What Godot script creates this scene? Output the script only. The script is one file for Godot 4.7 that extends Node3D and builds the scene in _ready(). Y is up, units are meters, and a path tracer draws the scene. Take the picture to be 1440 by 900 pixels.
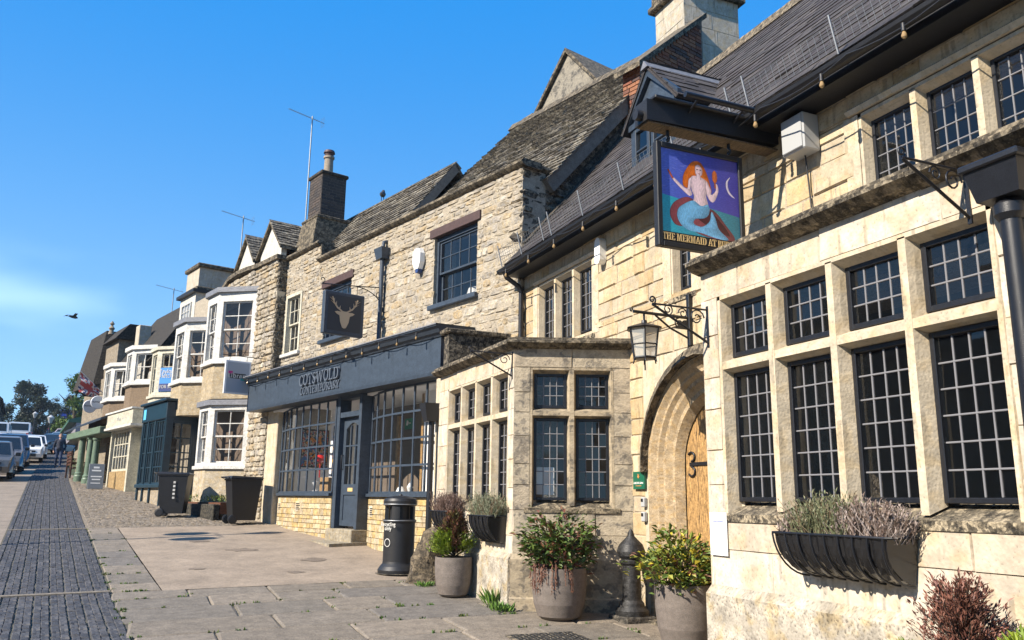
extends Node3D
# A hillside high street: an old stone inn on the right, a gallery shop next to it, a row of shops climbing the hill.
# Facade coordinates used throughout: s runs up the street along a facade, y is up, n points out of the wall to the street.

const EYE := 1.7778
var rng := RandomNumberGenerator.new()
var counts := {}
var M := {}
var FA := Transform3D(Basis(), Vector3(4.0, 0, 0))                                  # inn, bay fronts
var FM := Transform3D(Basis(), Vector3(5.28, 0, 0))                                 # inn, main wall
var FC := Transform3D(Basis(Vector3.UP, deg_to_rad(66.5)), Vector3(5.293, 0, -8.548)) # inn, canted side of far bay
var FG := Transform3D(Basis(Vector3.UP, deg_to_rad(14.8)), Vector3(5.22, 0, -11.67))  # gallery and the row beyond

class MB:
	var xf := Transform3D.IDENTITY
	var v := PackedVector3Array()
	var n := PackedVector3Array()
	var c := PackedColorArray()
	var u := PackedVector2Array()
	var col := Color.WHITE
	func _init(frame := Transform3D.IDENTITY): xf = frame
	func tri(a: Vector3, b: Vector3, d: Vector3):
		var A := xf * a; var B := xf * b; var D := xf * d
		var nn := (D - A).cross(B - A)
		if nn.length_squared() < 1e-16: return
		nn = nn.normalized()
		v.append(A); v.append(B); v.append(D)
		for i in 3:
			n.append(nn); c.append(col); u.append(Vector2.ZERO)
	func trin(a, b, d, na, nb, nd):
		v.append(xf * a); v.append(xf * b); v.append(xf * d)
		n.append((xf.basis * na).normalized()); n.append((xf.basis * nb).normalized()); n.append((xf.basis * nd).normalized())
		for i in 3:
			c.append(col); u.append(Vector2.ZERO)
	func quad(a: Vector3, b: Vector3, d: Vector3, e: Vector3):
		tri(a, b, d); tri(a, d, e)
	func quadn(a: Vector3, b: Vector3, d: Vector3, e: Vector3, out: Vector3):
		if (d - a).cross(b - a).dot(out) >= 0: quad(a, b, d, e)
		else: quad(a, e, d, b)
	func quaduv(a: Vector3, b: Vector3, d: Vector3, e: Vector3):   # a top-left, b top-right, d bottom-right, e bottom-left
		quad(a, b, d, e)
		var k := u.size() - 6
		u[k] = Vector2(0, 0); u[k + 1] = Vector2(1, 0); u[k + 2] = Vector2(1, 1)
		u[k + 3] = Vector2(0, 0); u[k + 4] = Vector2(1, 1); u[k + 5] = Vector2(0, 1)
	func box(lo: Vector3, hi: Vector3):
		hull8([Vector3(lo.x, lo.y, lo.z), Vector3(hi.x, lo.y, lo.z), Vector3(hi.x, lo.y, hi.z), Vector3(lo.x, lo.y, hi.z), Vector3(lo.x, hi.y, lo.z), Vector3(hi.x, hi.y, lo.z), Vector3(hi.x, hi.y, hi.z), Vector3(lo.x, hi.y, hi.z)])
	func hull8(p: Array):   # 0..3 bottom ring, 4..7 top ring
		var m := Vector3.ZERO
		for q in p: m += q / 8.0
		for f in [[0, 1, 2, 3], [4, 5, 6, 7], [0, 1, 5, 4], [1, 2, 6, 5], [2, 3, 7, 6], [3, 0, 4, 7]]:
			var fc: Vector3 = (p[f[0]] + p[f[1]] + p[f[2]] + p[f[3]]) / 4.0
			quadn(p[f[0]], p[f[1]], p[f[2]], p[f[3]], fc - m)
	func cbox(lo: Vector3, hi: Vector3, ch := 0.01):   # box with all edges chamfered
		var m := (lo + hi) / 2.0
		var h := (hi - lo) / 2.0
		ch = min(ch, min(h.x, min(h.y, h.z)) * 0.9)
		for ax in 3:
			var b := (ax + 1) % 3; var d := (ax + 2) % 3
			for sg in [-1.0, 1.0]:
				var q := []
				for k in [[-1, -1], [1, -1], [1, 1], [-1, 1]]:
					var w := m; w[ax] += sg * h[ax]; w[b] += k[0] * (h[b] - ch); w[d] += k[1] * (h[d] - ch); q.append(w)
				var o := Vector3.ZERO; o[ax] = sg
				quadn(q[0], q[1], q[2], q[3], o)
			for s1 in [-1.0, 1.0]:
				for s2 in [-1.0, 1.0]:
					var p1 := m; var p2 := m; var p3 := m; var p4 := m
					p1[b] += s1 * h[b]; p1[d] += s2 * (h[d] - ch); p2 = p1; p3[b] += s1 * (h[b] - ch); p3[d] += s2 * h[d]; p4 = p3
					p1[ax] -= h[ax] - ch; p2[ax] += h[ax] - ch; p3[ax] += h[ax] - ch; p4[ax] -= h[ax] - ch
					var o2 := Vector3.ZERO; o2[b] = s1; o2[d] = s2
					quadn(p1, p2, p3, p4, o2)
		for sx in [-1.0, 1.0]:
			for sy in [-1.0, 1.0]:
				for sz in [-1.0, 1.0]:
					var g := Vector3(sx, sy, sz)
					var e := m + h * g
					tri(e - Vector3(0, ch * sy, ch * sz), e - Vector3(ch * sx, 0, ch * sz), e - Vector3(ch * sx, ch * sy, 0))
	func fb(s0: float, s1: float, y0: float, y1: float, n0: float, n1: float, ch := 0.0):
		var lo := Vector3(-max(n0, n1), min(y0, y1), -max(s0, s1)); var hi := Vector3(-min(n0, n1), max(y0, y1), -min(s0, s1))
		if ch > 0: cbox(lo, hi, ch)
		else: box(lo, hi)
	func fp(s: float, y: float, nn: float) -> Vector3: return Vector3(-nn, y, -s)
	func ext(poly: Array, s0: float, s1: float):   # profile of [n, y] swept along s
		var k := poly.size()
		var cen := Vector2.ZERO
		for p in poly: cen += Vector2(p[0], p[1]) / k
		for i in k:
			var a = poly[i]; var b = poly[(i + 1) % k]
			var o := Vector2(b[1] - a[1], -(b[0] - a[0]))
			var mid := Vector2((a[0] + b[0]) / 2, (a[1] + b[1]) / 2)
			if o.dot(mid - cen) < 0: o = -o
			quadn(fp(s0, a[1], a[0]), fp(s1, a[1], a[0]), fp(s1, b[1], b[0]), fp(s0, b[1], b[0]), Vector3(-o.x, o.y, 0))
		var pl := PackedVector2Array()
		for p in poly: pl.append(Vector2(p[0], p[1]))
		var t := Geometry2D.triangulate_polygon(pl)
		for sg in [[s0, 1.0], [s1, -1.0]]:
			for i in range(0, t.size(), 3):
				var A = pl[t[i]]; var B = pl[t[i + 1]]; var D = pl[t[i + 2]]
				tri(fp(sg[0], A.y, A.x), fp(sg[0], B.y, B.x), fp(sg[0], D.y, D.x))
	func slab(poly: Array, n0: float, n1: float):   # outline of [s, y] given thickness from n0 to n1
		var pl := PackedVector2Array()
		for p in poly: pl.append(Vector2(p[0], p[1]))
		var t := Geometry2D.triangulate_polygon(pl)
		for nn in [n0, n1]:
			for i in range(0, t.size(), 3):
				var A = pl[t[i]]; var B = pl[t[i + 1]]; var D = pl[t[i + 2]]
				var o := Vector3(-1 if nn == max(n0, n1) else 1, 0, 0)
				var a3 := fp(A.x, A.y, nn); var b3 := fp(B.x, B.y, nn); var d3 := fp(D.x, D.y, nn)
				if (d3 - a3).cross(b3 - a3).dot(o) >= 0: tri(a3, b3, d3)
				else: tri(a3, d3, b3)
		for i in pl.size():
			var A = pl[i]; var B = pl[(i + 1) % pl.size()]
			quad(fp(A.x, A.y, n0), fp(B.x, B.y, n0), fp(B.x, B.y, n1), fp(A.x, A.y, n1))
	func tube(pts: Array, r, sides := 8, caps := true):   # r a number or one per point
		var up := Vector3.UP
		var rings := []
		for i in pts.size():
			var dd: Vector3 = (pts[min(i + 1, pts.size() - 1)] - pts[max(i - 1, 0)]).normalized()
			if abs(dd.dot(up)) > 0.95: up = Vector3.RIGHT if abs(dd.x) < 0.9 else Vector3.FORWARD
			var a := dd.cross(up).normalized(); var b := a.cross(dd).normalized(); up = b
			var rr: float = r[i] if r is Array else r
			var ring := []
			for k in sides:
				var t := TAU * k / sides
				ring.append([pts[i] + (a * cos(t) + b * sin(t)) * rr, a * cos(t) + b * sin(t)])
			rings.append(ring)
		for i in pts.size() - 1:
			for k in sides:
				var k2 := (k + 1) % sides
				var p = rings[i][k]; var q = rings[i][k2]; var w = rings[i + 1][k2]; var z = rings[i + 1][k]
				trin(p[0], q[0], w[0], p[1], q[1], w[1]); trin(p[0], w[0], z[0], p[1], w[1], z[1])
		if caps:
			for e in [0, pts.size() - 1]:
				for k in sides: tri(pts[e], rings[e][k][0], rings[e][(k + 1) % sides][0])
	func lathe(prof: Array, sides := 20, at := Vector3.ZERO):   # profile of [r, y], smooth round, creased between points
		for i in prof.size() - 1:
			var a = prof[i]; var b = prof[i + 1]
			var sl := Vector2(b[1] - a[1], -(b[0] - a[0])).normalized()
			for k in sides:
				var t0 := TAU * k / sides; var t1 := TAU * (k + 1) / sides
				var d0 := Vector3(cos(t0), 0, sin(t0)); var d1 := Vector3(cos(t1), 0, sin(t1))
				var p: Vector3 = at + d0 * a[0] + Vector3.UP * a[1]; var q: Vector3 = at + d1 * a[0] + Vector3.UP * a[1]
				var w: Vector3 = at + d1 * b[0] + Vector3.UP * b[1]; var z: Vector3 = at + d0 * b[0] + Vector3.UP * b[1]
				var n0 := d0 * sl.x + Vector3.UP * sl.y; var n1 := d1 * sl.x + Vector3.UP * sl.y
				if b[0] > 1e-5: trin(p, q, w, n0, n1, n1) if a[0] > 1e-5 else trin(p, w, z, n0, n1, n0)
				if a[0] > 1e-5 and b[0] > 1e-5: trin(p, w, z, n0, n1, n0)
				elif a[0] > 1e-5: trin(p, q, z, n0, n1, n0)
	func ext_gutter(a: Vector3, b: Vector3, r: float):   # half-round gutter between two points
		var d := (b - a).normalized(); var sd := d.cross(Vector3.UP).normalized()
		for k in 6:
			var t0 := PI + PI * k / 6.0; var t1 := PI + PI * (k + 1) / 6.0
			for rr: float in [r, r - 0.006]:
				var p := (sd * cos(t0) + Vector3.UP * sin(t0)) * rr; var q := (sd * cos(t1) + Vector3.UP * sin(t1)) * rr
				quad(a + p, a + q, b + q, b + p)
	func add(src: Array, t: Transform3D, cc: Color):   # [positions, normals] placed, scaled and tinted
		var p: PackedVector3Array = src[0]; var q: PackedVector3Array = src[1]
		var f := xf * t
		var nb := f.basis.inverse().transposed()
		for i in p.size():
			v.append(f * p[i]); n.append((nb * q[i]).normalized()); c.append(cc); u.append(Vector2.ZERO)
	func mesh() -> ArrayMesh:
		var a := []; a.resize(Mesh.ARRAY_MAX)
		a[Mesh.ARRAY_VERTEX] = v; a[Mesh.ARRAY_NORMAL] = n; a[Mesh.ARRAY_COLOR] = c; a[Mesh.ARRAY_TEX_UV] = u
		var m := ArrayMesh.new()
		m.add_surface_from_arrays(Mesh.PRIMITIVE_TRIANGLES, a)
		return m

# ---------------------------------------------------------------- naming and tree
func numbered(parent: Node, called: String) -> String:
	var key := str(parent.get_instance_id()) + called
	counts[key] = counts.get(key, -1) + 1
	return called if counts[key] == 0 else "%s_%03d" % [called, counts[key]]

func thing(called: String, label: String, category: String, at := Vector3.ZERO, turn := 0.0, group := "") -> Node3D:
	var o := Node3D.new()
	o.name = numbered(self, called)
	add_child(o)
	o.position = at; o.rotation.y = turn
	o.set_meta("label", label); o.set_meta("category", category)
	if group: o.set_meta("group", group)
	return o

func part(parent: Node, called: String, mb: MB, m: Material, label := "") -> MeshInstance3D:
	var o := MeshInstance3D.new()
	o.name = numbered(parent, called)
	o.mesh = mb.mesh()
	o.material_override = m
	parent.add_child(o)
	if label: o.set_meta("label", label)
	return o

func shared(parent: Node, called: String, mesh: Mesh, t: Transform3D, m: Material) -> MeshInstance3D:
	var o := MeshInstance3D.new()
	o.name = numbered(parent, called)
	o.mesh = mesh; o.material_override = m
	parent.add_child(o)
	o.transform = t
	return o

func structure(called: String, mb: MB, m: Material) -> MeshInstance3D:
	var o := part(self, called, mb, m)
	o.set_meta("kind", "structure")
	return o

func rel(o: Node3D, frame: Transform3D) -> Transform3D:
	return o.global_transform.affine_inverse() * frame

func F(s: float, y: float, n: float) -> Vector3: return Vector3(-n, y, -s)

func dup(o: Node3D, at: Vector3, turn: float, label := "") -> Node3D:
	var r: Node3D = o.duplicate()
	r.name = numbered(self, str(o.name).rstrip("0123456789").rstrip("_"))
	add_child(r)
	r.position = at; r.rotation.y = turn
	if label: r.set_meta("label", label)
	return r

# ---------------------------------------------------------------- ground heights, read from where walls and kerbs meet the ground
const GZ := [-22.0, 0.0, 5.56, 8.89, 11.67, 20.0, 37.8, 52.2, 111.1, 177.8, 278.0, 444.0]
const GH := [-0.66, 0.13, 0.4, 0.545, 0.645, 1.2, 2.444, 3.467, 8.11, 13.33, 17.8, 18.9]
func ground(x: float, z: float) -> float:
	var d := -z
	var h: float = GH[0]
	if d >= GZ[GZ.size() - 1]: h = GH[GH.size() - 1]
	else:
		for i in GZ.size() - 1:
			if d >= GZ[i] and d < GZ[i + 1]:
				h = lerp(GH[i], GH[i + 1], (d - GZ[i]) / (GZ[i + 1] - GZ[i]))
	return h - 0.02 * clamp(2.22 - x, -1.1, 9.0)
func gp(x: float, z: float, up := 0.0) -> Vector3: return Vector3(x, ground(x, z) + up, z)
func strip_r(z: float) -> float:   # right edge of the dark paved strip
	var d := -z
	return 0.07 - (d - 8.8) * 0.0915 if d < 38 else 0.07 - 29.2 * 0.0915 - (d - 38) * 0.08

# ---------------------------------------------------------------- textures and materials
func noise(freq: float, oct := 4, seed_ := 1, type := FastNoiseLite.TYPE_SIMPLEX_SMOOTH) -> FastNoiseLite:
	var f := FastNoiseLite.new()
	f.noise_type = type; f.frequency = freq; f.seed = seed_; f.fractal_octaves = oct; f.fractal_type = FastNoiseLite.FRACTAL_FBM if oct > 1 else FastNoiseLite.FRACTAL_NONE
	return f

func tex_from(fn: Callable, size := 512) -> ImageTexture:
	var im := Image.create(size, size, false, Image.FORMAT_RGB8)
	for y in size:
		for x in size: im.set_pixel(x, y, fn.call(x, y))
	return ImageTexture.create_from_image(im)

func seam(f: FastNoiseLite, size := 512) -> PackedByteArray:
	var im := f.get_seamless_image(size, size, false, false, 0.15)
	im.convert(Image.FORMAT_L8)
	return im.get_data()

func normal_tex(data: PackedByteArray, size: int, strength: float) -> ImageTexture:
	var im := Image.create_from_data(size, size, false, Image.FORMAT_L8, data)
	im.convert(Image.FORMAT_RGBA8)
	im.bump_map_to_normal_map(strength)
	return ImageTexture.create_from_image(im)

func lin(r: float, g: float, b: float) -> Color: return Color(r, g, b).linear_to_srgb()

var T := {}
func make_textures():
	var a := seam(noise(0.012, 5, 3)); var b := seam(noise(0.05, 4, 7)); var d := seam(noise(0.16, 3, 11)); var e := seam(noise(0.02, 5, 23))
	var size := 512
	# stone: mottled, with pale and ochre patches and small pits
	T.stone = tex_from(func(x, y):
		var i: int = y * size + x
		var k := 0.80 + (a[i] - 128) / 128.0 * 0.16 + (b[i] - 128) / 128.0 * 0.12 + (d[i] - 128) / 128.0 * 0.10
		if d[i] < 66: k *= 0.72
		var o: float = clamp((e[i] - 132) / 60.0, 0.0, 1.0)
		return Color(clamp(k, 0, 1), clamp(k * (1.0 - 0.05 * o), 0, 1), clamp(k * (1.0 - 0.16 * o), 0, 1)))
	# dressed stone: faint bedding and a few stains, hardly pitted
	T.smooth = tex_from(func(x, y):
		var i: int = y * size + x
		var k := 0.90 + (a[i] - 128) / 128.0 * 0.09 + (b[i] - 128) / 128.0 * 0.06 + (d[i] - 128) / 128.0 * 0.05
		if d[i] < 46: k *= 0.8
		var sk: float = b[(y / 12 + 40) % size * size + x] - 128.0   # rain streaks run down
		k -= clamp((sk - 26.0) / 40.0, 0.0, 1.0) * 0.16 * clamp((a[i] - 108) / 30.0, 0.0, 1.0)
		var o: float = clamp((e[i] - 126) / 60.0, 0.0, 1.0)
		return Color(clamp(k, 0, 1), clamp(k * (1.0 - 0.03 * o), 0, 1), clamp(k * (1.0 - 0.09 * o), 0, 1)))
	# slate: fine grain with white specks of lichen and droppings
	T.slate = tex_from(func(x, y):
		var i: int = y * size + x
		var k := 0.62 + (d[i] - 128) / 128.0 * 0.16 + (b[i] - 128) / 128.0 * 0.14 + (a[i] - 128) / 128.0 * 0.12
		var h := hash(x / 3 * 131 + y / 2 * 7919) % 1000
		if h > 993 and d[i] > 118: k = 1.0
		return Color(clamp(k, 0, 1), clamp(k, 0, 1), clamp(k, 0, 1)))
	# bound gravel: speckle, with broad worn and dirty patches
	T.gravel = tex_from(func(x, y):
		var i: int = y * size + x
		var h := hash(i * 7 + 13) % 1000 / 1000.0
		var k := 0.76 + h * 0.18 + (a[i] - 128) / 128.0 * 0.07 + (e[i] - 128) / 128.0 * 0.08
		if e[i] > 170: k *= 0.93
		return Color(clamp(k, 0, 1), clamp(k * 0.985, 0, 1), clamp(k * 0.96, 0, 1)))
	# weathered stone: black and grey lichen crust with pale spots
	T.lichen = tex_from(func(x, y):
		var i: int = y * size + x
		var k := 0.64 + (b[i] - 128) / 128.0 * 0.24 + (d[i] - 128) / 128.0 * 0.16
		k += clamp((a[i] - 128) / 60.0, -0.12, 0.18)
		if d[i] > 190 and b[i] > 116: k = 0.95
		k *= 1.0 - 0.45 * clamp((112 - e[i]) / 14.0, 0.0, 1.0)
		return Color(clamp(k, 0.05, 1), clamp(k * 0.97, 0.05, 1), clamp(k * 0.9, 0.05, 1)))
	# streaked stone: soot crust in ragged patches over the pale stone
	T.soot = tex_from(func(x, y):
		var i: int = y * size + x
		var k := 0.86 + (b[i] - 128) / 128.0 * 0.14 + (d[i] - 128) / 128.0 * 0.08
		var s: float = clamp((a[i] * 0.6 + b[i] * 0.4 - 134) / 26.0, 0.0, 1.0)
		k *= 1.0 - 0.42 * s
		return Color(clamp(k, 0, 1), clamp(k * (0.98 + 0.02 * s), 0, 1), clamp(k * (0.93 + 0.07 * s), 0, 1)))
	T.fine = tex_from(func(x, y):
		var i: int = y * size + x
		var k := 0.82 + (d[i] - 128) / 128.0 * 0.22 + (b[i] - 128) / 128.0 * 0.1 + (a[i] - 128) / 128.0 * 0.1
		return Color(clamp(k, 0, 1), clamp(k, 0, 1), clamp(k, 0, 1)))
	# timber grain along y
	T.wood = tex_from(func(x, y):
		var i: int = (y / 14 % size) * size + x
		var k := 0.74 + (d[i] - 128) / 128.0 * 0.4 + (b[y * size + x] - 128) / 128.0 * 0.12
		return Color(clamp(k, 0, 1), clamp(k * 0.96, 0, 1), clamp(k * 0.88, 0, 1)))
	T.grit = tex_from(func(x, y):
		var i: int = y * size + x
		var h := hash(i * 7 + 13) % 1000 / 1000.0
		var k := 0.66 + h * 0.34 + (b[i] - 128) / 128.0 * 0.10 + (a[i] - 128) / 128.0 * 0.14
		return Color(clamp(k, 0, 1), clamp(k * (0.97 + 0.03 * h), 0, 1), clamp(k * (0.93 + 0.05 * h), 0, 1)))
	T.n_rough = normal_tex(b, size, 5.0)
	T.n_fine = normal_tex(d, size, 3.0)
	T.n_soft = normal_tex(a, size, 6.0)

func mat(key: String, r: float, g: float, b: float, rough := 0.85, tex := "", tile := 1.0, nrm := "", nscale := 0.6, metal := 0.0) -> StandardMaterial3D:
	if M.has(key): return M[key]
	var m := StandardMaterial3D.new()
	m.albedo_color = lin(r, g, b); m.roughness = rough; m.metallic = metal
	if tex or nrm:
		m.uv1_triplanar = true; m.uv1_world_triplanar = true
		m.uv1_scale = Vector3.ONE / tile
	if tex: m.albedo_texture = T[tex]
	if nrm:
		m.normal_enabled = true; m.normal_texture = T[nrm]; m.normal_scale = nscale
	M[key] = m
	return m

func vmat(key: String, rough := 0.85, tex := "", tile := 1.0, nrm := "", nscale := 0.6) -> StandardMaterial3D:
	var m := mat(key, 1, 1, 1, rough, tex, tile, nrm, nscale)
	m.vertex_color_use_as_albedo = true
	return m

func glass(key: String, r: float, g: float, b: float, alpha: float, rough := 0.02) -> StandardMaterial3D:
	if M.has(key): return M[key]
	var m := StandardMaterial3D.new()
	m.albedo_color = Color(lin(r, g, b), alpha); m.transparency = BaseMaterial3D.TRANSPARENCY_ALPHA
	m.roughness = rough; m.metallic_specular = 0.75
	M[key] = m
	return m

func leafmat(key: String) -> StandardMaterial3D:
	if M.has(key): return M[key]
	var m := vmat(key, 0.6)
	m.backlight_enabled = true; m.backlight = Color(0.25, 0.3, 0.1)
	return m

# ---------------------------------------------------------------- pieces: stones, slates, bricks, panes
var V := {}   # variants: style -> [meshes, arrays]
func make_variants():
	for style in ["rubble", "wallstone", "ashlar", "brick", "slate", "stoneslate", "sett", "flag"]:
		var ms := []; var ar := []
		for k in 6:
			var mb := MB.new()
			if style in ["slate", "stoneslate"]:
				var j := 0.10 if style == "stoneslate" else 0.03
				var a := [rng.randf_range(-j, j), rng.randf_range(-j, j), rng.randf_range(-j, j)]
				var tn := 1.0 + rng.randf_range(-0.2, 0.2)
				# tail edge (y=0) stands proud, head (y=1.25) tucks under
				var t := [F(0.0, a[0], tn), F(0.5, a[1], tn * 1.03), F(1.0, a[2], tn), F(1.0, 1.3, 0.1), F(0.0, 1.3, 0.1)]
				var bt := [F(0.0, a[0], 0.0), F(0.5, a[1], 0.0), F(1.0, a[2], 0.0)]
				mb.quadn(t[0], t[1], t[3].lerp(t[4], 0.5), t[4], Vector3(-1, 0, 0)); mb.quadn(t[1], t[2], t[3], t[3].lerp(t[4], 0.5), Vector3(-1, 0, 0))
				for i in 2: mb.quadn(t[i], t[i + 1], bt[i + 1], bt[i], Vector3(0, -1, 0))
				mb.tri(t[0], t[4], bt[0]); mb.tri(t[2], bt[2], t[3])
			else:
				var jit: float = {"rubble": 0.10, "wallstone": 0.035, "ashlar": 0.012, "brick": 0.02, "sett": 0.04, "flag": 0.012}[style]
				var ins: float = {"rubble": 0.12, "wallstone": 0.05, "ashlar": 0.012, "brick": 0.05, "sett": 0.10, "flag": 0.02}[style]
				var rough: float = {"rubble": 0.28, "wallstone": 0.12, "ashlar": 0.03, "brick": 0.15, "sett": 0.2, "flag": 0.06}[style]
				var o := [Vector2(0, 0), Vector2(0.5, 0), Vector2(1, 0), Vector2(1, 0.5), Vector2(1, 1), Vector2(0.5, 1), Vector2(0, 1), Vector2(0, 0.5)]
				var A := []; var B := []; var D := []
				for q in o:
					var w: Vector2 = q + Vector2(rng.randf_range(-jit, jit), rng.randf_range(-jit, jit)) * (0.6 if style != "rubble" else 1.0)
					if style == "rubble": w = w.lerp(Vector2(0.5, 0.5), 0.10 if (q - Vector2(0.5, 0.5)).length() > 0.6 else -0.02)
					A.append(F(w.x, w.y, 0.0)); B.append(F(w.x, w.y, 0.62 + rng.randf_range(-0.1, 0.1)))
					var iw := w.lerp(Vector2(0.5, 0.5), ins * 2.0 * rng.randf_range(0.7, 1.3))
					D.append(F(iw.x, iw.y, 1.0 + rng.randf_range(-rough, rough)))
				var mid := F(0.5 + rng.randf_range(-0.1, 0.1), 0.5 + rng.randf_range(-0.1, 0.1), 1.0 + rng.randf_range(-rough, rough) * 0.6)
				for i in 8:
					var i2 := (i + 1) % 8
					var e: Vector2 = (o[i] + o[i2]) / 2.0 - Vector2(0.5, 0.5)
					mb.quadn(A[i], A[i2], B[i2], B[i], F(e.x, e.y, 0)); mb.quadn(B[i], B[i2], D[i2], D[i], F(e.x, e.y, 0.5))
					if (mid - D[i]).cross(D[i2] - D[i]).dot(Vector3(-1, 0, 0)) >= 0: mb.tri(D[i], D[i2], mid)
					else: mb.tri(D[i], mid, D[i2])
			ms.append(mb.mesh()); ar.append([mb.v, mb.n])
		V[style] = [ms, ar]

var TONES := {}
func tones(key: String, style_mat: Callable, cols: Array):
	var ms := []
	for i in cols.size(): ms.append(style_mat.call(key + str(i), cols[i]))
	TONES[key] = [cols, ms]

# pieces: [transform in parent, variant, tone, size]; the largest in view become parts, the rest one part of stuff
func place(parent: Node3D, called: String, style: String, tone: String, items: Array, vm: Material, most := 290):
	var eye := Vector3(0, EYE, 0)
	var g := parent.global_transform
	if style == "slate":   # slates have slipped a little and lie unevenly
		for it in items:
			var t: Transform3D = it[0]
			t.origin += t.basis.y.normalized() * rng.randf_range(-0.010, 0.008)
			t.basis.x *= rng.randf_range(0.7, 1.5)
			if rng.randf() < 0.03: t.origin -= t.basis.y.normalized() * 0.03
			it[0] = t
	for it in items:
		var d := (g * (it[0].origin as Vector3)).distance_to(eye)
		it.append(it[3] / (d * d))
	items.sort_custom(func(p, q): return p[4] > q[4])
	var rest := MB.new()
	for i in items.size():
		var it = items[i]
		if i < most: shared(parent, called, V[style][0][it[1]], it[0], TONES[tone][1][it[2]])
		else:
			var cc: Vector3 = TONES[tone][0][it[2]]
			rest.add(V[style][1][it[1]], it[0], Color(cc.x, cc.y, cc.z))
	if rest.v.size() > 0:
		var o := part(parent, {"stone": "small_stones", "slate": "far_slates", "brick": "far_bricks", "sett": "far_setts"}.get(called, "far_pieces"), rest, vm)
		o.set_meta("kind", "stuff")

# coursed pieces over a rectangle of a facade, leaving the holes [s0, s1, y0, y1] free
func courses(frame: Transform3D, s0: float, s1: float, y0: float, y1: float, holes: Array, ch: Array, ln: Array, depth: float, joint: float, ntones: int, edge := 0.0, grow := 1.0) -> Array:
	var out := []
	var ys := [y0, y1]
	for h in holes:
		for k in [2, 3]:
			if h[k] > y0 + 0.02 and h[k] < y1 - 0.02: ys.append(h[k])
	ys.sort()
	for b in ys.size() - 1:
		var span: float = ys[b + 1] - ys[b]
		if span < 0.02: continue
		var cs := []
		var tot := 0.0
		while tot < span:
			var c := rng.randf_range(ch[0], ch[1]); cs.append(c); tot += c
		if cs.size() > 1 and tot - span > cs[-1] * 0.5: tot -= cs.pop_back()
		var yy: float = ys[b]
		for c0 in cs:
			var c: float = c0 * span / tot
			var free := [[s0, s1]]
			for h in holes:
				if h[2] < yy + c - 0.01 and h[3] > yy + 0.01:
					var nf := []
					for f in free:
						if h[1] <= f[0] or h[0] >= f[1]: nf.append(f)
						else:
							if h[0] > f[0]: nf.append([f[0], h[0]])
							if h[1] < f[1]: nf.append([h[1], f[1]])
					free = nf
			for f in free:
				var s: float = f[0] - (rng.randf() * ln[0] * edge)
				while s < f[1] - 0.01:
					var w := rng.randf_range(ln[0], ln[1])
					if f[1] - s - w < ln[0] * 0.5: w = f[1] - s
					var a: float = max(s, f[0]); var e: float = min(s + w, f[1])
					if e - a > 0.015:
						var t := Transform3D(Basis(Vector3(depth * rng.randf_range(0.75, 1.2), 0, 0), Vector3(0, (c - joint) * grow, 0), Vector3(0, 0, e - a - joint)), F(a + joint / 2, yy + joint / 2, 0))
						out.append([frame * t, rng.randi() % 6, rng.randi() % ntones, (e - a) * c])
					s += w
			yy += c
	return out

# plain wall: front and back faces with openings cut right through
func wall(mb: MB, s0: float, s1: float, y0: float, y1: float, holes: Array, n0: float, n1: float):
	var ss := [s0, s1]; var ys := [y0, y1]
	for h in holes:
		for k in 2:
			if h[k] > s0 and h[k] < s1 and not ss.has(h[k]): ss.append(h[k])
			if h[k + 2] > y0 and h[k + 2] < y1 and not ys.has(h[k + 2]): ys.append(h[k + 2])
	ss.sort(); ys.sort()
	var solid := func(i, j):
		if i < 0 or j < 0 or i >= ss.size() - 1 or j >= ys.size() - 1: return false
		var cs: float = (ss[i] + ss[i + 1]) / 2; var cy: float = (ys[j] + ys[j + 1]) / 2
		for h in holes:
			if cs > h[0] and cs < h[1] and cy > h[2] and cy < h[3]: return false
		return true
	for i in ss.size() - 1:
		for j in ys.size() - 1:
			if not solid.call(i, j): continue
			var a: float = ss[i]; var b: float = ss[i + 1]; var c: float = ys[j]; var d: float = ys[j + 1]
			for q in [[n1, -1.0], [n0, 1.0]]:
				mb.quadn(F(a, c, q[0]), F(b, c, q[0]), F(b, d, q[0]), F(a, d, q[0]), Vector3(q[1], 0, 0))
			if not solid.call(i - 1, j): mb.quadn(F(a, c, n0), F(a, d, n0), F(a, d, n1), F(a, c, n1), Vector3(0, 0, 1))
			if not solid.call(i + 1, j): mb.quadn(F(b, c, n0), F(b, d, n0), F(b, d, n1), F(b, c, n1), Vector3(0, 0, -1))
			if not solid.call(i, j - 1): mb.quadn(F(a, c, n0), F(b, c, n0), F(b, c, n1), F(a, c, n1), Vector3(0, -1, 0))
			if not solid.call(i, j + 1): mb.quadn(F(a, d, n0), F(b, d, n0), F(b, d, n1), F(a, d, n1), Vector3(0, 1, 0))

func pane_mesh() -> Mesh:
	if not V.has("pane"):
		var mb := MB.new()
		mb.quadn(F(0, 0, 0), F(1, 0, 0), F(1, 1, 0), F(0, 1, 0), Vector3(-1, 0, 0))
		V["pane"] = mb.mesh()
	return V["pane"]

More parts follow.
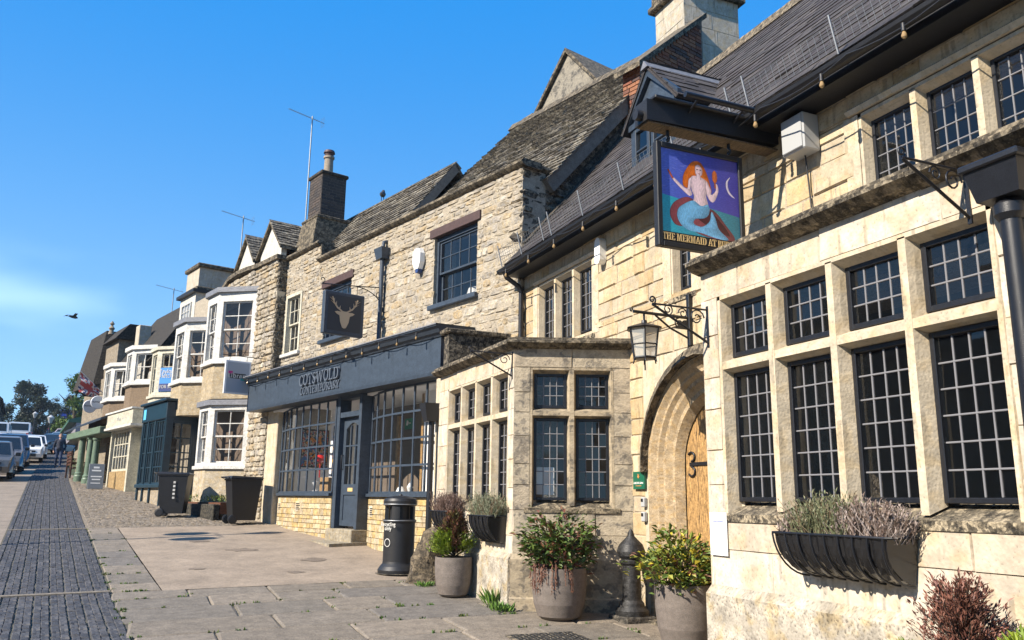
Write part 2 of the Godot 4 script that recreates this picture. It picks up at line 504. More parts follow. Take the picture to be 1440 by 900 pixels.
# one glazed light: a frame, glazing bars and one mesh for each pane
func light(parent: Node3D, frame: Transform3D, s0: float, s1: float, y0: float, y1: float, n: float, cols: int, rows: int, fw: float, fm: Material, bar: float, bm: Material, gm: Material, wob := 0.028, depth := 0.05) -> Node3D:
	var w := MB.new(frame)
	w.fb(s0, s0 + fw, y0, y1, n - depth, n, 0.004); w.fb(s1 - fw, s1, y0, y1, n - depth, n, 0.004)
	w.fb(s0 + fw, s1 - fw, y0, y0 + fw, n - depth, n, 0.004); w.fb(s0 + fw, s1 - fw, y1 - fw, y1, n - depth, n, 0.004)
	var o := part(parent, "window", w, fm)
	var a := s0 + fw; var b := s1 - fw; var c := y0 + fw; var d := y1 - fw
	var bars := MB.new(frame)
	var nb := n - depth * 0.5
	for i in range(1, cols):
		var s := lerpf(a, b, float(i) / cols)
		s += rng.randf_range(-0.003, 0.003) if wob > 0.01 else 0.0
		bars.fb(s - bar / 2, s + bar / 2, c, d, nb - bar * 0.6, nb + bar * 0.6, bar * 0.25)
	for j in range(1, rows):
		var y := lerpf(c, d, float(j) / rows)
		y += rng.randf_range(-0.003, 0.003) if wob > 0.01 else 0.0
		bars.fb(a, b, y - bar / 2, y + bar / 2, nb - bar * 0.55, nb + bar * 0.68, bar * 0.25)
	if bars.v.size() > 0: part(o, "glazing_bars", bars, bm)
	for i in cols:
		for j in rows:
			var pw := (b - a) / cols; var ph := (d - c) / rows
			var t := Transform3D(Basis.from_euler(Vector3(0, rng.randf_range(-wob, wob), rng.randf_range(-wob, wob))) * Basis.from_scale(Vector3(1, ph, pw)), F(a + i * pw, c + j * ph, nb))
			shared(o, "pane", pane_mesh(), frame * t, gm)
	return o

func sash(parent: Node3D, frame: Transform3D, s0: float, s1: float, y0: float, y1: float, n: float, cols: int, rows: int, fm: Material, gm: Material, fw := 0.05, bar := 0.022):
	var mid := (y0 + y1) / 2
	light(parent, frame, s0, s1, mid - fw * 0.4, y1, n, cols, rows, fw * 0.8, fm, bar, fm, gm, 0.006, 0.045)
	light(parent, frame, s0, s1, y0, mid + fw * 0.3, n - 0.05, cols, rows, fw * 0.8, fm, bar, fm, gm, 0.006, 0.045)

func words(parent: Node3D, called: String, text: String, size: float, m: Material, t: Transform3D, depth := 0.01, font := "Droid Serif", weight := 400) -> MeshInstance3D:
	var tm := TextMesh.new()
	var f := SystemFont.new()
	f.font_names = PackedStringArray([font]); f.font_weight = weight
	tm.font = f; tm.text = text; tm.font_size = 64; tm.pixel_size = size / 64.0 * 1.37; tm.depth = depth; tm.curve_step = 2.0
	tm.horizontal_alignment = HORIZONTAL_ALIGNMENT_CENTER; tm.vertical_alignment = VERTICAL_ALIGNMENT_CENTER
	var o := MeshInstance3D.new()
	o.name = numbered(parent, called)
	o.mesh = tm; o.material_override = m
	parent.add_child(o)
	o.transform = t
	return o
# text that faces the street on a facade: reads from far (large s) to near
func on_wall(frame: Transform3D, s: float, y: float, n: float) -> Transform3D:
	return frame * Transform3D(Basis(Vector3(0, 0, 1), Vector3(0, 1, 0), Vector3(-1, 0, 0)), F(s, y, n))

func _ready():
	rng.seed = 4711
	# camera, from the vanishing points of the inn's bays
	var cam := Camera3D.new()
	cam.name = "camera"
	add_child(cam)
	cam.position = Vector3(0, EYE, 0)
	cam.rotation_order = EULER_ORDER_YXZ
	cam.rotation_degrees = Vector3(12.2546, -23.4925, 0.7426)
	cam.fov = 41.977; cam.near = 0.05; cam.far = 2000.0
	cam.current = true
	# sky and sun
	var env := Environment.new()
	env.background_mode = Environment.BG_SKY
	var sky := Sky.new()
	var sm := ProceduralSkyMaterial.new()
	sm.sky_top_color = Color(0.05, 0.425, 0.70); sm.sky_horizon_color = Color(0.59, 0.74, 0.83); sm.sky_curve = 0.155
	sm.ground_bottom_color = Color(0.42, 0.38, 0.33); sm.ground_horizon_color = Color(0.55, 0.55, 0.52)
	sm.sky_energy_multiplier = 1.0; sm.sun_angle_max = 4.0; sm.sun_curve = 0.05
	sm.sky_cover = cloud_cover(); sm.sky_cover_modulate = Color(1, 1, 1, 1)
	sky.sky_material = sm
	env.sky = sky
	env.tonemap_mode = Environment.TONE_MAPPER_LINEAR
	env.tonemap_exposure = 2.0
	env.ssao_enabled = true; env.ssil_enabled = true; env.sdfgi_enabled = true
	env.fog_enabled = true; env.fog_density = 0.0003; env.fog_light_color = Color(0.80, 0.88, 0.97)
	var we := WorldEnvironment.new()
	we.name = "environment"; we.environment = env
	add_child(we)
	var sun := DirectionalLight3D.new()
	sun.name = "sun"
	add_child(sun)
	var az := deg_to_rad(11.0); var el := deg_to_rad(36.0)
	var to_sun := Vector3(-cos(az) * cos(el), sin(el), sin(az) * cos(el))
	sun.look_at_from_position(to_sun * 50, Vector3.ZERO, Vector3.UP)
	sun.light_energy = 1.6; sun.light_color = Color(1.0, 0.955, 0.89); sun.light_angular_distance = 0.5; sun.shadow_enabled = true
	make_textures()
	make_variants()
	make_materials()
	build_ground()
	build_inn()
	build_gallery()
	build_row()
	build_far()
	build_signs()
	build_things()
	build_plants()
	build_cars()
	build_people()

func cloud_cover() -> ImageTexture:   # a faint wisp low over the hill
	var w := 1024; var h := 512
	var im := Image.create(w, h, false, Image.FORMAT_RGBA8)
	var f := noise(0.012, 5, 5)
	for y in range(205, 250):
		for x in w:
			var k: float = clamp((f.get_noise_2d(x * 0.7, y * 3.4) - 0.2) * 2.0, 0.0, 1.0) * smoothstep(210.0, 224.0, y) * (1.0 - smoothstep(232.0, 248.0, y))
			if k > 0: im.set_pixel(x, y, Color(0.85, 0.88, 0.92, k * 0.28))
	return ImageTexture.create_from_image(im)

func make_materials():
	var st := func(k, c): return mat(k, c.x, c.y, c.z, 0.92, "stone", 1.3, "n_rough", 0.7)
	var at := func(k, c): return mat(k, c.x, c.y, c.z, 0.9, "stone", 1.7, "n_fine", 0.45)
	var am := func(k, c): return mat(k, c.x, c.y, c.z, 0.9, "smooth", 2.6, "n_fine", 0.22)
	var lt := func(k, c): return mat(k, c.x, c.y, c.z, 0.95, "lichen", 1.1, "n_rough", 1.0)
	var so := func(k, c): return mat(k, c.x, c.y, c.z, 0.92, "soot", 2.1, "n_fine", 0.5)
	tones("rubble", st, [Vector3(.51, .445, .34), Vector3(.48, .415, .32), Vector3(.54, .48, .38), Vector3(.45, .395, .315), Vector3(.52, .42, .28), Vector3(.47, .43, .37), Vector3(.59, .54, .45), Vector3(.41, .37, .31)])
	tones("inn", am, [Vector3(.57, .455, .29), Vector3(.52, .395, .225), Vector3(.60, .50, .335), Vector3(.50, .38, .22), Vector3(.58, .49, .345), Vector3(.51, .425, .30)])
	tones("ashlar", am, [Vector3(.60, .53, .425), Vector3(.55, .475, .37), Vector3(.625, .56, .46), Vector3(.575, .49, .375), Vector3(.61, .545, .445)])
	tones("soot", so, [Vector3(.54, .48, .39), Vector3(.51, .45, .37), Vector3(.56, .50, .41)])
	tones("dark", lt, [Vector3(.36, .33, .28), Vector3(.31, .285, .245), Vector3(.42, .385, .33), Vector3(.27, .25, .22)])
	tones("honey", at, [Vector3(.66, .53, .31), Vector3(.62, .48, .26), Vector3(.70, .59, .39), Vector3(.66, .49, .22), Vector3(.72, .63, .45), Vector3(.58, .47, .31)])
	tones("brick", func(k, c): return mat(k, c.x, c.y, c.z, 0.9, "fine", 0.7, "n_rough", 0.6), [Vector3(.34, .12, .06), Vector3(.29, .10, .055), Vector3(.38, .16, .08), Vector3(.20, .085, .055), Vector3(.12, .07, .06)])
	tones("darkbrick", func(k, c): return mat(k, c.x, c.y, c.z, 0.9, "fine", 0.7, "n_rough", 0.6), [Vector3(.085, .07, .062), Vector3(.06, .052, .05), Vector3(.11, .085, .07)])
	tones("slate", func(k, c): return mat(k, c.x, c.y, c.z, 0.85, "slate", 1.5, "n_soft", 0.3), [Vector3(.118, .100, .096), Vector3(.094, .080, .078), Vector3(.145, .125, .117), Vector3(.106, .090, .087), Vector3(.165, .142, .130)])
	tones("stoneslate", func(k, c): return mat(k, c.x, c.y, c.z, 0.95, "lichen", 0.9, "n_rough", 1.0), [Vector3(.37, .345, .31), Vector3(.30, .28, .255), Vector3(.46, .435, .395), Vector3(.22, .205, .19), Vector3(.56, .54, .50)])
	tones("sett", func(k, c): return mat(k, c.x, c.y, c.z, 0.72, "fine", 0.6, "n_fine", 0.6), [Vector3(.092, .090, .094), Vector3(.076, .075, .080), Vector3(.112, .109, .112), Vector3(.066, .066, .071)])
	tones("flag", func(k, c): return mat(k, c.x, c.y, c.z, 0.85, "fine", 1.6, "n_soft", 0.35), [Vector3(.25, .21, .16), Vector3(.285, .24, .185), Vector3(.225, .195, .155), Vector3(.265, .225, .175), Vector3(.215, .19, .16), Vector3(.305, .255, .195)])
	vmat("v_rubble", 0.92, "stone", 1.3, "n_rough", 0.7); vmat("v_lichen", 0.95, "lichen", 0.9, "n_rough", 1.0)
	vmat("v_slate", 0.85, "slate", 1.5, "n_soft", 0.3)
	vmat("v_fine", 0.75, "fine", 0.8, "n_fine", 0.5); vmat("v_plain", 0.6); vmat("v_ashlar", 0.9, "stone", 1.7, "n_fine", 0.45)
	mat("mortar", .50, .435, .335, 0.97, "fine", 0.8, "n_rough", 0.8)
	mat("mortar_dark", .25, .225, .19, 0.97, "fine", 0.8, "n_rough", 0.8)
	mat("dressed", .60, .515, .38, 0.9, "smooth", 2.3, "n_fine", 0.25)
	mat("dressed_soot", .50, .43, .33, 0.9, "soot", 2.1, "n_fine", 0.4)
	mat("coping", .30, .265, .215, 0.96, "lichen", 1.2, "n_rough", 1.0)
	mat("white_render", .74, .71, .63, 0.85, "fine", 1.5, "n_fine", 0.3)
	mat("white_paint", .78, .77, .72, 0.5, "fine", 2.0)
	mat("cream_paint", .70, .66, .52, 0.55, "fine", 2.0)
	mat("pebbledash", .24, .18, .125, 0.97, "grit", 0.5, "n_rough", 1.0)
	mat("grey_render", .30, .28, .25, 0.95, "lichen", 1.6, "n_rough", 0.8)
	mat("iron", .012, .014, .020, 0.42, "fine", 0.5, "n_fine", 0.3)
	mat("black_timber", .015, .015, .017, 0.5, "fine", 0.6, "n_fine", 0.5)
	mat("lead_came", .17, .17, .18, 0.5)
	mat("lead", .24, .25, .28, 0.55, "fine", 0.7, "n_soft", 0.5)
	mat("slate_blue", .052, .075, .108, 0.5, "fine", 1.2)
	mat("slate_blue_dark", .038, .055, .080, 0.5, "fine", 1.2)
	mat("lintel", .085, .045, .04, 0.7, "fine", 0.8)
	mat("teal", .012, .045, .072, 0.4, "fine", 1.5)
	mat("green_paint", .17, .25, .17, 0.5, "fine", 1.5)
	mat("oak", .60, .39, .18, 0.6, "wood", 0.9, "n_fine", 0.2)
	mat("brown_wood", .12, .045, .02, 0.6, "wood", 0.7)
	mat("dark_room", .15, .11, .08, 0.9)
	mat("white_room", .80, .79, .77, 0.9)
	mat("pot", .22, .185, .16, 0.75, "fine", 0.5, "n_fine", 0.25)
	mat("soil", .035, .025, .018, 1.0, "grit", 0.3)
	mat("plastic_black", .013, .013, .015, 0.45, "fine", 0.8)
	mat("bin_black", .017, .018, .021, 0.5, "fine", 0.6)
	mat("liner", .011, .011, .012, 0.22, "", 1.0)
	mat("galv", .42, .44, .46, 0.5, "fine", 0.4, "", 0.6, 0.6)
	mat("grey_box", .36, .37, .37, 0.5)
	mat("white_plastic", .78, .78, .75, 0.4)
	mat("gold", .55, .38, .16, 0.5)
	mat("cream_pipe", .66, .60, .47, 0.5, "fine", 1.0)
	glass("pane", .02, .025, .03, 0.16); glass("pane_clear", .05, .06, .06, 0.08)
	mat("curtain", .13, .10, .075, 0.95, "fine", 0.4)

# ---------------------------------------------------------------- ground
func sheet(mb: MB, left: Callable, right: Callable, z0: float, z1: float, nz: int, nx: int, up: float):
	for i in nz:
		var za := lerpf(z0, z1, float(i) / nz); var zb := lerpf(z0, z1, float(i + 1) / nz)
		for j in nx:
			var a := lerpf(left.call(za), right.call(za), float(j) / nx); var b := lerpf(left.call(za), right.call(za), float(j + 1) / nx)
			var c := lerpf(left.call(zb), right.call(zb), float(j) / nx); var d := lerpf(left.call(zb), right.call(zb), float(j + 1) / nx)
			mb.quadn(gp(a, za, up), gp(b, za, up), gp(d, zb, up), gp(c, zb, up), Vector3.UP)

func build_ground():
	var k := func(v): return func(_z): return v
	var g := MB.new()
	sheet(g, k.call(-220.0), k.call(160.0), 22.0, -444.0, 180, 40, -0.10)
	structure("ground", g, mat("turf", .07, .09, .03, 1.0, "grit", 3.0, "n_rough", 1.0))
	var r := MB.new()
	sheet(r, func(z): return strip_r(z) - 18.0, func(z): return strip_r(z) - 1.3, 14.0, -380.0, 300, 8, -0.045)
	structure("road", r, mat("asphalt", .105, .10, .097, 0.9, "grit", 1.2, "n_rough", 0.5))
	var ap := MB.new()   # pale strip where the cars stand
	sheet(ap, func(z): return strip_r(z) - 5.6, func(z): return strip_r(z) - 1.38, 8.0, -120.0, 180, 3, -0.036)
	structure("parking_apron", ap, mat("apron", .31, .265, .22, 0.95, "gravel", 7.1, "n_rough", 0.12))
	# bed under the paved strip and the pavement
	var bed := MB.new()
	sheet(bed, func(z): return strip_r(z) - 1.42, func(z): return strip_r(z) + 0.04, 4.0, -75.0, 120, 2, -0.018)
	structure("paving_bed", bed, mat("bed", .12, .115, .09, 1.0, "grit", 0.7, "n_rough", 1.0))
	var fb := MB.new()
	sheet(fb, func(z): return strip_r(z) - 0.02, k.call(6.4), 2.0, -11.9, 40, 6, -0.022)
	structure("flagstone_bed", fb, mat("fbed", .27, .235, .18, 1.0, "grit", 0.8, "n_rough", 1.0))
	# resin-bound gravel forecourt before the gallery
	var tan := MB.new()
	sheet(tan, func(z): return strip_r(z) + 0.60, func(z): return 5.3 + (z + 11.67) * 0.264, -11.88, -19.75, 34, 12, -0.004)
	structure("forecourt", tan, mat("gravel_tan", .37, .305, .24, 0.97, "gravel", 6.3, "n_rough", 0.12))
	# small dark stains on the gravel
	var sn := MB.new()
	for q in [[1.75, -15.6, 0.24], [2.7, -14.1, 0.2], [1.1, -17.0, 0.16], [2.2, -12.9, 0.12], [0.9, -13.6, 0.10]]:
		var ring := []
		for i in 18:
			var a := TAU * i / 18
			var rr: float = q[2] * rng.randf_range(0.6, 1.15)
			ring.append(gp(q[0] + cos(a) * rr * 1.2, q[1] + sin(a) * rr, 0.0015))
		for i in 18: sn.tri(gp(q[0], q[1], 0.0015), ring[i], ring[(i + 1) % 18])
	var sno := part(self, "oil_stains", sn, mat("stain", .24, .195, .155, 0.9, "gravel", 3.1, "n_fine", 0.5))
	sno.set_meta("kind", "structure")
	var cobed := MB.new()
	sheet(cobed, func(z): return strip_r(z), func(z): return 5.3 + (z + 11.67) * 0.264, -19.75, -62.0, 70, 6, -0.012)
	structure("cobble_bed", cobed, mat("cbed", .28, .24, .19, 1.0, "grit", 0.8, "n_rough", 1.0))
	# dark setts of the paved strip, with cross bands of pale stone
	var strip := Node3D.new(); strip.name = "sett_pavement"; add_child(strip); strip.set_meta("kind", "structure")
	var items := []
	var z := -5.4
	var row := 0
	while z > -74.0:
		var band := false
		for bz in [-11.9, -19.62, -27.5, -36.0]:
			if abs(z - bz) < 0.09: band = true
		var L := 0.215
		var col := 0
		while col < 17:
			var x := strip_r(z) - 1.395 + col * 0.082
			var zz := z - (0.1 if col % 2 else 0.0)
			if not band or true:
				var zc := zz - L / 2
				var slope := (ground(x, zz - L) - ground(x, zz)) / L
				var b := Basis(Vector3(0, -0.03, 0), Vector3(0.075, 0, 0), Vector3(0, 0, 0)) 
				# piece axes: x is depth (down), y across, z along
				b.x = Vector3(0, -0.03, 0) * rng.randf_range(0.8, 1.15); b.y = Vector3(0.074, 0, 0); b.z = Vector3(0.0915 * L, -slope * L, L) * 0.965
				items.append([Transform3D(b, Vector3(x, ground(x, zz) - 0.03 + rng.randf_range(-0.003, 0.003), zz)), rng.randi() % 6, rng.randi() % 4, 0.016])
			col += 1
		z -= 0.215
		row += 1
	# hidden ones nearer than the frame shows are not among the parts
	place(strip, "sett", "sett", "sett", items.filter(func(it): return it[0].origin.z < -7.6), M["v_fine"], 290)
	var bands := MB.new()
	for bz in [-11.9, -19.62]:
		var a := strip_r(bz)
		bands.hull8([gp(a - 1.40, bz, -0.02), gp(a, bz, -0.02), gp(a, bz - 0.09, -0.02), gp(a - 1.40, bz - 0.09, -0.02), gp(a - 1.40, bz, 0.010), gp(a, bz, 0.010), gp(a, bz - 0.09, 0.010), gp(a - 1.40, bz - 0.09, 0.010)])
	part(strip, "cross_band", bands, mat("band", .26, .23, .19, 0.95, "grit", 0.5))
	# flagstones
	var fl := Node3D.new(); fl.name = "flagstone_pavement"; add_child(fl); fl.set_meta("kind", "structure")
	var fi := []
	z = -11.86
	while z < -2.0:
		var dz := rng.randf_range(0.55, 0.86)
		var x := strip_r(z) + 0.03
		while x < 5.9:
			var w := rng.randf_range(0.7, 1.45)
			fi.append(flag_item(x, z, w - 0.018, dz - 0.018))
			x += w
		z += dz
	# one line of flags between the strip and the gravel
	z = -19.7
	while z < -11.95:
		var dz := rng.randf_range(0.75, 1.1)
		if z + dz > -11.9: dz = -11.9 - z
		var x0 := strip_r(z + dz) + 0.03
		fi.append(flag_item(x0, z, 0.56, dz - 0.018, -0.0915))
		z += dz
	place(fl, "flagstone", "flag", "flag", fi, M["v_fine"], 290)
	# cobbles on the slope beyond the forecourt
	var cob := MB.new()
	z = -19.8
	while z > -46.0:
		var x := strip_r(z) + 0.05
		while x < 4.9 + (z + 11.67) * 0.264:
			var w := rng.randf_range(0.10, 0.19); var l := rng.randf_range(0.09, 0.14)
			var b := Basis(Vector3(0, -0.028 * rng.randf_range(0.8, 1.15), 0), Vector3(w, 0, 0), Vector3(rng.randf_range(-.02, .02), 0, l))
			var t := rng.randf_range(0.75, 1.2)
			cob.add(V["rubble"][1][rng.randi() % 6], Transform3D(b, gp(x, z, -0.028)), Color(.31 * t, .265 * t, .215 * t))
			x += w + 0.004
		z -= 0.115
	var co := part(self, "cobbles", cob, M["v_rubble"])
	co.set_meta("kind", "stuff"); co.set_meta("label", "small worn brown cobbles on the slope before the far shops"); co.set_meta("category", "cobbles")
	# moss and weeds in the joints
	var mo := MB.new()
	for i in 260:
		var it = fi[rng.randi() % fi.size()]
		var o: Vector3 = it[0].origin
		var t2 := rng.randf()
		var e: Vector3 = o + (it[0].basis.y * t2 if rng.randf() < 0.6 else it[0].basis.z * -t2)
		if e.z > -5.5: continue
		for j in rng.randi_range(3, 9):
			mo.col = Color(.07, .13, .025) if rng.randf() < 0.6 else Color(.12, .14, .04)
			var q := gp(e.x + rng.randf_range(-.05, .05), e.z + rng.randf_range(-.012, .012), -0.012)
			for w in 3:
				var d := Vector3(rng.randf_range(-1, 1), 0, rng.randf_range(-1, 1)).normalized() * rng.randf_range(.008, .016)
				mo.tri(q - d, q + d, q + Vector3(rng.randf_range(-.012, .012), rng.randf_range(.015, .04), rng.randf_range(-.012, .012)))
	var mm := part(self, "joint_moss", mo, leafmat("leaf"))
	mm.set_meta("kind", "stuff"); mm.set_meta("label", "green moss growing in the joints between the flagstones"); mm.set_meta("category", "moss")

func flag_item(x: float, z: float, w: float, d: float, skew := 0.0) -> Array:
	# near corner of the piece is its larger z; pieces run away along -z
	var zn := z + d
	var y0 := ground(x, zn); var sx := (ground(x + w, zn) - y0) / w; var sz := (ground(x, z) - y0) / d
	var b := Basis(Vector3(0, -0.03, 0), Vector3(w, sx * w, 0), Vector3(0, -sz * d, d))
	if skew != 0.0: b.z = Vector3(-skew * d, -sz * d, d)
	return [Transform3D(b, Vector3(x, y0 - 0.03 + rng.randf_range(-.004, .004), zn)), rng.randi() % 6, rng.randi() % 6, w * d]

# ---------------------------------------------------------------- the inn
# stone-mullioned window: splayed surround, mullions, transom, sill and leaded lights
func mullioned(o: Node3D, fr: Transform3D, s0: float, s1: float, lights: int, ysill: float, ytr: float, yhead: float, dm: Material, uprows := 3, lowrows := 6, cols := 4):
	var dep := 0.085; var fwid := 0.055; var bwid := 0.115
	# splayed jambs and head, sloping sill
	for e in [[s0, 1.0], [s1, -1.0]]:
		var sur := MB.new(fr)
		var a: float = e[0]; var k: float = e[1]
		sur.hull8([F(a, ysill - 0.1, 0.0), F(a + 0.03 * k, ysill - 0.1, 0.0), F(a + 0.055 * k, ysill - 0.1, -dep - 0.03), F(a - 0.05 * k, ysill - 0.1, -dep - 0.03), F(a, yhead, 0.0), F(a + 0.03 * k, yhead, 0.0), F(a + 0.055 * k, yhead, -dep - 0.03), F(a - 0.05 * k, yhead, -dep - 0.03)])
		part(o, "jamb", sur, dm)
	var hd := MB.new(fr)
	hd.ext([[0.0, yhead], [0.0, yhead - 0.03], [-dep - 0.03, yhead - 0.08], [-dep - 0.03, yhead + 0.04]], s0 - 0.0, s1)
	part(o, "window_head", hd, dm)
	var sl := MB.new(fr)
	sl.ext([[-dep - 0.1, ysill - 0.005], [0.012, ysill - 0.095], [0.012, ysill - 0.15], [-dep - 0.1, ysill - 0.15]], s0 - 0.06, s1 + 0.06)
	part(o, "window_sill", sl, mat("sill_stone", .44, .39, .31, 0.95, "lichen", 0.8, "n_rough", 0.8))
	var pitch := (s1 - s0) / lights
	for i in range(1, lights):
		var c := s0 + i * pitch
		var m := MB.new(fr)
		m.hull8([F(c - fwid / 2, ysill - 0.07, 0.0), F(c + fwid / 2, ysill - 0.07, 0.0), F(c + bwid / 2, ysill - 0.02, -dep - 0.03), F(c - bwid / 2, ysill - 0.02, -dep - 0.03), F(c - fwid / 2, yhead - 0.02, 0.0), F(c + fwid / 2, yhead - 0.02, 0.0), F(c + bwid / 2, yhead - 0.02, -dep - 0.03), F(c - bwid / 2, yhead - 0.02, -dep - 0.03)])
		part(o, "mullion", m, dm)
	if ytr > 0:
		var tr := MB.new(fr)
		tr.ext([[-0.003, ytr - 0.028], [-0.003, ytr + 0.028], [-dep - 0.02, ytr + 0.065], [-dep - 0.02, ytr - 0.055]], s0 + 0.02, s1 - 0.02)
		part(o, "transom", tr, dm)
	for i in lights:
		var a := s0 + i * pitch + (0.056 if i > 0 else 0.052); var b := s0 + (i + 1) * pitch - (0.056 if i < lights - 1 else 0.052)
		if ytr > 0:
			light(o, fr, a, b, ysill - 0.005, ytr - 0.055, -dep, cols, lowrows, 0.032, M["iron"], 0.0115, M["lead_came"], M["pane"])
			light(o, fr, a, b, ytr + 0.066, yhead - 0.062, -dep, cols, uprows, 0.036, M["iron"], 0.0115, M["lead_came"], M["pane"])
		else:
			light(o, fr, a, b, ysill - 0.005, yhead - 0.06, -dep, cols, lowrows, 0.03, M["iron"], 0.0115, M["lead_came"], M["pane"])

func arch_pts(c: float, w: float, spring: float, apex: float, base: float, k := 9) -> Array:
	# pointed arch, from the base on the near side, over the point, to the far base
	var pts := [Vector2(c - w, base)]
	var h := apex - spring
	var r := (h * h + w * w) / (2 * w)
	for side in [-1.0, 1.0]:
		var seq := range(k + 1) if side < 0 else range(k - 1, -1, -1)
		var th := asin(clamp(h / r, -1, 1)) if r >= w else PI - asin(clamp(h / r, -1, 1))
		for i in seq:
			var t: float = th * i / k
			pts.append(Vector2(c + side * (w - r + r * cos(t)), spring + r * sin(t)))
	pts.append(Vector2(c + w, base))
	return pts

func roof_frame(origin: Vector3, yaw: float, pitch: float) -> Transform3D:
	# a facade frame leaned back: y runs up the slope, n out of it
	return Transform3D(Basis(Vector3.UP, yaw) * Basis(Vector3(0, 0, 1), -(PI / 2 - pitch)), origin)

func coping_run(o: Node3D, fr: Transform3D, s0: float, s1: float, y: float, n: float, back: float, h := 0.16, called := "coping", m: Material = null):
	# lengths of moulded coping, each a stone of its own
	var s := s0
	while s < s1 - 0.01:
		var l := rng.randf_range(0.75, 1.15)
		if s1 - s - l < 0.4: l = s1 - s
		var e := MB.new(fr)
		var dy := rng.randf_range(-0.006, 0.006)
		e.ext([[0.0, y + dy], [n * 0.55, y + 0.02 + dy], [n, y + h * 0.42 + dy], [n, y + h * 0.62 + dy], [n * 0.72, y + h * 0.72 + dy], [n * 0.66, y + h * 0.92 + dy], [-back, y + h - 0.01 + dy], [-back, y + dy]], s + 0.003, s + l - 0.003)
		part(o, called, e, m if m else M["coping"])
		s += l

func build_inn():
	var o := thing("stone_inn", "old honey stone inn with leaded bay windows, arched oak door and dark slate roof", "inn", Vector3(5.28, 0.5, -6.0))
	var fa := rel(o, FA); var fm := rel(o, FM); var fc := rel(o, FC)
	var ws := 1.80; var wt := 2.81; var wh := 3.36
	# ---- near bay (A): front s 2.3 .. 5.38, far bay (B): front s 9.11 .. 11.9
	var winA := [2.84, 5.18]; var winB := [9.27, 11.50]
	var blocks := []
	for bay in [[2.30, 5.38, winA], [9.11, 11.90, winB]]:
		var w: Array = bay[2]
		var hole := [[w[0], w[1], ws - 0.12, wh]]
		var core := MB.new(fa)
		wall(core, bay[0], bay[1], 0.0, 3.60, hole, -0.30, -0.014)
		part(o, "bay_wall", core, M["mortar"])
		blocks.append_array(courses(fa.translated_local(F(0, 0, -0.030)), bay[0], bay[1], 1.17, 3.59, hole, [0.22, 0.32], [0.45, 0.95], 0.0305, 0.0025, 5))
		# plinth with a weathered top
		var pl := MB.new(fa)
		pl.ext([[0.0, 0.0], [0.055, 0.0], [0.055, 1.13], [0.0, 1.19]], bay[0], bay[1])
		part(o, "plinth", pl, mat("plinth_stone", .58, .52, .42, 0.95, "stone", 2.2, "n_fine", 0.5))
		mullioned(o, fa, w[0], w[1], 4, ws, wt, wh, M["dressed"])
		coping_run(o, fa, bay[0] - 0.05, bay[1] + 0.03, 3.58, 0.13, 0.30, 0.14)
		# flat lead roof of the bay
	var lead := MB.new(rel(o, Transform3D.IDENTITY))
	for q in [[2.3, 5.38, 1.6, 5.95], [9.11, 11.9, 8.55, 11.95]]:
		lead.hull8([Vector3(4.15, 3.60, -q[0]), Vector3(4.15, 3.60, -q[1]), Vector3(5.3, 3.60, -q[3]), Vector3(5.3, 3.60, -q[2]), Vector3(4.15, 3.66, -q[0]), Vector3(4.15, 3.66, -q[1]), Vector3(5.3, 3.70, -q[3]), Vector3(5.3, 3.70, -q[2])])
	part(o, "bay_roof", lead, M["lead"])
	place(o, "ashlar_block", "ashlar", "ashlar", blocks, M["v_ashlar"], 200)
	# canted side of the far bay
	var hole2 := [[0.22, 1.22, ws - 0.12, wh]]
	var cw := MB.new(fc)
	wall(cw, 0.0, 1.41, 0.0, 3.60, hole2, -0.30, -0.014)
	part(o, "bay_wall", cw, M["mortar"])
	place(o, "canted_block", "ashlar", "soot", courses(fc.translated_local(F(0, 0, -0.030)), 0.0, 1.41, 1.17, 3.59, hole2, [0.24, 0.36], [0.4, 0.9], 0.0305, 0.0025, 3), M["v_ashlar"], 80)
	var cp := MB.new(fc)
	cp.ext([[0.0, 0.0], [0.055, 0.0], [0.055, 1.13], [0.0, 1.19]], 0.0, 1.43)
	cp.ext([[0.05, 0.0], [0.09, 0.0], [0.09, 0.70], [0.05, 0.72]], 0.0, 1.44)
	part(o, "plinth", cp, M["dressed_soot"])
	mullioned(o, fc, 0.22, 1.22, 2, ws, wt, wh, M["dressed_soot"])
	coping_run(o, fc, 0.0, 1.50, 3.58, 0.13, 0.30, 0.14)
	# plain canted sides that close the bays
	for q in [[Vector3(4.0, 0, -5.38), Vector3(5.28, 0, -5.94)], [Vector3(5.28, 0, -1.7), Vector3(4.0, 0, -2.3)]]:
		var sd := MB.new(rel(o, Transform3D.IDENTITY))
		var d: Vector3 = (q[1] - q[0]).normalized(); var nn := Vector3(d.z, 0, -d.x) * 0.3
		if nn.x < 0: nn = -nn
		sd.hull8([q[0], q[1], q[1] + nn, q[0] + nn, q[0] + Vector3.UP * 3.60, q[1] + Vector3.UP * 3.60, q[1] + nn + Vector3.UP * 3.60, q[0] + nn + Vector3.UP * 3.60])
		part(o, "bay_side", sd, M["dressed"])
	var lf := MB.new(rel(o, Transform3D.IDENTITY))
	lf.box(Vector3(4.03, 0, -12.15), Vector3(5.28, 3.6, -11.9))
	part(o, "bay_side", lf, M["dressed"])
	# stub of party wall above the far bay
	var st := MB.new(rel(o, Transform3D.IDENTITY))
	st.box(Vector3(4.14, 3.6, -12.17), Vector3(5.26, 4.30, -11.95))
	part(o, "party_wall", st, mat("party", .20, .18, .155, 0.97, "lichen", 0.9, "n_rough", 1.0))
	var stc := MB.new(rel(o, Transform3D.IDENTITY))
	stc.cbox(Vector3(4.08, 4.302, -12.22), Vector3(5.30, 4.375, -11.90), 0.015)
	part(o, "party_wall_coping", stc, M["coping"])
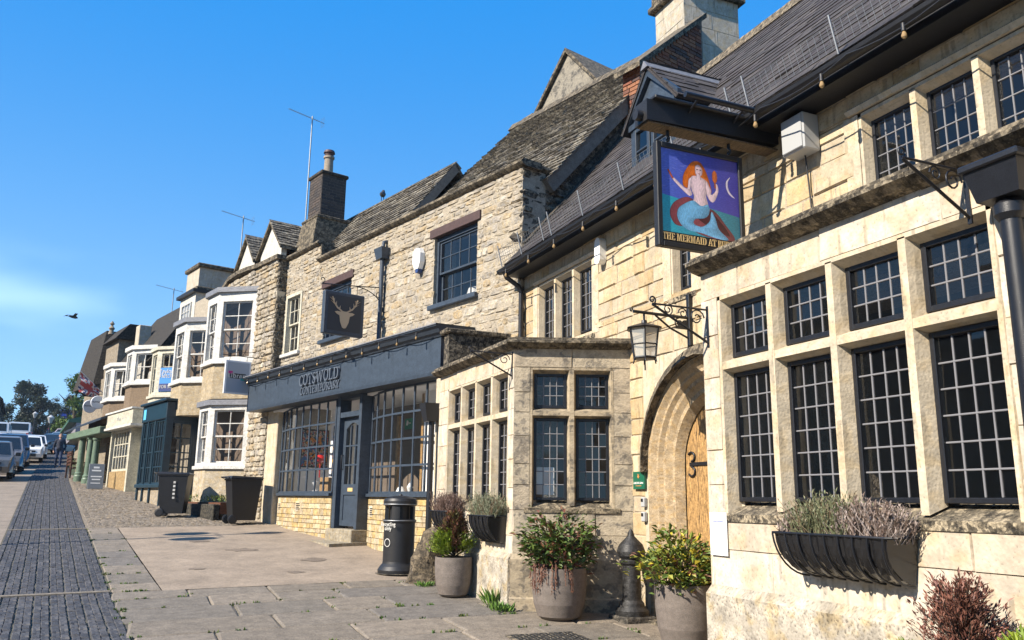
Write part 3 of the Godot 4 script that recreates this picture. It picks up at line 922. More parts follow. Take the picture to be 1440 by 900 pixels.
	# ---- main wall
	var holes := [[9.40, 11.22, 4.00, 5.02], [7.20, 7.68, 4.08, 4.92], [2.0, 4.90, 4.10, 5.04], [6.02, 8.28, 0.0, 3.42]]
	var doorways := [[2.5, 5.4, 0.95, 3.45], [9.0, 11.6, 0.95, 3.45]]   # the bays open into the rooms
	var mw := MB.new(fm)
	wall(mw, -3.0, 11.75, 0.0, 5.36, holes + doorways, -0.55, -0.014)
	part(o, "wall", mw, M["mortar"])
	var hid := holes + [[9.11, 11.9, 0.0, 3.7], [2.3, 5.9, 0.0, 3.72], [-3.0, 1.5, 0.0, 5.4]]
	place(o, "stone", "wallstone", "inn", courses(fm.translated_local(F(0, 0, -0.035)), 0.0, 11.7, 0.45, 5.36, hid, [0.14, 0.27], [0.22, 0.6], 0.036, 0.006, 6), M["v_ashlar"], 295)
	# upper windows
	for w in [[9.46, 11.16, 3, 4.05, 5.0, 4, 5], [7.24, 7.64, 1, 4.12, 4.90, 3, 5], [2.1, 4.84, 5, 4.15, 5.02, 4, 5]]:
		mullioned(o, fm, w[0], w[1], w[2], w[3], 0.0, w[4], M["dressed"], 3, w[6], w[5])
		var lab := MB.new(fm)
		lab.ext([[0.0, w[4] + 0.01], [0.03, w[4] + 0.01], [0.05, w[4] + 0.05], [0.0, w[4] + 0.09]], w[0] - 0.1, w[1] + 0.1)
		part(o, "window_label", lab, M["dressed"])
		for e in [[w[0] - 0.16, w[0] - 0.005], [w[1] + 0.005, w[1] + 0.16]]:
			var jm := MB.new(fm)
			jm.fb(e[0], e[1], w[3] - 0.1, w[4], -0.02, 0.006)
			part(o, "window_surround", jm, M["dressed"])
	# white shade standing inside the upper casement
	var shd := MB.new(fm)
	shd.lathe([[0.20, 0.0], [0.13, 0.28]], 14, F(3.95, 4.25, -0.42))
	part(o, "lamp_shade", shd, M["white_paint"])
	# ---- arched doorway
	var c := 7.15
	var rings := [[1.06, 0.0, 3.30], [0.96, -0.05, 3.19], [0.90, -0.10, 3.12], [0.80, -0.15, 3.02], [0.70, -0.25, 2.90]]
	var prev := arch_pts(c, rings[0][0], 2.18, rings[0][2], 0.45)
	# spandrels: fill the square opening down to the outermost arch
	var sp := MB.new(fm)
	var top := 3.42
	for i in prev.size() - 1:
		var p: Vector2 = prev[i]; var q: Vector2 = prev[i + 1]
		if i == 0: sp.quadn(F(6.02, 0.45, -0.004), F(6.02, q.y, -0.004), F(q.x, q.y, -0.004), F(p.x, p.y, -0.004), Vector3(-1, 0, 0))
		elif i == prev.size() - 2: sp.quadn(F(8.28, 0.45, -0.004), F(8.28, p.y, -0.004), F(p.x, p.y, -0.004), F(q.x, q.y, -0.004), Vector3(-1, 0, 0))
		else:
			var e := 6.02 if p.x + q.x < 2 * c else 8.28
			sp.quadn(F(e, p.y, -0.004), F(e, q.y, -0.004), F(q.x, q.y, -0.004), F(p.x, p.y, -0.004), Vector3(-1, 0, 0))
	sp.quadn(F(6.02, 3.30, -0.004), F(6.02, top, -0.004), F(8.28, top, -0.004), F(8.28, 3.30, -0.004), Vector3(-1, 0, 0))
	part(o, "arch_spandrel", sp, M["dressed"])
	for k in rings.size() - 1:
		var a := arch_pts(c, rings[k][0], 2.18, rings[k][2], 0.45); var b := arch_pts(c, rings[k + 1][0], 2.18, rings[k + 1][2], 0.45)
		var rm := MB.new(fm)
		var half: float = (rings[k][1] + rings[k + 1][1]) / 2
		for i in a.size() - 1:
			var m0: Vector2 = a[i].lerp(b[i], 0.45); var m1: Vector2 = a[i + 1].lerp(b[i + 1], 0.45)
			rm.quadn(F(a[i].x, a[i].y, rings[k][1]), F(a[i + 1].x, a[i + 1].y, rings[k][1]), F(m1.x, m1.y, rings[k][1] - 0.004), F(m0.x, m0.y, rings[k][1] - 0.004), Vector3(-1, 0, 0))
			rm.quad(F(m0.x, m0.y, rings[k][1] - 0.004), F(m1.x, m1.y, rings[k][1] - 0.004), F(b[i + 1].x, b[i + 1].y, rings[k + 1][1]), F(b[i].x, b[i].y, rings[k + 1][1]))
		part(o, "arch_moulding", rm, mat("arch_stone", .56, .43, .27, 0.92, "stone", 0.9, "n_rough", 0.6))
	# hood mould
	var ho := arch_pts(c, 1.16, 2.18, 3.42, 2.12); var hi := arch_pts(c, 1.06, 2.18, 3.31, 2.12)
	var hm := MB.new(fm)
	for i in ho.size() - 1:
		hm.hull8([F(ho[i].x, ho[i].y, 0), F(ho[i + 1].x, ho[i + 1].y, 0), F(hi[i + 1].x, hi[i + 1].y, 0), F(hi[i].x, hi[i].y, 0), F(ho[i].x, ho[i].y, 0.05), F(ho[i + 1].x, ho[i + 1].y, 0.05), F(hi[i + 1].x, hi[i + 1].y, 0.10), F(hi[i].x, hi[i].y, 0.10)])
	part(o, "hood_mould", hm, M["coping"])
	# oak door: five planks and iron straps
	var door := Node3D.new(); door.name = "door"; o.add_child(door)
	for i in 6:
		var s0 := c - 0.74 + i * 0.247
		var pk := MB.new(fm)
		pk.fb(s0 + 0.004, s0 + 0.243, 0.5, 2.98, -0.33, -0.27 + rng.randf_range(0, 0.004), 0.006)
		part(door, "plank", pk, M["oak"])
	for y in [1.05, 2.20]:
		var hg := MB.new(fm)
		hg.fb(c - 0.55, c + 0.62, y - 0.02, y + 0.02, -0.268, -0.252, 0.004)
		for kk in [-1.0, 1.0]:
			var arc := []
			for t in 9: arc.append(F(c + 0.58 - 0.06 * sin(t * 0.52), y + kk * (0.03 + 0.05 * (1 - cos(t * 0.52))), -0.255))
			hg.tube(arc, 0.012, 6)
		part(door, "strap_hinge", hg, M["iron"])
	var stp := MB.new(fm)
	stp.fb(6.3, 8.0, 0.3, 0.56, -0.5, 0.18, 0.01)
	part(o, "doorstep", stp, M["coping"])
	# ---- dark rooms behind the glass
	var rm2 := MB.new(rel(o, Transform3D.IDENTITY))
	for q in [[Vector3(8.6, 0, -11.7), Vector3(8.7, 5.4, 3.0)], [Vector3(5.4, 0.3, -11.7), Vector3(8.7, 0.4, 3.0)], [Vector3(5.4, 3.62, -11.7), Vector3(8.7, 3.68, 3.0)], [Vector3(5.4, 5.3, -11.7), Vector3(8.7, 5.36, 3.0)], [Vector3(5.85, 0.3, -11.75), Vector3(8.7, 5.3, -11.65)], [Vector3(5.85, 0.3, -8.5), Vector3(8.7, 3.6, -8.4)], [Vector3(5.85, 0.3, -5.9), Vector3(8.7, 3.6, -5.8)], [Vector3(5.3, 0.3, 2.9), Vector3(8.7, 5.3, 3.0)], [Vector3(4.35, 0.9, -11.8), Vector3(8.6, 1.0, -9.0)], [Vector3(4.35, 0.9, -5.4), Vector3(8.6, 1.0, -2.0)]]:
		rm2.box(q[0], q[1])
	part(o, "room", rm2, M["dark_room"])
	var cu := MB.new(fa)
	for s in [[9.4, 9.6], [9.95, 10.2], [10.5, 10.75], [11.05, 11.3]]:
		for j in 5: cu.fb(lerpf(s[0], s[1], j / 5.0), lerpf(s[0], s[1], (j + 0.9) / 5.0), 1.85, 3.3, -0.36 - 0.03 * (j % 2), -0.33 - 0.03 * (j % 2))
	part(o, "curtain", cu, M["curtain"])
	var pp := MB.new(fc)
	pp.fb(0.92, 1.13, 1.86, 2.18, -0.185, -0.18)
	part(o, "notice", pp, M["white_plastic"], "white paper notice behind the leaded panes")
	# ---- roof
	var pit := atan2(8.72 - 5.42, 7.85 - 4.93)
	var len := Vector2(8.72 - 5.42, 7.85 - 4.93).length()
	var rf := rel(o, roof_frame(Vector3(4.93, 5.42, 0), 0, pit))
	var deck := MB.new(rf)
	deck.hull8([F(-3.0, 0, -0.14), F(11.70, 0, -0.14), F(11.70, 0, -0.012), F(-3.0, 0, -0.012), F(-3.0, len, -0.14), F(12.44, len, -0.14), F(12.44, len, -0.012), F(-3.0, len, -0.012)])
	var slates := []
	var ry := 0.0
	while ry < len - 0.05:
		var e: float = 11.68 + 0.262 * max(0.0, 4.93 + (ry + 0.18) * cos(pit) - 5.22)
		slates.append_array(courses(rf.translated_local(F(0, 0, -0.008)), -1.0, e, ry, ry + 0.18, [[7.62, 8.86, 0.55, 2.2]], [0.18, 0.18], [0.17, 0.30], 0.011, 0.003, 5, 1.0, 1.05))
		ry += 0.18
	var back := MB.new(rel(o, Transform3D.IDENTITY))
	back.hull8([Vector3(7.86, 8.66, 3.0), Vector3(7.86, 8.66, -11.72), Vector3(10.9, 5.3, -11.72), Vector3(10.9, 5.3, 3.0), Vector3(7.86, 8.74, 3.0), Vector3(7.86, 8.74, -11.72), Vector3(10.95, 5.4, -11.72), Vector3(10.95, 5.4, 3.0)])
	back.box(Vector3(10.6, 0, -11.7), Vector3(10.8, 5.4, 3.0))
	var ro := part(o, "roof", deck, TONES["slate"][1][1])
	part(ro, "back_slope", back, M["lead"])
	place(ro, "slate", "slate", "slate", slates, M["v_slate"], 290)
	var rg := MB.new(rel(o, Transform3D.IDENTITY))
	var zz := 2.5
	while zz > -12.2:
		rg.hull8([Vector3(7.70, 8.58, zz), Vector3(8.0, 8.58, zz), Vector3(8.0, 8.58, zz - 0.44), Vector3(7.70, 8.58, zz - 0.44), Vector3(7.82, 8.80 + rng.randf_range(-.01, .01), zz), Vector3(7.9, 8.80, zz), Vector3(7.9, 8.80, zz - 0.44), Vector3(7.82, 8.80, zz - 0.44)])
		zz -= 0.45
	part(ro, "ridge_tiles", rg, mat("ridge", .36, .31, .24, 0.95, "lichen", 0.8, "n_rough", 0.8))
	# mortar fillet and lead where the slates meet the taller neighbour
	var fil := MB.new(rf)
	for h in [[0.28, 0.05, 0.02], [0.12, 0.24, 0.06]]:
		fil.hull8([F(11.80 - h[0], 0.5, -0.02), F(11.80 + h[2], 0.5, -0.02), F(11.80 + h[2], 0.5, h[1]), F(11.80 - h[0], 0.5, h[1] * 0.5), F(12.46 - h[0], len, -0.02), F(12.46 + h[2], len, -0.02), F(12.46 + h[2], len, h[1]), F(12.46 - h[0], len, h[1] * 0.5)])
	part(ro, "mortar_fillet", fil, mat("fillet", .15, .135, .12, 0.95, "lichen", 1.4, "n_rough", 0.9))
	# eaves board, gutter and brackets
	var ev := MB.new(rel(o, Transform3D.IDENTITY))
	ev.box(Vector3(4.99, 5.24, -11.72), Vector3(5.30, 5.34, 3.0))
	part(o, "eaves_board", ev, M["black_timber"])
	var gut := MB.new(rel(o, Transform3D.IDENTITY))
	gut.ext_gutter(Vector3(4.90, 5.33, 3.0), Vector3(4.90, 5.33, -11.78), 0.062)
	part(o, "gutter", gut, M["black_timber"])
	# chimney at the far end of the ridge: ashlar stack on a brick shoulder
	var ch := Node3D.new(); ch.name = "chimney"; o.add_child(ch)
	var cc := MB.new(rel(o, Transform3D.IDENTITY))
	cc.box(Vector3(9.185, 5.5, -13.58), Vector3(10.55, 12.5, -12.592))
	part(ch, "core", cc, M["mortar"])
	var chb := courses(rel(o, Transform3D(Basis(), Vector3(9.195, 0, 0))), 12.58, 13.6, 9.2, 12.5, [], [0.34, 0.40], [0.45, 0.75], 0.02, 0.002, 4)
	chb.append_array(courses(rel(o, Transform3D(Basis(Vector3.UP, PI / 2), Vector3(9.19, 0, -12.60))), -1.37, 0.0, 8.6, 12.5, [], [0.34, 0.40], [0.45, 0.75], 0.02, 0.002, 4))
	tones("stack", func(k, cl): return mat(k, cl.x, cl.y, cl.z, 0.92, "smooth", 1.9, "n_fine", 0.3), [Vector3(.49, .445, .36), Vector3(.475, .43, .35), Vector3(.505, .455, .37), Vector3(.46, .42, .345)])
	place(ch, "ashlar_block", "ashlar", "stack", chb, M["v_ashlar"], 120)
	var cap := MB.new(rel(o, Transform3D.IDENTITY))
	cap.cbox(Vector3(9.05, 12.05, -13.72), Vector3(10.69, 12.20, -12.46), 0.03); cap.cbox(Vector3(9.11, 12.205, -13.66), Vector3(10.63, 12.7, -12.52), 0.03)
	part(ch, "chimney_cap", cap, M["coping"])
	build_dormer(o)
	build_inn_trim(o)

func build_dormer(o: Node3D):
	# black boarded dormer: front at x = 5.55, gable towards the street
	var d := Node3D.new(); d.name = "dormer"; o.add_child(d)
	var fr := rel(o, Transform3D(Basis(), Vector3(5.55, 0, 0)))
	var s0 := 7.82; var s1 := 8.88; var sm := 8.40
	var w := MB.new(fr)
	w.fb(s0 + 0.04, s0 + 0.16, 5.92, 6.62, -0.08, 0.0); w.fb(s1 - 0.1, s1 - 0.02, 5.92, 6.62, -0.08, 0.0)
	w.fb(s0, s1, 5.86, 5.95, -0.08, 0.03); w.fb(s0, s1, 6.60, 6.68, -0.08, 0.03)
	part(d, "front_frame", w, M["slate_blue_dark"])
	light(o, fr, sm + 0.02, s1 - 0.08, 5.94, 6.60, 0.01, 1, 2, 0.06, M["slate_blue_dark"], 0.03, M["slate_blue_dark"], M["pane"])
	light(o, fr, s0 + 0.12, sm - 0.02, 5.94, 6.60, 0.01, 1, 2, 0.06, M["slate_blue_dark"], 0.03, M["slate_blue_dark"], M["pane"])
	var gb := MB.new(fr)
	gb.slab([[s0, 6.66], [s1, 6.66], [sm - 0.03, 7.20]], -0.08, -0.01)
	part(d, "gable_board", gb, M["slate_blue"])
	var bb := MB.new(fr)
	for e in [[s0 - 0.10, 6.58], [s1 + 0.10, 6.58]]:
		bb.slab([[e[0], e[1]], [e[0], e[1] + 0.12], [sm - 0.03, 7.30], [sm - 0.03, 7.17]], -0.01, 0.05)
	part(d, "bargeboard", bb, M["slate_blue_dark"])
	# cheeks: upright boards following the roof
	for s in [s0 + 0.02, s1 - 0.02]:
		for i in 8:
			var x0 := 5.56 + i * 0.115
			var yb := 5.42 + (x0 - 4.93) * 1.130
			var ck := MB.new(rel(o, Transform3D.IDENTITY))
			ck.cbox(Vector3(x0, min(yb - 0.05, 6.5), -s - 0.02), Vector3(x0 + 0.105, 6.64, -s + 0.02), 0.006)
			if yb < 6.6: part(d, "cheek_board", ck, M["black_timber"])
	# slated roof of the dormer
	for sd in [-1.0, 1.0]:
		var hw := (sm - 0.03 - s0 + 0.12) if sd < 0 else (s1 + 0.12 - sm + 0.03)
		var pit := atan2(0.74, hw)
		# eave line along +x, slope rising towards the dormer ridge
		var b := Basis(Vector3.UP, PI / 2 if sd < 0 else -PI / 2) * Basis(Vector3(0, 0, 1), -(PI / 2 - pit))
		var e: float = s0 - 0.12 if sd < 0 else s1 + 0.12
		var fr2 := rel(o, Transform3D(b, Vector3(5.48, 6.60, -e)))
		var L := Vector2(0.74, hw).length()
		var rb := MB.new(fr2)
		var a0 := 0.0; var a1 := 1.9
		if sd < 0: rb.fb(-a1, a0, 0, L, -0.04, -0.012)
		else: rb.fb(a0, a1, 0, L, -0.04, -0.012)
		part(d, "roof_boarding", rb, TONES["slate"][1][1])
		place(d, "dormer_slate", "slate", "slate", courses(fr2, -1.9 if sd < 0 else 0.0, 0.0 if sd < 0 else 1.9, 0.0, L, [], [0.15, 0.17], [0.2, 0.3], 0.012, 0.003, 5, 1.0, 1.05), M["v_fine"], 80)
	var fl := MB.new(rel(o, Transform3D.IDENTITY))
	fl.hull8([Vector3(5.45, 7.27, -8.45), Vector3(5.45, 7.27, -8.29), Vector3(7.0, 7.27, -8.29), Vector3(7.0, 7.27, -8.45), Vector3(5.45, 7.37, -8.38), Vector3(5.45, 7.37, -8.36), Vector3(7.0, 7.37, -8.36), Vector3(7.0, 7.37, -8.38)])
	part(d, "ridge_roll", fl, M["lead"])

func build_inn_trim(o: Node3D):
	var id := rel(o, Transform3D.IDENTITY)
	# pigeon guard of welded wire along the gutter, on galvanised posts
	var bg := Node3D.new(); bg.name = "wire_guard"; o.add_child(bg)
	var wm := MB.new(id)
	var base := Vector3(4.86, 5.42, 0); var lean := Vector3(-0.06, 0.20, 0)
	var z := -11.7
	while z < 0.0:
		wm.box(base + Vector3(-0.002, 0, z), base + Vector3(0.002, 0.0, z + 0.004) + Vector3(0, 0.001, 0))
		var p := base + Vector3(0, 0, z)
		wm.tube([p, p + lean], 0.0026, 3, false)
		z += 0.075
	for k in 5:
		var q := base + lean * (k / 4.0)
		wm.tube([q + Vector3(0, 0, -11.7), q + Vector3(0, 0, 0)], 0.0032, 3, false)
	part(bg, "mesh_panel", wm, M["galv"])
	for zp in [-11.6, -10.85, -10.1, -9.85, -8.95, -7.95, -6.9, -5.95, -5.7, -4.6, -3.5, -2.6]:
		var ps := MB.new(id)
		ps.tube([base + Vector3(0, -0.06, zp), base + lean * 1.35 + Vector3(0, 0, zp)], 0.010, 5)
		part(bg, "guard_post", ps, M["galv"])
	# downpipe by the gallery corner, hopper and pipe by the near bay
	var dp := MB.new(id)
	dp.tube([Vector3(4.90, 5.30, -11.62), Vector3(4.95, 5.20, -11.62), Vector3(5.16, 5.08, -11.62), Vector3(5.20, 4.98, -11.62), Vector3(5.20, 3.75, -11.62)], 0.038, 10)
	part(o, "downpipe", dp, M["iron"])
	var hp := MB.new(id)
	hp.hull8([Vector3(3.77, 3.29, -2.75), Vector3(3.99, 3.29, -2.75), Vector3(3.99, 3.29, -2.52), Vector3(3.77, 3.29, -2.52), Vector3(3.73, 3.45, -2.78), Vector3(3.99, 3.45, -2.78), Vector3(3.99, 3.45, -2.49), Vector3(3.73, 3.45, -2.49)])
	hp.cbox(Vector3(3.71, 3.45, -2.80), Vector3(3.99, 3.49, -2.47), 0.008)
	hp.lathe([[0.055, 0], [0.075, 0.03], [0.075, 0.08], [0.055, 0.11]], 14, Vector3(3.86, 3.18, -2.64))
	part(o, "rainwater_hopper", hp, M["iron"])
	var dp2 := MB.new(id)
	dp2.tube([Vector3(3.86, 3.2, -2.64), Vector3(3.86, 0.4, -2.64)], 0.052, 14)
	part(o, "downpipe", dp2, M["iron"])
	var hp3 := MB.new(id)
	hp3.hull8([Vector3(3.83, 2.93, -12.12), Vector3(4.02, 2.93, -12.12), Vector3(4.02, 2.93, -11.93), Vector3(3.83, 2.93, -11.93), Vector3(3.77, 3.20, -12.17), Vector3(4.02, 3.20, -12.17), Vector3(4.02, 3.20, -11.88), Vector3(3.77, 3.20, -11.88)])
	part(o, "rainwater_hopper", hp3, M["iron"])
	var dp3 := MB.new(id)
	dp3.tube([Vector3(3.93, 2.95, -12.02), Vector3(3.93, 0.6, -12.02)], 0.045, 12)
	part(o, "downpipe", dp3, M["iron"])

# ---------------------------------------------------------------- the gallery shop
func bow(o: Node3D, fr: Transform3D, s0: float, s1: float, n_end: float, bulge: float, y0: float, y1: float, cols: int, rows: int, flat_near := false):
	# shallow bowed shop window: cols x rows of small panes, each its own mesh
	var pt := func(t: float) -> Vector2:
		var k := 1.0 - pow(2.0 * t - 1.0, 2)
		if flat_near: k = 1.0 - pow(max(0.0, (t - 0.28) / 0.72), 2.4)
		return Vector2(lerp(s0, s1, t), n_end + bulge * k)
	var w := MB.new(fr)
	for i in cols + 1:
		var p: Vector2 = pt.call(float(i) / cols)
		w.fb(p.x - 0.019, p.x + 0.019, y0, y1, p.y - 0.022, p.y + 0.012, 0.006)
	for j in rows + 1:
		var y := lerpf(y0, y1, float(j) / rows)
		for i in cols:
			var p: Vector2 = pt.call(float(i) / cols); var q: Vector2 = pt.call(float(i + 1) / cols)
			var hh := 0.018
			w.hull8([F(p.x, y - hh, p.y - 0.018), F(p.x, y - hh, p.y + 0.014), F(q.x, y - hh, q.y + 0.014), F(q.x, y - hh, q.y - 0.018), F(p.x, y + hh, p.y - 0.018), F(p.x, y + hh, p.y + 0.014), F(q.x, y + hh, q.y + 0.014), F(q.x, y + hh, q.y - 0.018)])
	var win := part(o, "bow_window", w, M["slate_blue"])
	for i in cols:
		var p: Vector2 = pt.call(float(i) / cols); var q: Vector2 = pt.call(float(i + 1) / cols)
		for j in rows:
			var ya := lerpf(y0, y1, float(j) / rows); var yb := lerpf(y0, y1, float(j + 1) / rows)
			var g := MB.new(fr)
			g.quadn(F(p.x, ya, p.y - 0.015), F(q.x, ya, q.y - 0.015), F(q.x, yb, q.y - 0.015 + rng.randf_range(-.004, .004)), F(p.x, yb, p.y - 0.015), Vector3(-1, 0, 0))
			part(win, "pane", g, M["pane_clear"])
	# board sill and the wall under it follow the bow
	var sl := MB.new(fr); var bw := MB.new(fr)
	for i in cols * 2:
		var p: Vector2 = pt.call(float(i) / cols / 2); var q: Vector2 = pt.call(float(i + 1) / cols / 2)
		sl.hull8([F(p.x, y0 - 0.075, 0), F(p.x, y0 - 0.075, p.y + 0.07), F(q.x, y0 - 0.075, q.y + 0.07), F(q.x, y0 - 0.075, 0), F(p.x, y0 - 0.018, 0), F(p.x, y0 - 0.018, p.y + 0.07), F(q.x, y0 - 0.018, q.y + 0.07), F(q.x, y0 - 0.018, 0)])
		bw.hull8([F(p.x, 0.3, -0.02), F(p.x, 0.3, p.y - 0.012), F(q.x, 0.3, q.y - 0.012), F(q.x, 0.3, -0.02), F(p.x, y0 - 0.075, -0.02), F(p.x, y0 - 0.075, p.y - 0.012), F(q.x, y0 - 0.075, q.y - 0.012), F(q.x, y0 - 0.075, -0.02)])
	part(o, "shop_sill", sl, M["slate_blue"])
	part(o, "stallriser_core", bw, mat("stallriser_mortar", .42, .34, .22, 0.97, "fine", 0.8, "n_rough", 0.7))
	var items := []
	var y := 0.62
	while y < y0 - 0.10:
		var h: float = rng.randf_range(0.075, 0.135)
		if y + h > y0 - 0.10: h = y0 - 0.08 - y
		var t := 0.0
		while t < 0.999:
			var wd: float = rng.randf_range(0.10, 0.30) / (s1 - s0)
			if t + wd > 0.95: wd = 1.0 - t
			var p: Vector2 = pt.call(t); var q: Vector2 = pt.call(t + wd)
			var dv := Vector3(-(q.y - p.y), 0, -(q.x - p.x))
			var L := dv.length(); dv /= L
			var b := Basis(Vector3(-dv.z, 0, dv.x) * 0.022, Vector3(0, h - 0.008, 0), -dv * (L - 0.008))
			items.append([fr * Transform3D(b, F(p.x + 0.004, y, p.y - 0.016)), rng.randi() % 6, rng.randi() % 6, L * h])
			t += wd
		y += h
	return items

func build_gallery():
	var o := thing("gallery_shop", "rubble stone shop with slate blue bow-windowed front and stone tiled roof", "shop", FG * F(4.5, 1.0, 0), FG.basis.get_euler().y)
	var fr := rel(o, FG)
	# upper wall
	var holes := [[1.22, 2.57, 5.20, 6.55], [5.80, 7.08, 5.20, 6.46], [8.35, 9.10, 5.20, 6.57]]
	var w := MB.new(fr)
	wall(w, 0.0, 7.43, 4.2, 7.12, holes, -0.5, -0.010)
	wall(w, 7.43, 9.66, 3.4, 7.55, holes, -0.5, -0.010)
	w.fb(-0.02, 0.05, 3.3, 4.3, -0.5, -0.03)
	part(o, "wall", w, M["mortar"])
	var st := courses(fr.translated_local(F(0, 0, -0.035)), 0.0, 7.43, 4.3, 7.12, holes, [0.06, 0.18], [0.10, 0.46], 0.036, 0.008, 8)
	st.append_array(courses(fr.translated_local(F(0, 0, -0.035)), 7.43, 9.66, 4.3, 7.55, holes, [0.07, 0.13], [0.10, 0.34], 0.036, 0.008, 8))
	place(o, "stone", "rubble", "rubble", st, M["v_rubble"], 298)
	# side wall towards the inn, blackened
	var fs := rel(o, Transform3D(FG.basis * Basis(Vector3.UP, PI / 2), FG.origin))
	var sw := MB.new(fs)
	sw.fb(-6.5, -0.04, 3.4, 7.12, -0.45, -0.03)
	part(o, "side_wall", sw, M["verge_stone"] if M.has("verge_stone") else mat("verge_stone", .27, .245, .205, 0.97, "lichen", 1.2, "n_rough", 1.0))
	place(o, "dark_stone", "rubble", "dark", courses(fs.translated_local(F(0, 0, -0.035)), -2.4, 0.0, 4.4, 7.12, [], [0.10, 0.2], [0.18, 0.5], 0.045, 0.012, 4), M["v_lichen"], 120)
	coping_run(o, fr, -0.10, 7.45, 7.12, 0.09, 0.35, 0.13)
	coping_run(o, fr, 7.43, 9.75, 7.55, 0.09, 0.35, 0.13)
	coping_run(o, fs, -0.85, -0.09, 7.12, 0.06, 0.2, 0.12)
	var stp := MB.new(fr)
	stp.fb(7.38, 7.44, 7.12, 7.56, -0.45, -0.002)
	part(o, "parapet_step", stp, M["coping"])
	# front sash windows with timber lintels
	for h in [[1.22, 2.57, 5.20, 6.55, 4], [5.80, 7.08, 5.20, 6.46, 4]]:
		var l := MB.new(fr)
		l.fb(h[0] - 0.10, h[1] + 0.12, h[3] - 0.03, h[3] + 0.14, -0.1, 0.03, 0.008)
		part(o, "lintel", l, M["lintel"])
		var fb := MB.new(fr)
		fb.fb(h[0], h[0] + 0.06, h[2], h[3] - 0.03, -0.2, -0.07); fb.fb(h[1] - 0.06, h[1], h[2], h[3] - 0.03, -0.2, -0.07); fb.fb(h[0] + 0.06, h[1] - 0.06, h[3] - 0.11, h[3] - 0.03, -0.2, -0.07)
		part(o, "window_frame", fb, M["slate_blue"])
		sash(o, fr, h[0] + 0.06, h[1] - 0.06, h[2] + 0.03, h[3] - 0.11, -0.10, h[4], 2, M["slate_blue"], M["pane"])
		var sl := MB.new(fr)
		sl.fb(h[0] - 0.06, h[1] + 0.06, h[2] - 0.06, h[2] + 0.03, -0.2, 0.08, 0.01)
		part(o, "sill", sl, M["slate_blue"])
	var shd := MB.new(fr)
	shd.lathe([[0.16, 0], [0.10, 0.2]], 12, F(1.75, 5.28, -0.35)); shd.lathe([[0.13, 0], [0.09, 0.2]], 12, F(1.50, 5.28, -0.33))
	part(o, "lamp_shade", shd, M["white_paint"])
	# cream sash
	var cs := MB.new(fr)
	cs.fb(8.27, 8.36, 5.16, 6.64, -0.16, 0.012); cs.fb(9.09, 9.18, 5.16, 6.64, -0.16, 0.012); cs.fb(8.36, 9.09, 6.56, 6.64, -0.16, 0.012)
	part(o, "window_frame", cs, M["cream_paint"])
	sash(o, fr, 8.37, 9.08, 5.22, 6.56, -0.06, 3, 2, M["cream_paint"], M["pane"])
	var cl := MB.new(fr)
	cl.fb(8.22, 9.22, 5.09, 5.17, -0.16, 0.07, 0.008)
	part(o, "sill", cl, M["white_paint"])
	# ---- shop front
	var bays := []
	bays.append_array(bow(o, fr, 5.41, 8.62, 0.10, 0.27, 1.91, 3.74, 8, 4, true))
	bays.append_array(bow(o, fr, 1.62, 4.37, 0.12, 0.28, 1.90, 3.74, 7, 4, true))
	place(o, "stallriser_stone", "wallstone", "honey", bays, M["v_ashlar"], 295)
	for v in [[6.95, 1.62], [8.25, 1.60], [4.0, 1.56]]:
		var vg := MB.new(fr)
		var nn: float = {6.95: 0.35, 8.25: 0.185, 4.0: 0.22}[v[0]]
		vg.fb(v[0] - 0.14, v[0] + 0.14, v[1] - 0.10, v[1] + 0.10, nn - 0.05, nn + 0.012, 0.006)
		var vp := part(o, "vent_block", vg, M["dressed"])
		for j in 4:
			var sl := MB.new(fr)
			sl.fb(v[0] - 0.10, v[0] + 0.10, v[1] - 0.068 + j * 0.036, v[1] - 0.048 + j * 0.036, nn, nn + 0.016)
			part(vp, "vent_slot", sl, M["black_timber"])
	# end pilaster of dressed stone
	var pl := MB.new(fr)
	pl.fb(8.68, 9.28, 0.9, 3.84, -0.3, 0.22, 0.02)
	part(o, "pilaster", pl, M["dressed"])
	var pr := MB.new(fr)
	pr.fb(1.28, 1.60, 0.6, 3.82, -0.3, 0.32, 0.012)
	part(o, "pilaster", pr, M["dressed"])
	# door and its frame
	var df := MB.new(fr)
	df.fb(5.28, 5.40, 1.22, 3.80, 0.10, 0.36, 0.01); df.fb(4.38, 4.48, 1.22, 3.80, 0.10, 0.36, 0.01); df.fb(4.48, 5.28, 3.36, 3.46, 0.12, 0.34); df.fb(4.48, 5.28, 3.72, 3.80, 0.12, 0.34)
	part(o, "door_frame", df, M["slate_blue"])
	var tg := MB.new(fr)
	tg.quadn(F(4.48, 3.46, 0.2), F(5.28, 3.46, 0.2), F(5.28, 3.72, 0.2), F(4.48, 3.72, 0.2), Vector3(-1, 0, 0))
	part(o, "fanlight", tg, M["pane_clear"])
	var door := Node3D.new(); door.name = "door"; o.add_child(door)
	var ds := MB.new(fr)
	ds.fb(4.49, 4.59, 1.27, 3.35, 0.2, 0.25, 0.006); ds.fb(5.17, 5.27, 1.27, 3.35, 0.2, 0.25, 0.006)
	ds.fb(4.59, 5.17, 1.27, 1.38, 0.2, 0.25); ds.fb(4.59, 5.17, 1.86, 2.06, 0.2, 0.25); ds.fb(4.59, 5.17, 1.38, 1.86, 0.205, 0.228)
	var arc := [[4.59, 3.35], [4.59, 3.12]]
	for i in 9: arc.append([4.59 + 0.58 * i / 8.0, 3.12 + 0.13 * sin(PI * i / 8.0)])
	arc.append([5.17, 3.35])
	ds.slab(arc, 0.2, 0.25)
	for s in [4.775, 4.98]: ds.fb(s - 0.015, s + 0.015, 2.06, 3.2, 0.205, 0.245)
	for y in [2.43, 2.80]: ds.fb(4.59, 5.17, y - 0.014, y + 0.014, 0.205, 0.242)
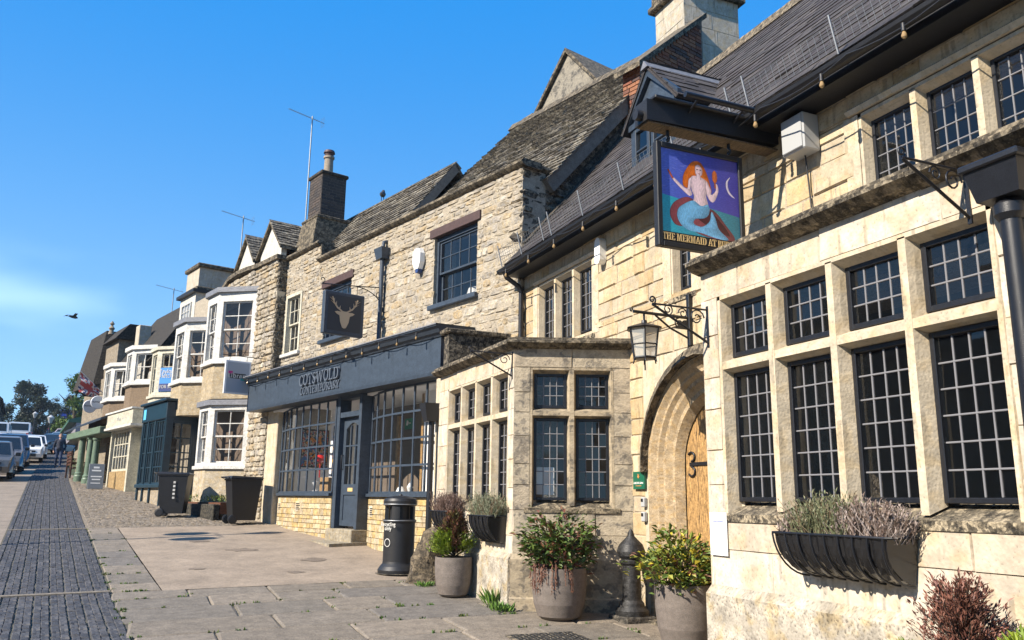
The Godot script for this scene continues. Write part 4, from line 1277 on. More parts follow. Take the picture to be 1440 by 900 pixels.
	part(door, "door_leaf", ds, M["slate_blue"])
	var dg := MB.new(fr)
	dg.quadn(F(4.59, 2.06, 0.222), F(5.17, 2.06, 0.222), F(5.17, 3.3, 0.222), F(4.59, 3.3, 0.222), Vector3(-1, 0, 0))
	part(door, "door_glass", dg, M["pane_clear"])
	var lp := MB.new(fr)
	lp.fb(4.78, 4.98, 1.92, 1.99, 0.25, 0.258, 0.003)
	part(door, "letter_plate", lp, M["gold"])
	var hn := MB.new(fr)
	hn.tube([F(5.22, 2.35, 0.25), F(5.22, 2.35, 0.30), F(5.22, 2.62, 0.30), F(5.22, 2.62, 0.25)], 0.012, 6)
	part(door, "pull_handle", hn, M["iron"])
	var step := MB.new(fr)
	step.fb(4.36, 5.42, 0.9, 1.22, 0.0, 0.46, 0.012)
	part(o, "doorstep", step, mat("step_stone", .42, .37, .28, 0.95, "stone", 0.9, "n_rough", 0.6))
	var step2 := MB.new(fr)
	step2.hull8([F(4.30, 0.6, 0.1), F(6.6, 0.6, 0.1), F(6.5, 0.6, 0.66), F(4.30, 0.6, 0.92), F(4.30, 1.0, 0.1), F(6.6, 1.02, 0.1), F(6.5, 1.01, 0.66), F(4.30, 0.98, 0.92)])
	part(o, "doorstep", step2, M["step_stone"])
	# fascia board, cornice and soffit
	var fa := MB.new(fr)
	fa.fb(1.30, 9.62, 3.84, 4.40, 0.45, 0.62)
	part(o, "fascia", fa, M["slate_blue"])
	var sf := MB.new(fr)
	sf.fb(1.32, 9.60, 3.78, 3.838, -0.02, 0.63); sf.fb(1.32, 9.60, 4.30, 4.38, -0.02, 0.45)
	part(o, "soffit", sf, M["slate_blue_dark"])
	var co := MB.new(fr)
	co.ext([[0.45, 4.402], [0.64, 4.402], [0.66, 4.44], [0.70, 4.46], [0.74, 4.53], [0.78, 4.55], [0.78, 4.59], [0.0, 4.62], [0.0, 4.56], [0.45, 4.50]], 1.22, 9.72)
	part(o, "cornice", co, M["slate_blue_dark"])
	var ct := MB.new(fr)
	ct.ext([[0.0, 4.625], [0.795, 4.594], [0.795, 4.575], [0.782, 4.575], [0.782, 4.591], [0.0, 4.622]], 1.21, 9.73)
	part(o, "cornice_flashing", ct, M["lead"])
	for q in [["COTSWOLD", 0.23, 4.20, 400, 0.05, 5.72], ["CONTEMPORARY", 0.155, 3.98, 400, 0.02, 5.72]]:
		words(o, "lettering", q[0], q[1], mat("letters", .10, .12, .15, 0.4), on_wall(fr, q[5], q[2], 0.62 + q[4] / 2 + 0.004) * Transform3D(Basis.from_scale(Vector3(1.02, 1, 1)), Vector3.ZERO), q[4], "Droid Serif", q[3])
	# pipe and hopper on the wall
	var dp := MB.new(fr)
	dp.tube([F(4.35, 4.6, 0.08), F(4.35, 6.55, 0.08)], 0.045, 10)
	dp.hull8([F(4.23, 6.50, 0.02), F(4.47, 6.50, 0.02), F(4.47, 6.50, 0.16), F(4.23, 6.50, 0.16), F(4.19, 6.72, 0.0), F(4.51, 6.72, 0.0), F(4.51, 6.72, 0.20), F(4.19, 6.72, 0.20)])
	dp.tube([F(4.35, 6.72, 0.08), F(4.35, 6.86, 0.06), F(4.35, 6.90, -0.05)], 0.04, 8)
	part(o, "downpipe", dp, M["slate_blue"])
	# cream pipe beside the next house
	var cp := MB.new(fr)
	cp.tube([F(9.40, 4.63, 0.12), F(9.40, 6.55, 0.12)], 0.045, 10)
	cp.hull8([F(9.30, 6.52, 0.04), F(9.50, 6.52, 0.04), F(9.50, 6.52, 0.2), F(9.30, 6.52, 0.2), F(9.24, 6.76, 0.02), F(9.56, 6.76, 0.02), F(9.56, 6.76, 0.24), F(9.24, 6.76, 0.24)])
	part(o, "downpipe", cp, M["cream_pipe"], "cream painted downpipe and hopper")
	build_gallery_roof(o, fr)
	build_gallery_room(o, fr)

func build_gallery_roof(o: Node3D, fr: Transform3D):
	# stone slates: tall roof s 0 .. 5.3, lower roof beyond
	var yaw := FG.basis.get_euler().y
	var pit := atan2(11.1 - 6.98, 4.2 - 0.42)
	var L := Vector2(11.1 - 6.98, 4.2 - 0.42).length()
	var rf := rel(o, roof_frame(FG * F(0, 6.98, -0.42), yaw, pit))
	var dk := MB.new(rf)
	dk.fb(-0.1, 5.35, 0, L, -0.25, -0.02)
	var ro := part(o, "roof", dk, M["mortar_dark"])
	var items := []
	var y := 0.0
	while y < L - 0.05:   # courses diminish towards the ridge
		var gauge := lerpf(0.165, 0.10, y / L)   # course height in metres
		var cc := courses(rf.translated_local(F(0, 0, -0.015)), -0.15, 5.4, y, y + gauge, [], [gauge, gauge], [0.13, 0.34], 0.034, 0.006, 5, 1.0, 1.1)
		for it in cc: it[0].origin += it[0].basis.x.normalized() * rng.randf_range(-0.012, 0.008)
		items.append_array(cc)
		y += gauge
	place(ro, "slate", "stoneslate", "stoneslate", items, M["v_lichen"], 295)
	var rg := MB.new(fr)
	var s := -0.1
	while s < 5.3:
		rg.hull8([F(s, 10.98, -4.05), F(s + 0.4, 10.98, -4.05), F(s + 0.4, 10.98, -4.4), F(s, 10.98, -4.4), F(s, 11.2 + rng.randf_range(-.02, .02), -4.2), F(s + 0.4, 11.2, -4.2), F(s + 0.4, 11.2, -4.28), F(s, 11.2, -4.28)])
		s += 0.41
	part(ro, "ridge_tiles", rg, M["coping"])
	var bk := MB.new(fr)
	bk.hull8([F(0, 11.0, -4.22), F(5.35, 11.0, -4.22), F(5.35, 6.9, -8.2), F(0, 6.9, -8.2), F(0, 11.12, -4.22), F(5.35, 11.12, -4.22), F(5.35, 7.0, -8.2), F(0, 7.0, -8.2)])
	part(ro, "back_slope", bk, M["coping"])
	# verge gable towards the inn: dark stone below, red brick above
	var fs := rel(o, Transform3D(FG.basis * Basis(Vector3.UP, PI / 2), FG.origin))
	var gb := MB.new(fs)
	gb.slab([[-0.4, 6.9], [-8.0, 6.9], [-4.2, 11.02]], -0.3, -0.06)
	part(o, "gable_wall", gb, mat("verge_stone", .27, .245, .205, 0.97, "lichen", 1.2, "n_rough", 1.0))
	# brick pier that stands forward on the verge
	var pier := []
	var fp := rel(o, Transform3D(FG.basis, FG * F(0, 0, -2.42)))
	y = 8.7
	var fq := rel(o, Transform3D(FG.basis * Basis(Vector3.UP, PI / 2), FG * F(-0.42, 0, 0)))
	while y < 11.1:
		if y < 9.62: pier.append_array(courses(fp, -0.42, 0.02, y, y + 0.08, [], [0.08, 0.08], [0.2, 0.22], 0.02, 0.012, 5, 1.0))
		var mt: float = max(2.44, 2.44 + (y + 0.08 - 9.62) / 0.93)
		if mt < 4.1: pier.append_array(courses(fq, -4.2, -mt, y, y + 0.08, [[-3.7, -3.35, 9.0, 9.35]], [0.08, 0.08], [0.2, 0.22], 0.02, 0.012, 5, 1.0))
		y += 0.08
	place(o, "pier_brick", "brick", "brick", pier, M["v_fine"], 200)
	var pc := MB.new(fr)
	pc.hull8([F(-0.42, 8.2, -2.42), F(0.02, 8.2, -2.42), F(0.02, 8.2, -4.25), F(-0.42, 8.2, -4.25), F(-0.42, 9.62, -2.42), F(0.02, 9.62, -2.42), F(0.02, 11.25, -4.25), F(-0.42, 11.25, -4.25)])
	var vs := MB.new(fr)
	vs.hull8([F(-0.55, 9.50, -2.25), F(0.1, 9.50, -2.25), F(0.1, 11.26, -4.25), F(-0.55, 11.26, -4.25), F(-0.55, 9.60, -2.25), F(0.1, 9.60, -2.25), F(0.1, 11.38, -4.25), F(-0.55, 11.38, -4.25)])
	part(o, "verge_slates", vs, M["coping"])
	part(o, "brick_pier", pc, M["mortar_dark"])
	# lower roof beyond, a little sagging
	var p2 := atan2(2.34, 1.8)
	var L2 := Vector2(2.34, 1.8).length()
	var r2 := rel(o, roof_frame(FG * F(0, 7.16, -0.42), yaw, p2))
	var d2 := MB.new(r2)
	d2.fb(5.2, 10.9, 0, L2, -0.2, -0.02)
	var ro2 := part(o, "lower_roof", d2, M["mortar_dark"])
	place(ro2, "slate", "stoneslate", "stoneslate", courses(r2.translated_local(F(0, 0, -0.015)), 5.2, 10.9, 0, L2, [], [0.13, 0.16], [0.16, 0.36], 0.034, 0.006, 5, 1.0, 1.1), M["v_lichen"], 200)
	var b2 := MB.new(fr)
	b2.hull8([F(5.2, 9.38, -2.2), F(10.9, 9.38, -2.2), F(10.9, 7.0, -4.2), F(5.2, 7.0, -4.2), F(5.2, 9.50, -2.2), F(10.9, 9.50, -2.2), F(10.9, 7.1, -4.2), F(5.2, 7.1, -4.2)])
	part(ro2, "back_slope", b2, M["coping"])
	# grey rendered gable of the rear wing, above the ridge
	var gw := MB.new(fr)
	gw.slab([[5.45, 10.6], [2.95, 10.6], [2.95, 11.35], [4.12, 12.72], [5.45, 11.25]], -5.0, -4.75)
	part(o, "rear_gable", gw, mat("gable_render", .33, .31, .275, 0.95, "soot", 1.9, "n_rough", 0.6))
	for e in [[2.80, 11.22], [5.6, 11.15]]:
		var rr := MB.new(fr)
		rr.hull8([F(e[0], e[1], -4.65), F(4.12, 12.74, -4.65), F(4.12, 12.74, -9.0), F(e[0], e[1], -9.0), F(e[0], e[1] + 0.1, -4.65), F(4.12, 12.86, -4.65), F(4.12, 12.86, -9.0), F(e[0], e[1] + 0.1, -9.0)])
		part(o, "rear_roof", rr, M["coping"])
	# chimney stack at the far end: stone shoulder, dark brick shaft, pot
	var ch := Node3D.new(); ch.name = "chimney"; o.add_child(ch)
	var c0 := MB.new(fr)
	c0.hull8([F(9.75, 7.6, -0.75), F(11.05, 7.6, -0.75), F(11.05, 7.6, -2.1), F(9.75, 7.6, -2.1), F(9.92, 9.2, -1.0), F(10.85, 9.2, -1.0), F(10.85, 9.2, -1.92), F(9.92, 9.2, -1.92)])
	part(ch, "stone_base", c0, mat("chimney_base", .30, .265, .21, 0.95, "lichen", 1.2, "n_rough", 1.0))
	var c1 := MB.new(fr)
	c1.fb(10.0, 10.76, 9.2, 10.44, -1.82, -1.10)
	part(ch, "shaft_core", c1, M["mortar_dark"])
	var bi := courses(rel(o, Transform3D(FG.basis, FG * F(0, 0, -1.10))), 10.0, 10.76, 9.22, 10.42, [], [0.078, 0.08], [0.2, 0.225], 0.010, 0.010, 3, 1.0)
	bi.append_array(courses(rel(o, Transform3D(FG.basis * Basis(Vector3.UP, PI / 2), FG * F(10.0, 0, -1.10))), -0.72, 0.0, 9.22, 10.42, [], [0.078, 0.08], [0.2, 0.225], 0.010, 0.010, 3, 1.0))
	place(ch, "brick", "brick", "darkbrick", bi, M["v_fine"], 200)
	var c2 := MB.new(fr)
	c2.fb(9.95, 10.81, 10.42, 10.52, -1.87, -1.05, 0.02)
	part(ch, "chimney_cap", c2, mat("band_dark", .13, .11, .095, 0.95, "lichen", 0.8))
	c2 = MB.new(fr)
	c2.fb(9.88, 10.88, 9.13, 9.22, -1.96, -0.97, 0.02)
	part(ch, "chimney_band", c2, M["coping"])
	var c3 := MB.new(fr)
	c3.lathe([[0.16, 0], [0.13, 0.04], [0.12, 0.52], [0.15, 0.54], [0.15, 0.60], [0.10, 0.60], [0.09, 0.4]], 14, F(10.4, 10.52, -1.45))
	part(ch, "chimney_pot", c3, mat("potclay", .40, .33, .25, 0.9, "fine", 0.5))
	var c4 := MB.new(fr)
	c4.lathe([[0.11, 0], [0.13, 0.08], [0.16, 0.10], [0.14, 0.17], [0.02, 0.2], [0.0, 0.2]], 14, F(10.4, 11.12, -1.45))
	part(ch, "chimney_cowl", c4, mat("cowl", .06, .03, .028, 0.6))

func house_dormers(o: Node3D, fr: Transform3D):
	# two small gabled dormers behind the parapet
	for q in [[11.7, 8.15, 0.72], [13.5, 8.15, 0.62]]:
		var dw := MB.new(fr)
		dw.slab([[q[0] - q[2], q[1]], [q[0] + q[2], q[1]], [q[0] + q[2], q[1] + 0.35], [q[0], q[1] + 1.10], [q[0] - q[2], q[1] + 0.35]], -0.65, -0.50)
		var dd := part(o, "dormer", dw, M["white_render"])
		for sd in [-1.0, 1.0]:
			var dr := MB.new(fr)
			var e: float = q[0] + sd * (q[2] + 0.14)
			dr.hull8([F(e, q[1] + 0.22, -0.40), F(q[0], q[1] + 1.12, -0.40), F(q[0], q[1] + 1.12, -2.9), F(e, q[1] + 0.22, -2.9), F(e, q[1] + 0.30, -0.40), F(q[0], q[1] + 1.22, -0.40), F(q[0], q[1] + 1.22, -2.9), F(e, q[1] + 0.30, -2.9)])
			part(dd, "roof_slope", dr, M["coping"])
			var pitd := atan2(0.92, q[2] + 0.14); var Ld := Vector2(0.92, q[2] + 0.14).length()
			if sd < 0:
				var fd := rel(o, Transform3D(FG.basis * Basis(Vector3.UP, PI / 2) * Basis(Vector3(0, 0, 1), -(PI / 2 - pitd)), FG * F(e, q[1] + 0.30, -0.38)))
				place(dd, "slate", "stoneslate", "stoneslate", courses(fd, -2.4, 0.0, 0, Ld, [], [0.12, 0.14], [0.15, 0.3], 0.03, 0.006, 5, 1.0, 1.1), M["v_lichen"], 90)


func build_gallery_room(o: Node3D, fr: Transform3D):
	# lit only through the shop windows
	var r := MB.new(fr)
	r.fb(1.35, 8.9, 1.15, 1.22, -2.6, 0.1); r.fb(1.35, 8.9, 3.74, 3.80, -2.6, 0.25); r.fb(1.35, 8.9, 1.2, 3.76, -2.65, -2.55); r.fb(8.80, 8.9, 1.2, 3.76, -2.6, 0.05); r.fb(1.35, 1.43, 1.2, 3.76, -2.6, 0.05)
	part(o, "room", r, M["white_room"])
	var pw := MB.new(fr)   # partition, and low window boards
	pw.fb(6.45, 7.15, 1.22, 3.74, -0.46, -0.40); pw.fb(5.6, 8.5, 1.22, 1.80, -0.5, 0.04); pw.fb(1.7, 4.3, 1.22, 1.80, -0.5, 0.04); pw.fb(2.40, 3.15, 1.22, 3.74, -0.36, -0.28)
	part(o, "display_partition", pw, M["white_room"])
	var pb := MB.new(fr)
	pb.fb(3.7, 6.5, 1.22, 3.70, -1.15, -1.05)
	part(o, "dark_screen", pb, mat("screen_brown", .15, .115, .085, 0.9))
	var po := MB.new(fr)
	po.fb(3.16, 3.24, 1.22, 3.72, -0.42, -0.28); po.fb(4.42, 4.50, 1.22, 3.40, -0.6, -0.5)
	part(o, "timber_post", po, M["oak"])
	# mezzanine of earlier upper room closes the openings above
	var up := MB.new(fr)
	up.fb(0.1, 9.5, 4.4, 4.5, -3.0, -0.5); up.fb(0.1, 9.5, 4.5, 7.0, -3.1, -3.0); up.fb(0.1, 9.5, 6.9, 7.0, -3.0, -0.5); up.fb(0.1, 0.2, 4.5, 7.0, -3, -0.5); up.fb(9.5, 9.6, 4.5, 7.0, -3, -0.5)
	part(o, "upper_room", up, M["dark_room"])
	# paintings: one on the end wall, one on the white panel
	var fe := rel(o, Transform3D(FG.basis * Basis(Vector3.UP, PI / 2), FG * F(8.80, 0, 0)))
	for q in [[fe, -1.15, -0.42, 2.50, 3.40, 0.0, 3, "framed abstract painting of coloured splashes"], [fr, 6.52, 6.98, 2.25, 3.35, -0.40, 8, "tall canvas in deep blue and flame orange"]]:
		var p := MB.new(q[0])
		p.fb(q[1], q[2], q[3], q[4], q[5], q[5] + 0.03)
		var pic := part(o, "painting", p, M["black_timber"], q[7])
		var c := MB.new(q[0])
		var e: float = q[5] + 0.033
		c.quaduv(F(q[2] - 0.03, q[4] - 0.03, e), F(q[1] + 0.03, q[4] - 0.03, e), F(q[1] + 0.03, q[3] + 0.03, e), F(q[2] - 0.03, q[3] + 0.03, e))
		var m := StandardMaterial3D.new()
		m.albedo_texture = abstract_art(q[6]); m.roughness = 0.6
		part(pic, "canvas", c, m)
	# plinth with a red-topped ornament, small figures on the window boards
	var pd := MB.new(fr)
	pd.fb(6.35, 6.75, 1.80, 2.22, -0.25, 0.0, 0.006)
	part(o, "display_plinth", pd, mat("plywood", .58, .40, .22, 0.7, "wood", 0.8))
	var or1 := MB.new(fr)
	or1.lathe([[0.02, 0.0], [0.09, 0.05], [0.11, 0.10], [0.06, 0.17], [0.0, 0.18]], 14, F(6.78, 2.52, 0.0)); or1.tube([F(6.78, 2.22, 0.0), F(6.78, 2.54, 0.0)], 0.012, 6)
	part(o, "ornament", or1, mat("red_glaze", .55, .02, .02, 0.25))
	var or2 := MB.new(fr)
	or2.lathe([[0.04, 0], [0.06, 0.12], [0.02, 0.2], [0.07, 0.32], [0.0, 0.36]], 10, F(6.95, 1.80, 0.0)); or2.lathe([[0.05, 0], [0.03, 0.1], [0.06, 0.2], [0.0, 0.3]], 10, F(3.1, 1.80, 0.0)); or2.lathe([[0.0, 0], [0.08, 0.05], [0.09, 0.12], [0.05, 0.2], [0.0, 0.22]], 10, F(3.42, 1.80, 0.0))
	part(o, "ornament", or2, M["white_plastic"])
	var ex := MB.new(fr)
	ex.fb(4.75, 5.05, 3.20, 3.42, -1.04, -1.02)
	var xs := part(o, "exit_sign", ex, mat("exit_green", .01, .22, .12, 0.5))
	var run := MB.new(fr)
	run.slab([[5.00, 3.28], [4.93, 3.28], [4.90, 3.33], [4.93, 3.38], [4.97, 3.38]], -1.02, -1.015); run.slab([[4.87, 3.30], [4.80, 3.32], [4.87, 3.34]], -1.02, -1.015)
	part(xs, "pictogram", run, M["white_plastic"])

func abstract_art(seed_: int) -> ImageTexture:
	var f := noise(0.02, 4, seed_); var g := noise(0.05, 3, seed_ + 9)
	var im := Image.create(128, 160, false, Image.FORMAT_RGB8)
	for y in 160:
		for x in 128:
			var a := f.get_noise_2d(x, y); var b := g.get_noise_2d(x, y)
			var c := Color(0.75, 0.72, 0.66)
			if seed_ == 8:
				c = Color(0.10, 0.08, 0.30).lerp(Color(0.95, 0.35, 0.08), smoothstep(-0.1, 0.45, a + 0.35 * sin(x * 0.05) - abs(y - 90) * 0.006)).lerp(Color(0.98, 0.75, 0.2), smoothstep(0.15, 0.5, b))
			else:
				if b > 0.12: c = Color(0.08, 0.08, 0.1)
				if a > 0.18: c = Color(0.85, 0.55, 0.15)
				if a < -0.25: c = Color(0.2, 0.4, 0.6)
				if b < -0.3: c = Color(0.7, 0.15, 0.12)
			im.set_pixel(x, y, c)
	return ImageTexture.create_from_image(im)

# ---------------------------------------------------------------- the row beyond the gallery, in the same facade frame
func row_thing(called: String, label: String, cat: String, s: float, y: float) -> Node3D:
	return thing(called, label, cat, FG * F(s, y, 0), FG.basis.get_euler().y)

# canted bay: near splay, front, far splay; returns nothing but adds window parts with surrounds
func canted_bay(o: Node3D, fr: Transform3D, s0: float, s1: float, n0: float, proj: float, splay: float, y0: float, y1: float, head: float, fm: Material, gm: Material, cols: int, rows: int, sash_win := true, splay_cols := 2):
	var P := [Vector2(s0, n0), Vector2(s0 + splay, n0 + proj), Vector2(s1 - splay, n0 + proj), Vector2(s1, n0)]
	for k in 3:
		var a: Vector2 = P[k]; var b: Vector2 = P[k + 1]
		var L := a.distance_to(b)
		var d := (b - a) / L
		# local frame of this face
		var z_ax := -Vector3(-d.y, 0, -d.x); var x_ax := Vector3.UP.cross(z_ax)
		var f := fr * Transform3D(Basis(x_ax, Vector3.UP, z_ax), F(a.x, 0, a.y))
		var jam := 0.13
		var body := MB.new(f)
		wall(body, 0.0, L, y0 - 0.12, y1 + head, [[jam, L - jam, y0, y1]], -0.12, 0.0)
		part(o, "bay_frame", body, fm)
		var cn := cols if k == 1 else splay_cols
		if sash_win: sash(o, f, jam, L - jam, y0, y1, -0.05, cn, rows, fm, gm, 0.05, 0.025)
		else: light(o, f, jam, L - jam, y0, y1, -0.04, cn, rows, 0.045, fm, 0.028, fm, gm)
		var sl := MB.new(f)
		sl.fb(-0.03, L + 0.03, y0 - 0.16, y0 - 0.07, -0.1, 0.06, 0.008)
		part(o, "bay_sill", sl, fm)
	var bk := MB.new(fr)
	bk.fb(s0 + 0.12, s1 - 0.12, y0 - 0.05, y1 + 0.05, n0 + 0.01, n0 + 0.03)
	part(o, "room", bk, M["dark_room"])  # no room here: a dark plate on the solid wall, coloured like unlit depth
	return P

func bay_prism(o: Node3D, fr: Transform3D, called: String, P: Array, out: float, y0: float, y1: float, m: Material):
	var b := MB.new(fr)
	var q := []
	for p in P: q.append(p)
	var c := Vector2((P[0].x + P[3].x) / 2, P[0].y)
	var ring := []
	for i in 4:
		var e: Vector2 = P[i] + Vector2((P[i] - c).normalized().x * out, out if i in [1, 2] else 0.0)
		ring.append([e.x, e.y])
	var poly := [[ring[0][0], ring[0][1]], [ring[1][0], ring[1][1]], [ring[2][0], ring[2][1]], [ring[3][0], ring[3][1]]]
	b.hull8([F(poly[0][0], y0, poly[0][1]), F(poly[1][0], y0, poly[1][1]), F(poly[2][0], y0, poly[2][1]), F(poly[3][0], y0, poly[3][1]), F(poly[0][0], y1, poly[0][1]), F(poly[1][0], y1, poly[1][1]), F(poly[2][0], y1, poly[2][1]), F(poly[3][0], y1, poly[3][1])])
	part(o, called, b, m)

func gable_roof(o: Node3D, fr: Transform3D, s0: float, s1: float, y0: float, rise: float, depth: float, m: Material, n := 0.1, called := "roof"):
	# ridge along the street, slates as courses of real tiles on the street side
	var d := MB.new(fr)
	d.hull8([F(s0, y0, n), F(s1, y0, n), F(s1, y0, -2 * depth), F(s0, y0, -2 * depth), F(s0, y0 + rise, -depth + 0.02), F(s1, y0 + rise, -depth + 0.02), F(s1, y0 + rise, -depth - 0.02), F(s0, y0 + rise, -depth - 0.02)])
	return part(o, called, d, m)

func build_row():
	var lime: Material = M["white_paint"]
	# ---------------- stone house with three canted bays
	var o := row_thing("bay_house", "rubble stone house with white canted bay windows beside the slate blue shop", "house", 11.5, 1.5)
	var fr := rel(o, FG)
	var w := MB.new(fr)
	var holesL := []
	wall(w, 9.30, 15.6, 1.2, 7.60, holesL, -3.0, 0.22)
	part(o, "wall", w, M["mortar"])
	var st := courses(rel(o, FG.translated_local(F(0, 0, 0.215))), 9.30, 13.2, 1.3, 7.62, [[10.5, 13.1, 5.2, 7.0], [10.45, 13.0, 2.4, 4.0]], [0.09, 0.18], [0.15, 0.45], 0.045, 0.014, 8)
	place(o, "stone", "rubble", "rubble", st, M["v_rubble"], 230)
	var fs := rel(o, Transform3D(FG.basis * Basis(Vector3.UP, PI / 2), FG * F(9.30, 0, 0.22)))
	place(o, "dark_stone", "rubble", "dark", courses(fs, -0.24, 0.0, 1.3, 7.60, [], [0.12, 0.22], [0.1, 0.25], 0.04, 0.012, 4), M["v_lichen"], 60)
	# swept parapet coping
	var pts := [[9.2, 7.62], [10.6, 7.66], [11.2, 7.72], [11.9, 7.76], [12.6, 7.72], [13.1, 7.5], [13.6, 7.0]]
	for i in pts.size() - 1:
		var cp := MB.new(fr)
		cp.hull8([F(pts[i][0], pts[i][1] - 0.05, -0.2), F(pts[i][0], pts[i][1] - 0.05, 0.32), F(pts[i + 1][0], pts[i + 1][1] - 0.05, 0.32), F(pts[i + 1][0], pts[i + 1][1] - 0.05, -0.2), F(pts[i][0], pts[i][1] + 0.06, -0.2), F(pts[i][0], pts[i][1] + 0.06, 0.32), F(pts[i + 1][0], pts[i + 1][1] + 0.06, 0.32), F(pts[i + 1][0], pts[i + 1][1] + 0.06, -0.2)])
		part(o, "coping", cp, M["coping"])
	for q in [[10.5, 13.05, 5.27, 6.75, 0.24, 0.70, 0.85, 2], [10.45, 12.95, 2.62, 3.93, 0.12, 0.70, 0.85, 2], [13.3, 15.75, 5.05, 6.40, 0.24, 0.66, 0.75, 2]]:
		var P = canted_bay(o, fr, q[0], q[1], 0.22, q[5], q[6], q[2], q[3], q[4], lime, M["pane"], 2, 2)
		bay_prism(o, fr, "bay_lead_roof", P, 0.08, q[3] + q[4], q[3] + q[4] + 0.13, M["lead"])
		if q[2] > 4.0:
			bay_prism(o, fr, "bay_apron", P, -0.02, q[2] - 1.05, q[2] - 0.12, mat("apron_stone", .54, .45, .31, 0.92, "stone", 1.0, "n_rough", 0.8))
		else: bay_prism(o, fr, "bay_base", P, 0.0, 1.2, q[2] - 0.14, mat("base_stone", .60, .52, .39, 0.92, "stone", 1.6, "n_rough", 0.5))
	gable_roof(o, fr, 9.4, 16.0, 7.4, 1.9, 2.2, M["coping"], -0.5)
	# lean-to chimney and small pot seen over the parapet
	var sp := MB.new(fr)
	sp.lathe([[0.17, 0], [0.14, 0.5], [0.17, 0.52], [0.17, 0.6], [0.0, 0.6]], 12, F(11.9, 8.1, -1.0)); sp.fb(11.6, 12.2, 7.4, 8.1, -1.3, -0.7)
	part(o, "chimney", sp, mat("potclay2", .20, .10, .07, 0.9, "fine", 0.5))
	house_dormers(o, fr)
	# low stone trough wall before the house
	var tr := thing("planter_trough", "low dark stone trough wall with weeds between the wheelie bins", "planter", FG * F(11.0, 1.2, 1.1), FG.basis.get_euler().y)
	var tb := MB.new(rel(tr, FG))
	tb.fb(9.9, 12.4, 1.0, 1.62, 0.96, 1.12, 0.02)
	part(tr, "front_slab", tb, mat("trough", .10, .095, .08, 0.97, "lichen", 0.8, "n_rough", 1.0))
	var ts := MB.new(rel(tr, FG))
	ts.fb(9.9, 12.4, 1.4, 1.66, 0.55, 0.96)
	part(tr, "soil", ts, mat("trough_soil", .15, .06, .03, 1.0, "grit", 0.4))
	var tw := MB.new(rel(tr, FG))
	for i in 420:
		tw.col = [Color(.10, .16, .03), Color(.20, .20, .05), Color(.06, .11, .03)][rng.randi() % 3]
		var q := F(rng.randf_range(9.9, 12.4), 1.66, rng.randf_range(0.6, 0.98))
		leaf(tw, q + Vector3(0, rng.randf_range(0, .14), 0), Vector3(rng.randf_range(-1, 1), rng.randf_range(.2, 1.2), rng.randf_range(-1, 1)), 0.07, 0.03)
	part(tr, "weeds", tw, leafmat("leaf"))
	# ---------------- white house with a chimney on its gable
	o = row_thing("white_house", "white rendered house with an attic window under a tall stone chimney", "house", 16.0, 1.6)
	fr = rel(o, FG)
	w = MB.new(fr)
	w.fb(15.9, 17.4, 4.2, 8.0, -1.5, 0.14); w.fb(13.65, 15.9, 4.2, 6.6, -2.8, 0.12)
	part(o, "wall", w, M["white_render"])
	sash(o, fr, 16.2, 17.1, 6.75, 7.75, 0.19, 3, 2, M["white_paint"], M["pane"])
	var ew := MB.new(fr)
	ew.fb(15.8, 17.5, 8.0, 8.1, -1.6, 0.26)
	part(o, "eaves", ew, M["black_timber"])
	var chn := MB.new(fr)
	chn.fb(16.05, 17.25, 8.1, 8.92, -1.25, 0.05)
	part(o, "chimney", chn, mat("stack2", .33, .29, .23, 0.95, "lichen", 1.2, "n_rough", 1.0))
	var chc := MB.new(fr)
	chc.fb(15.97, 17.33, 8.102, 8.24, -1.33, 0.13, 0.03)
	part(o, "chimney_band", chc, M["coping"])
	chc = MB.new(fr)
	chc.fb(15.97, 17.33, 8.86, 9.0, -1.33, 0.13, 0.03)
	part(o, "chimney_cap", chc, M["coping"])
	var rf := MB.new(fr)
	rf.ext([[0.2, 6.1], [-1.7, 8.7], [-3.2, 6.1]], 17.45, 20.0)
	part(o, "roof", rf, mat("roof_far", .075, .067, .058, 0.95, "lichen", 0.8, "n_rough", 1.0))
	# ---------------- dark teal shop front
	o = row_thing("teal_shop", "dark teal timber shopfront with many small panes", "shop", 16.5, 1.7)
	fr = rel(o, FG)
	w = MB.new(fr)
	w.fb(14.3, 16.7, 3.92, 4.40, -0.3, 1.12, 0.02); w.fb(14.22, 16.75, 4.402, 4.48, -0.3, 1.2, 0.02)
	part(o, "fascia", w, M["teal"])
	w = MB.new(fr)
	for s: float in [14.3, 15.35, 16.05, 16.6]: w.fb(s, s + 0.08, 1.6, 3.92, 0.9, 1.10, 0.012)
	part(o, "pilaster", w, M["teal"])
	w = MB.new(fr)
	w.fb(14.28, 16.7, 2.02, 2.12, -0.2, 1.15, 0.01)
	part(o, "shop_sill", w, M["teal"])
	for q in [[14.38, 15.35, 4], [15.43, 16.05, 3], [16.13, 16.6, 2]]:
		light(o, fr, q[0], q[1], 2.12, 3.92, 1.06, q[2], 4, 0.05, M["teal"], 0.035, M["teal"], M["pane"])
	# near return of the shop, a broad window of eight panes
	var ft := rel(o, Transform3D(FG.basis * Basis(Vector3.UP, PI / 2), FG * F(14.3, 0, 1.10)))
	light(o, ft, -0.78, -0.10, 2.12, 3.86, -0.02, 2, 4, 0.07, M["teal"], 0.035, M["teal"], M["pane"])
	w = MB.new(ft)
	w.fb(-0.95, 0.0, 3.86, 4.38, -0.1, -0.005); w.fb(-0.95, 0.0, 1.3, 2.12, -0.1, -0.005); w.fb(-0.10, -0.0, 2.12, 3.86, -0.1, -0.005); w.fb(-0.95, -0.78, 2.12, 3.86, -0.1, -0.005)
	part(o, "return_panel", w, M["teal"])
	w = MB.new(fr)
	w.fb(14.4, 16.7, 1.3, 2.02, -0.2, 1.04)
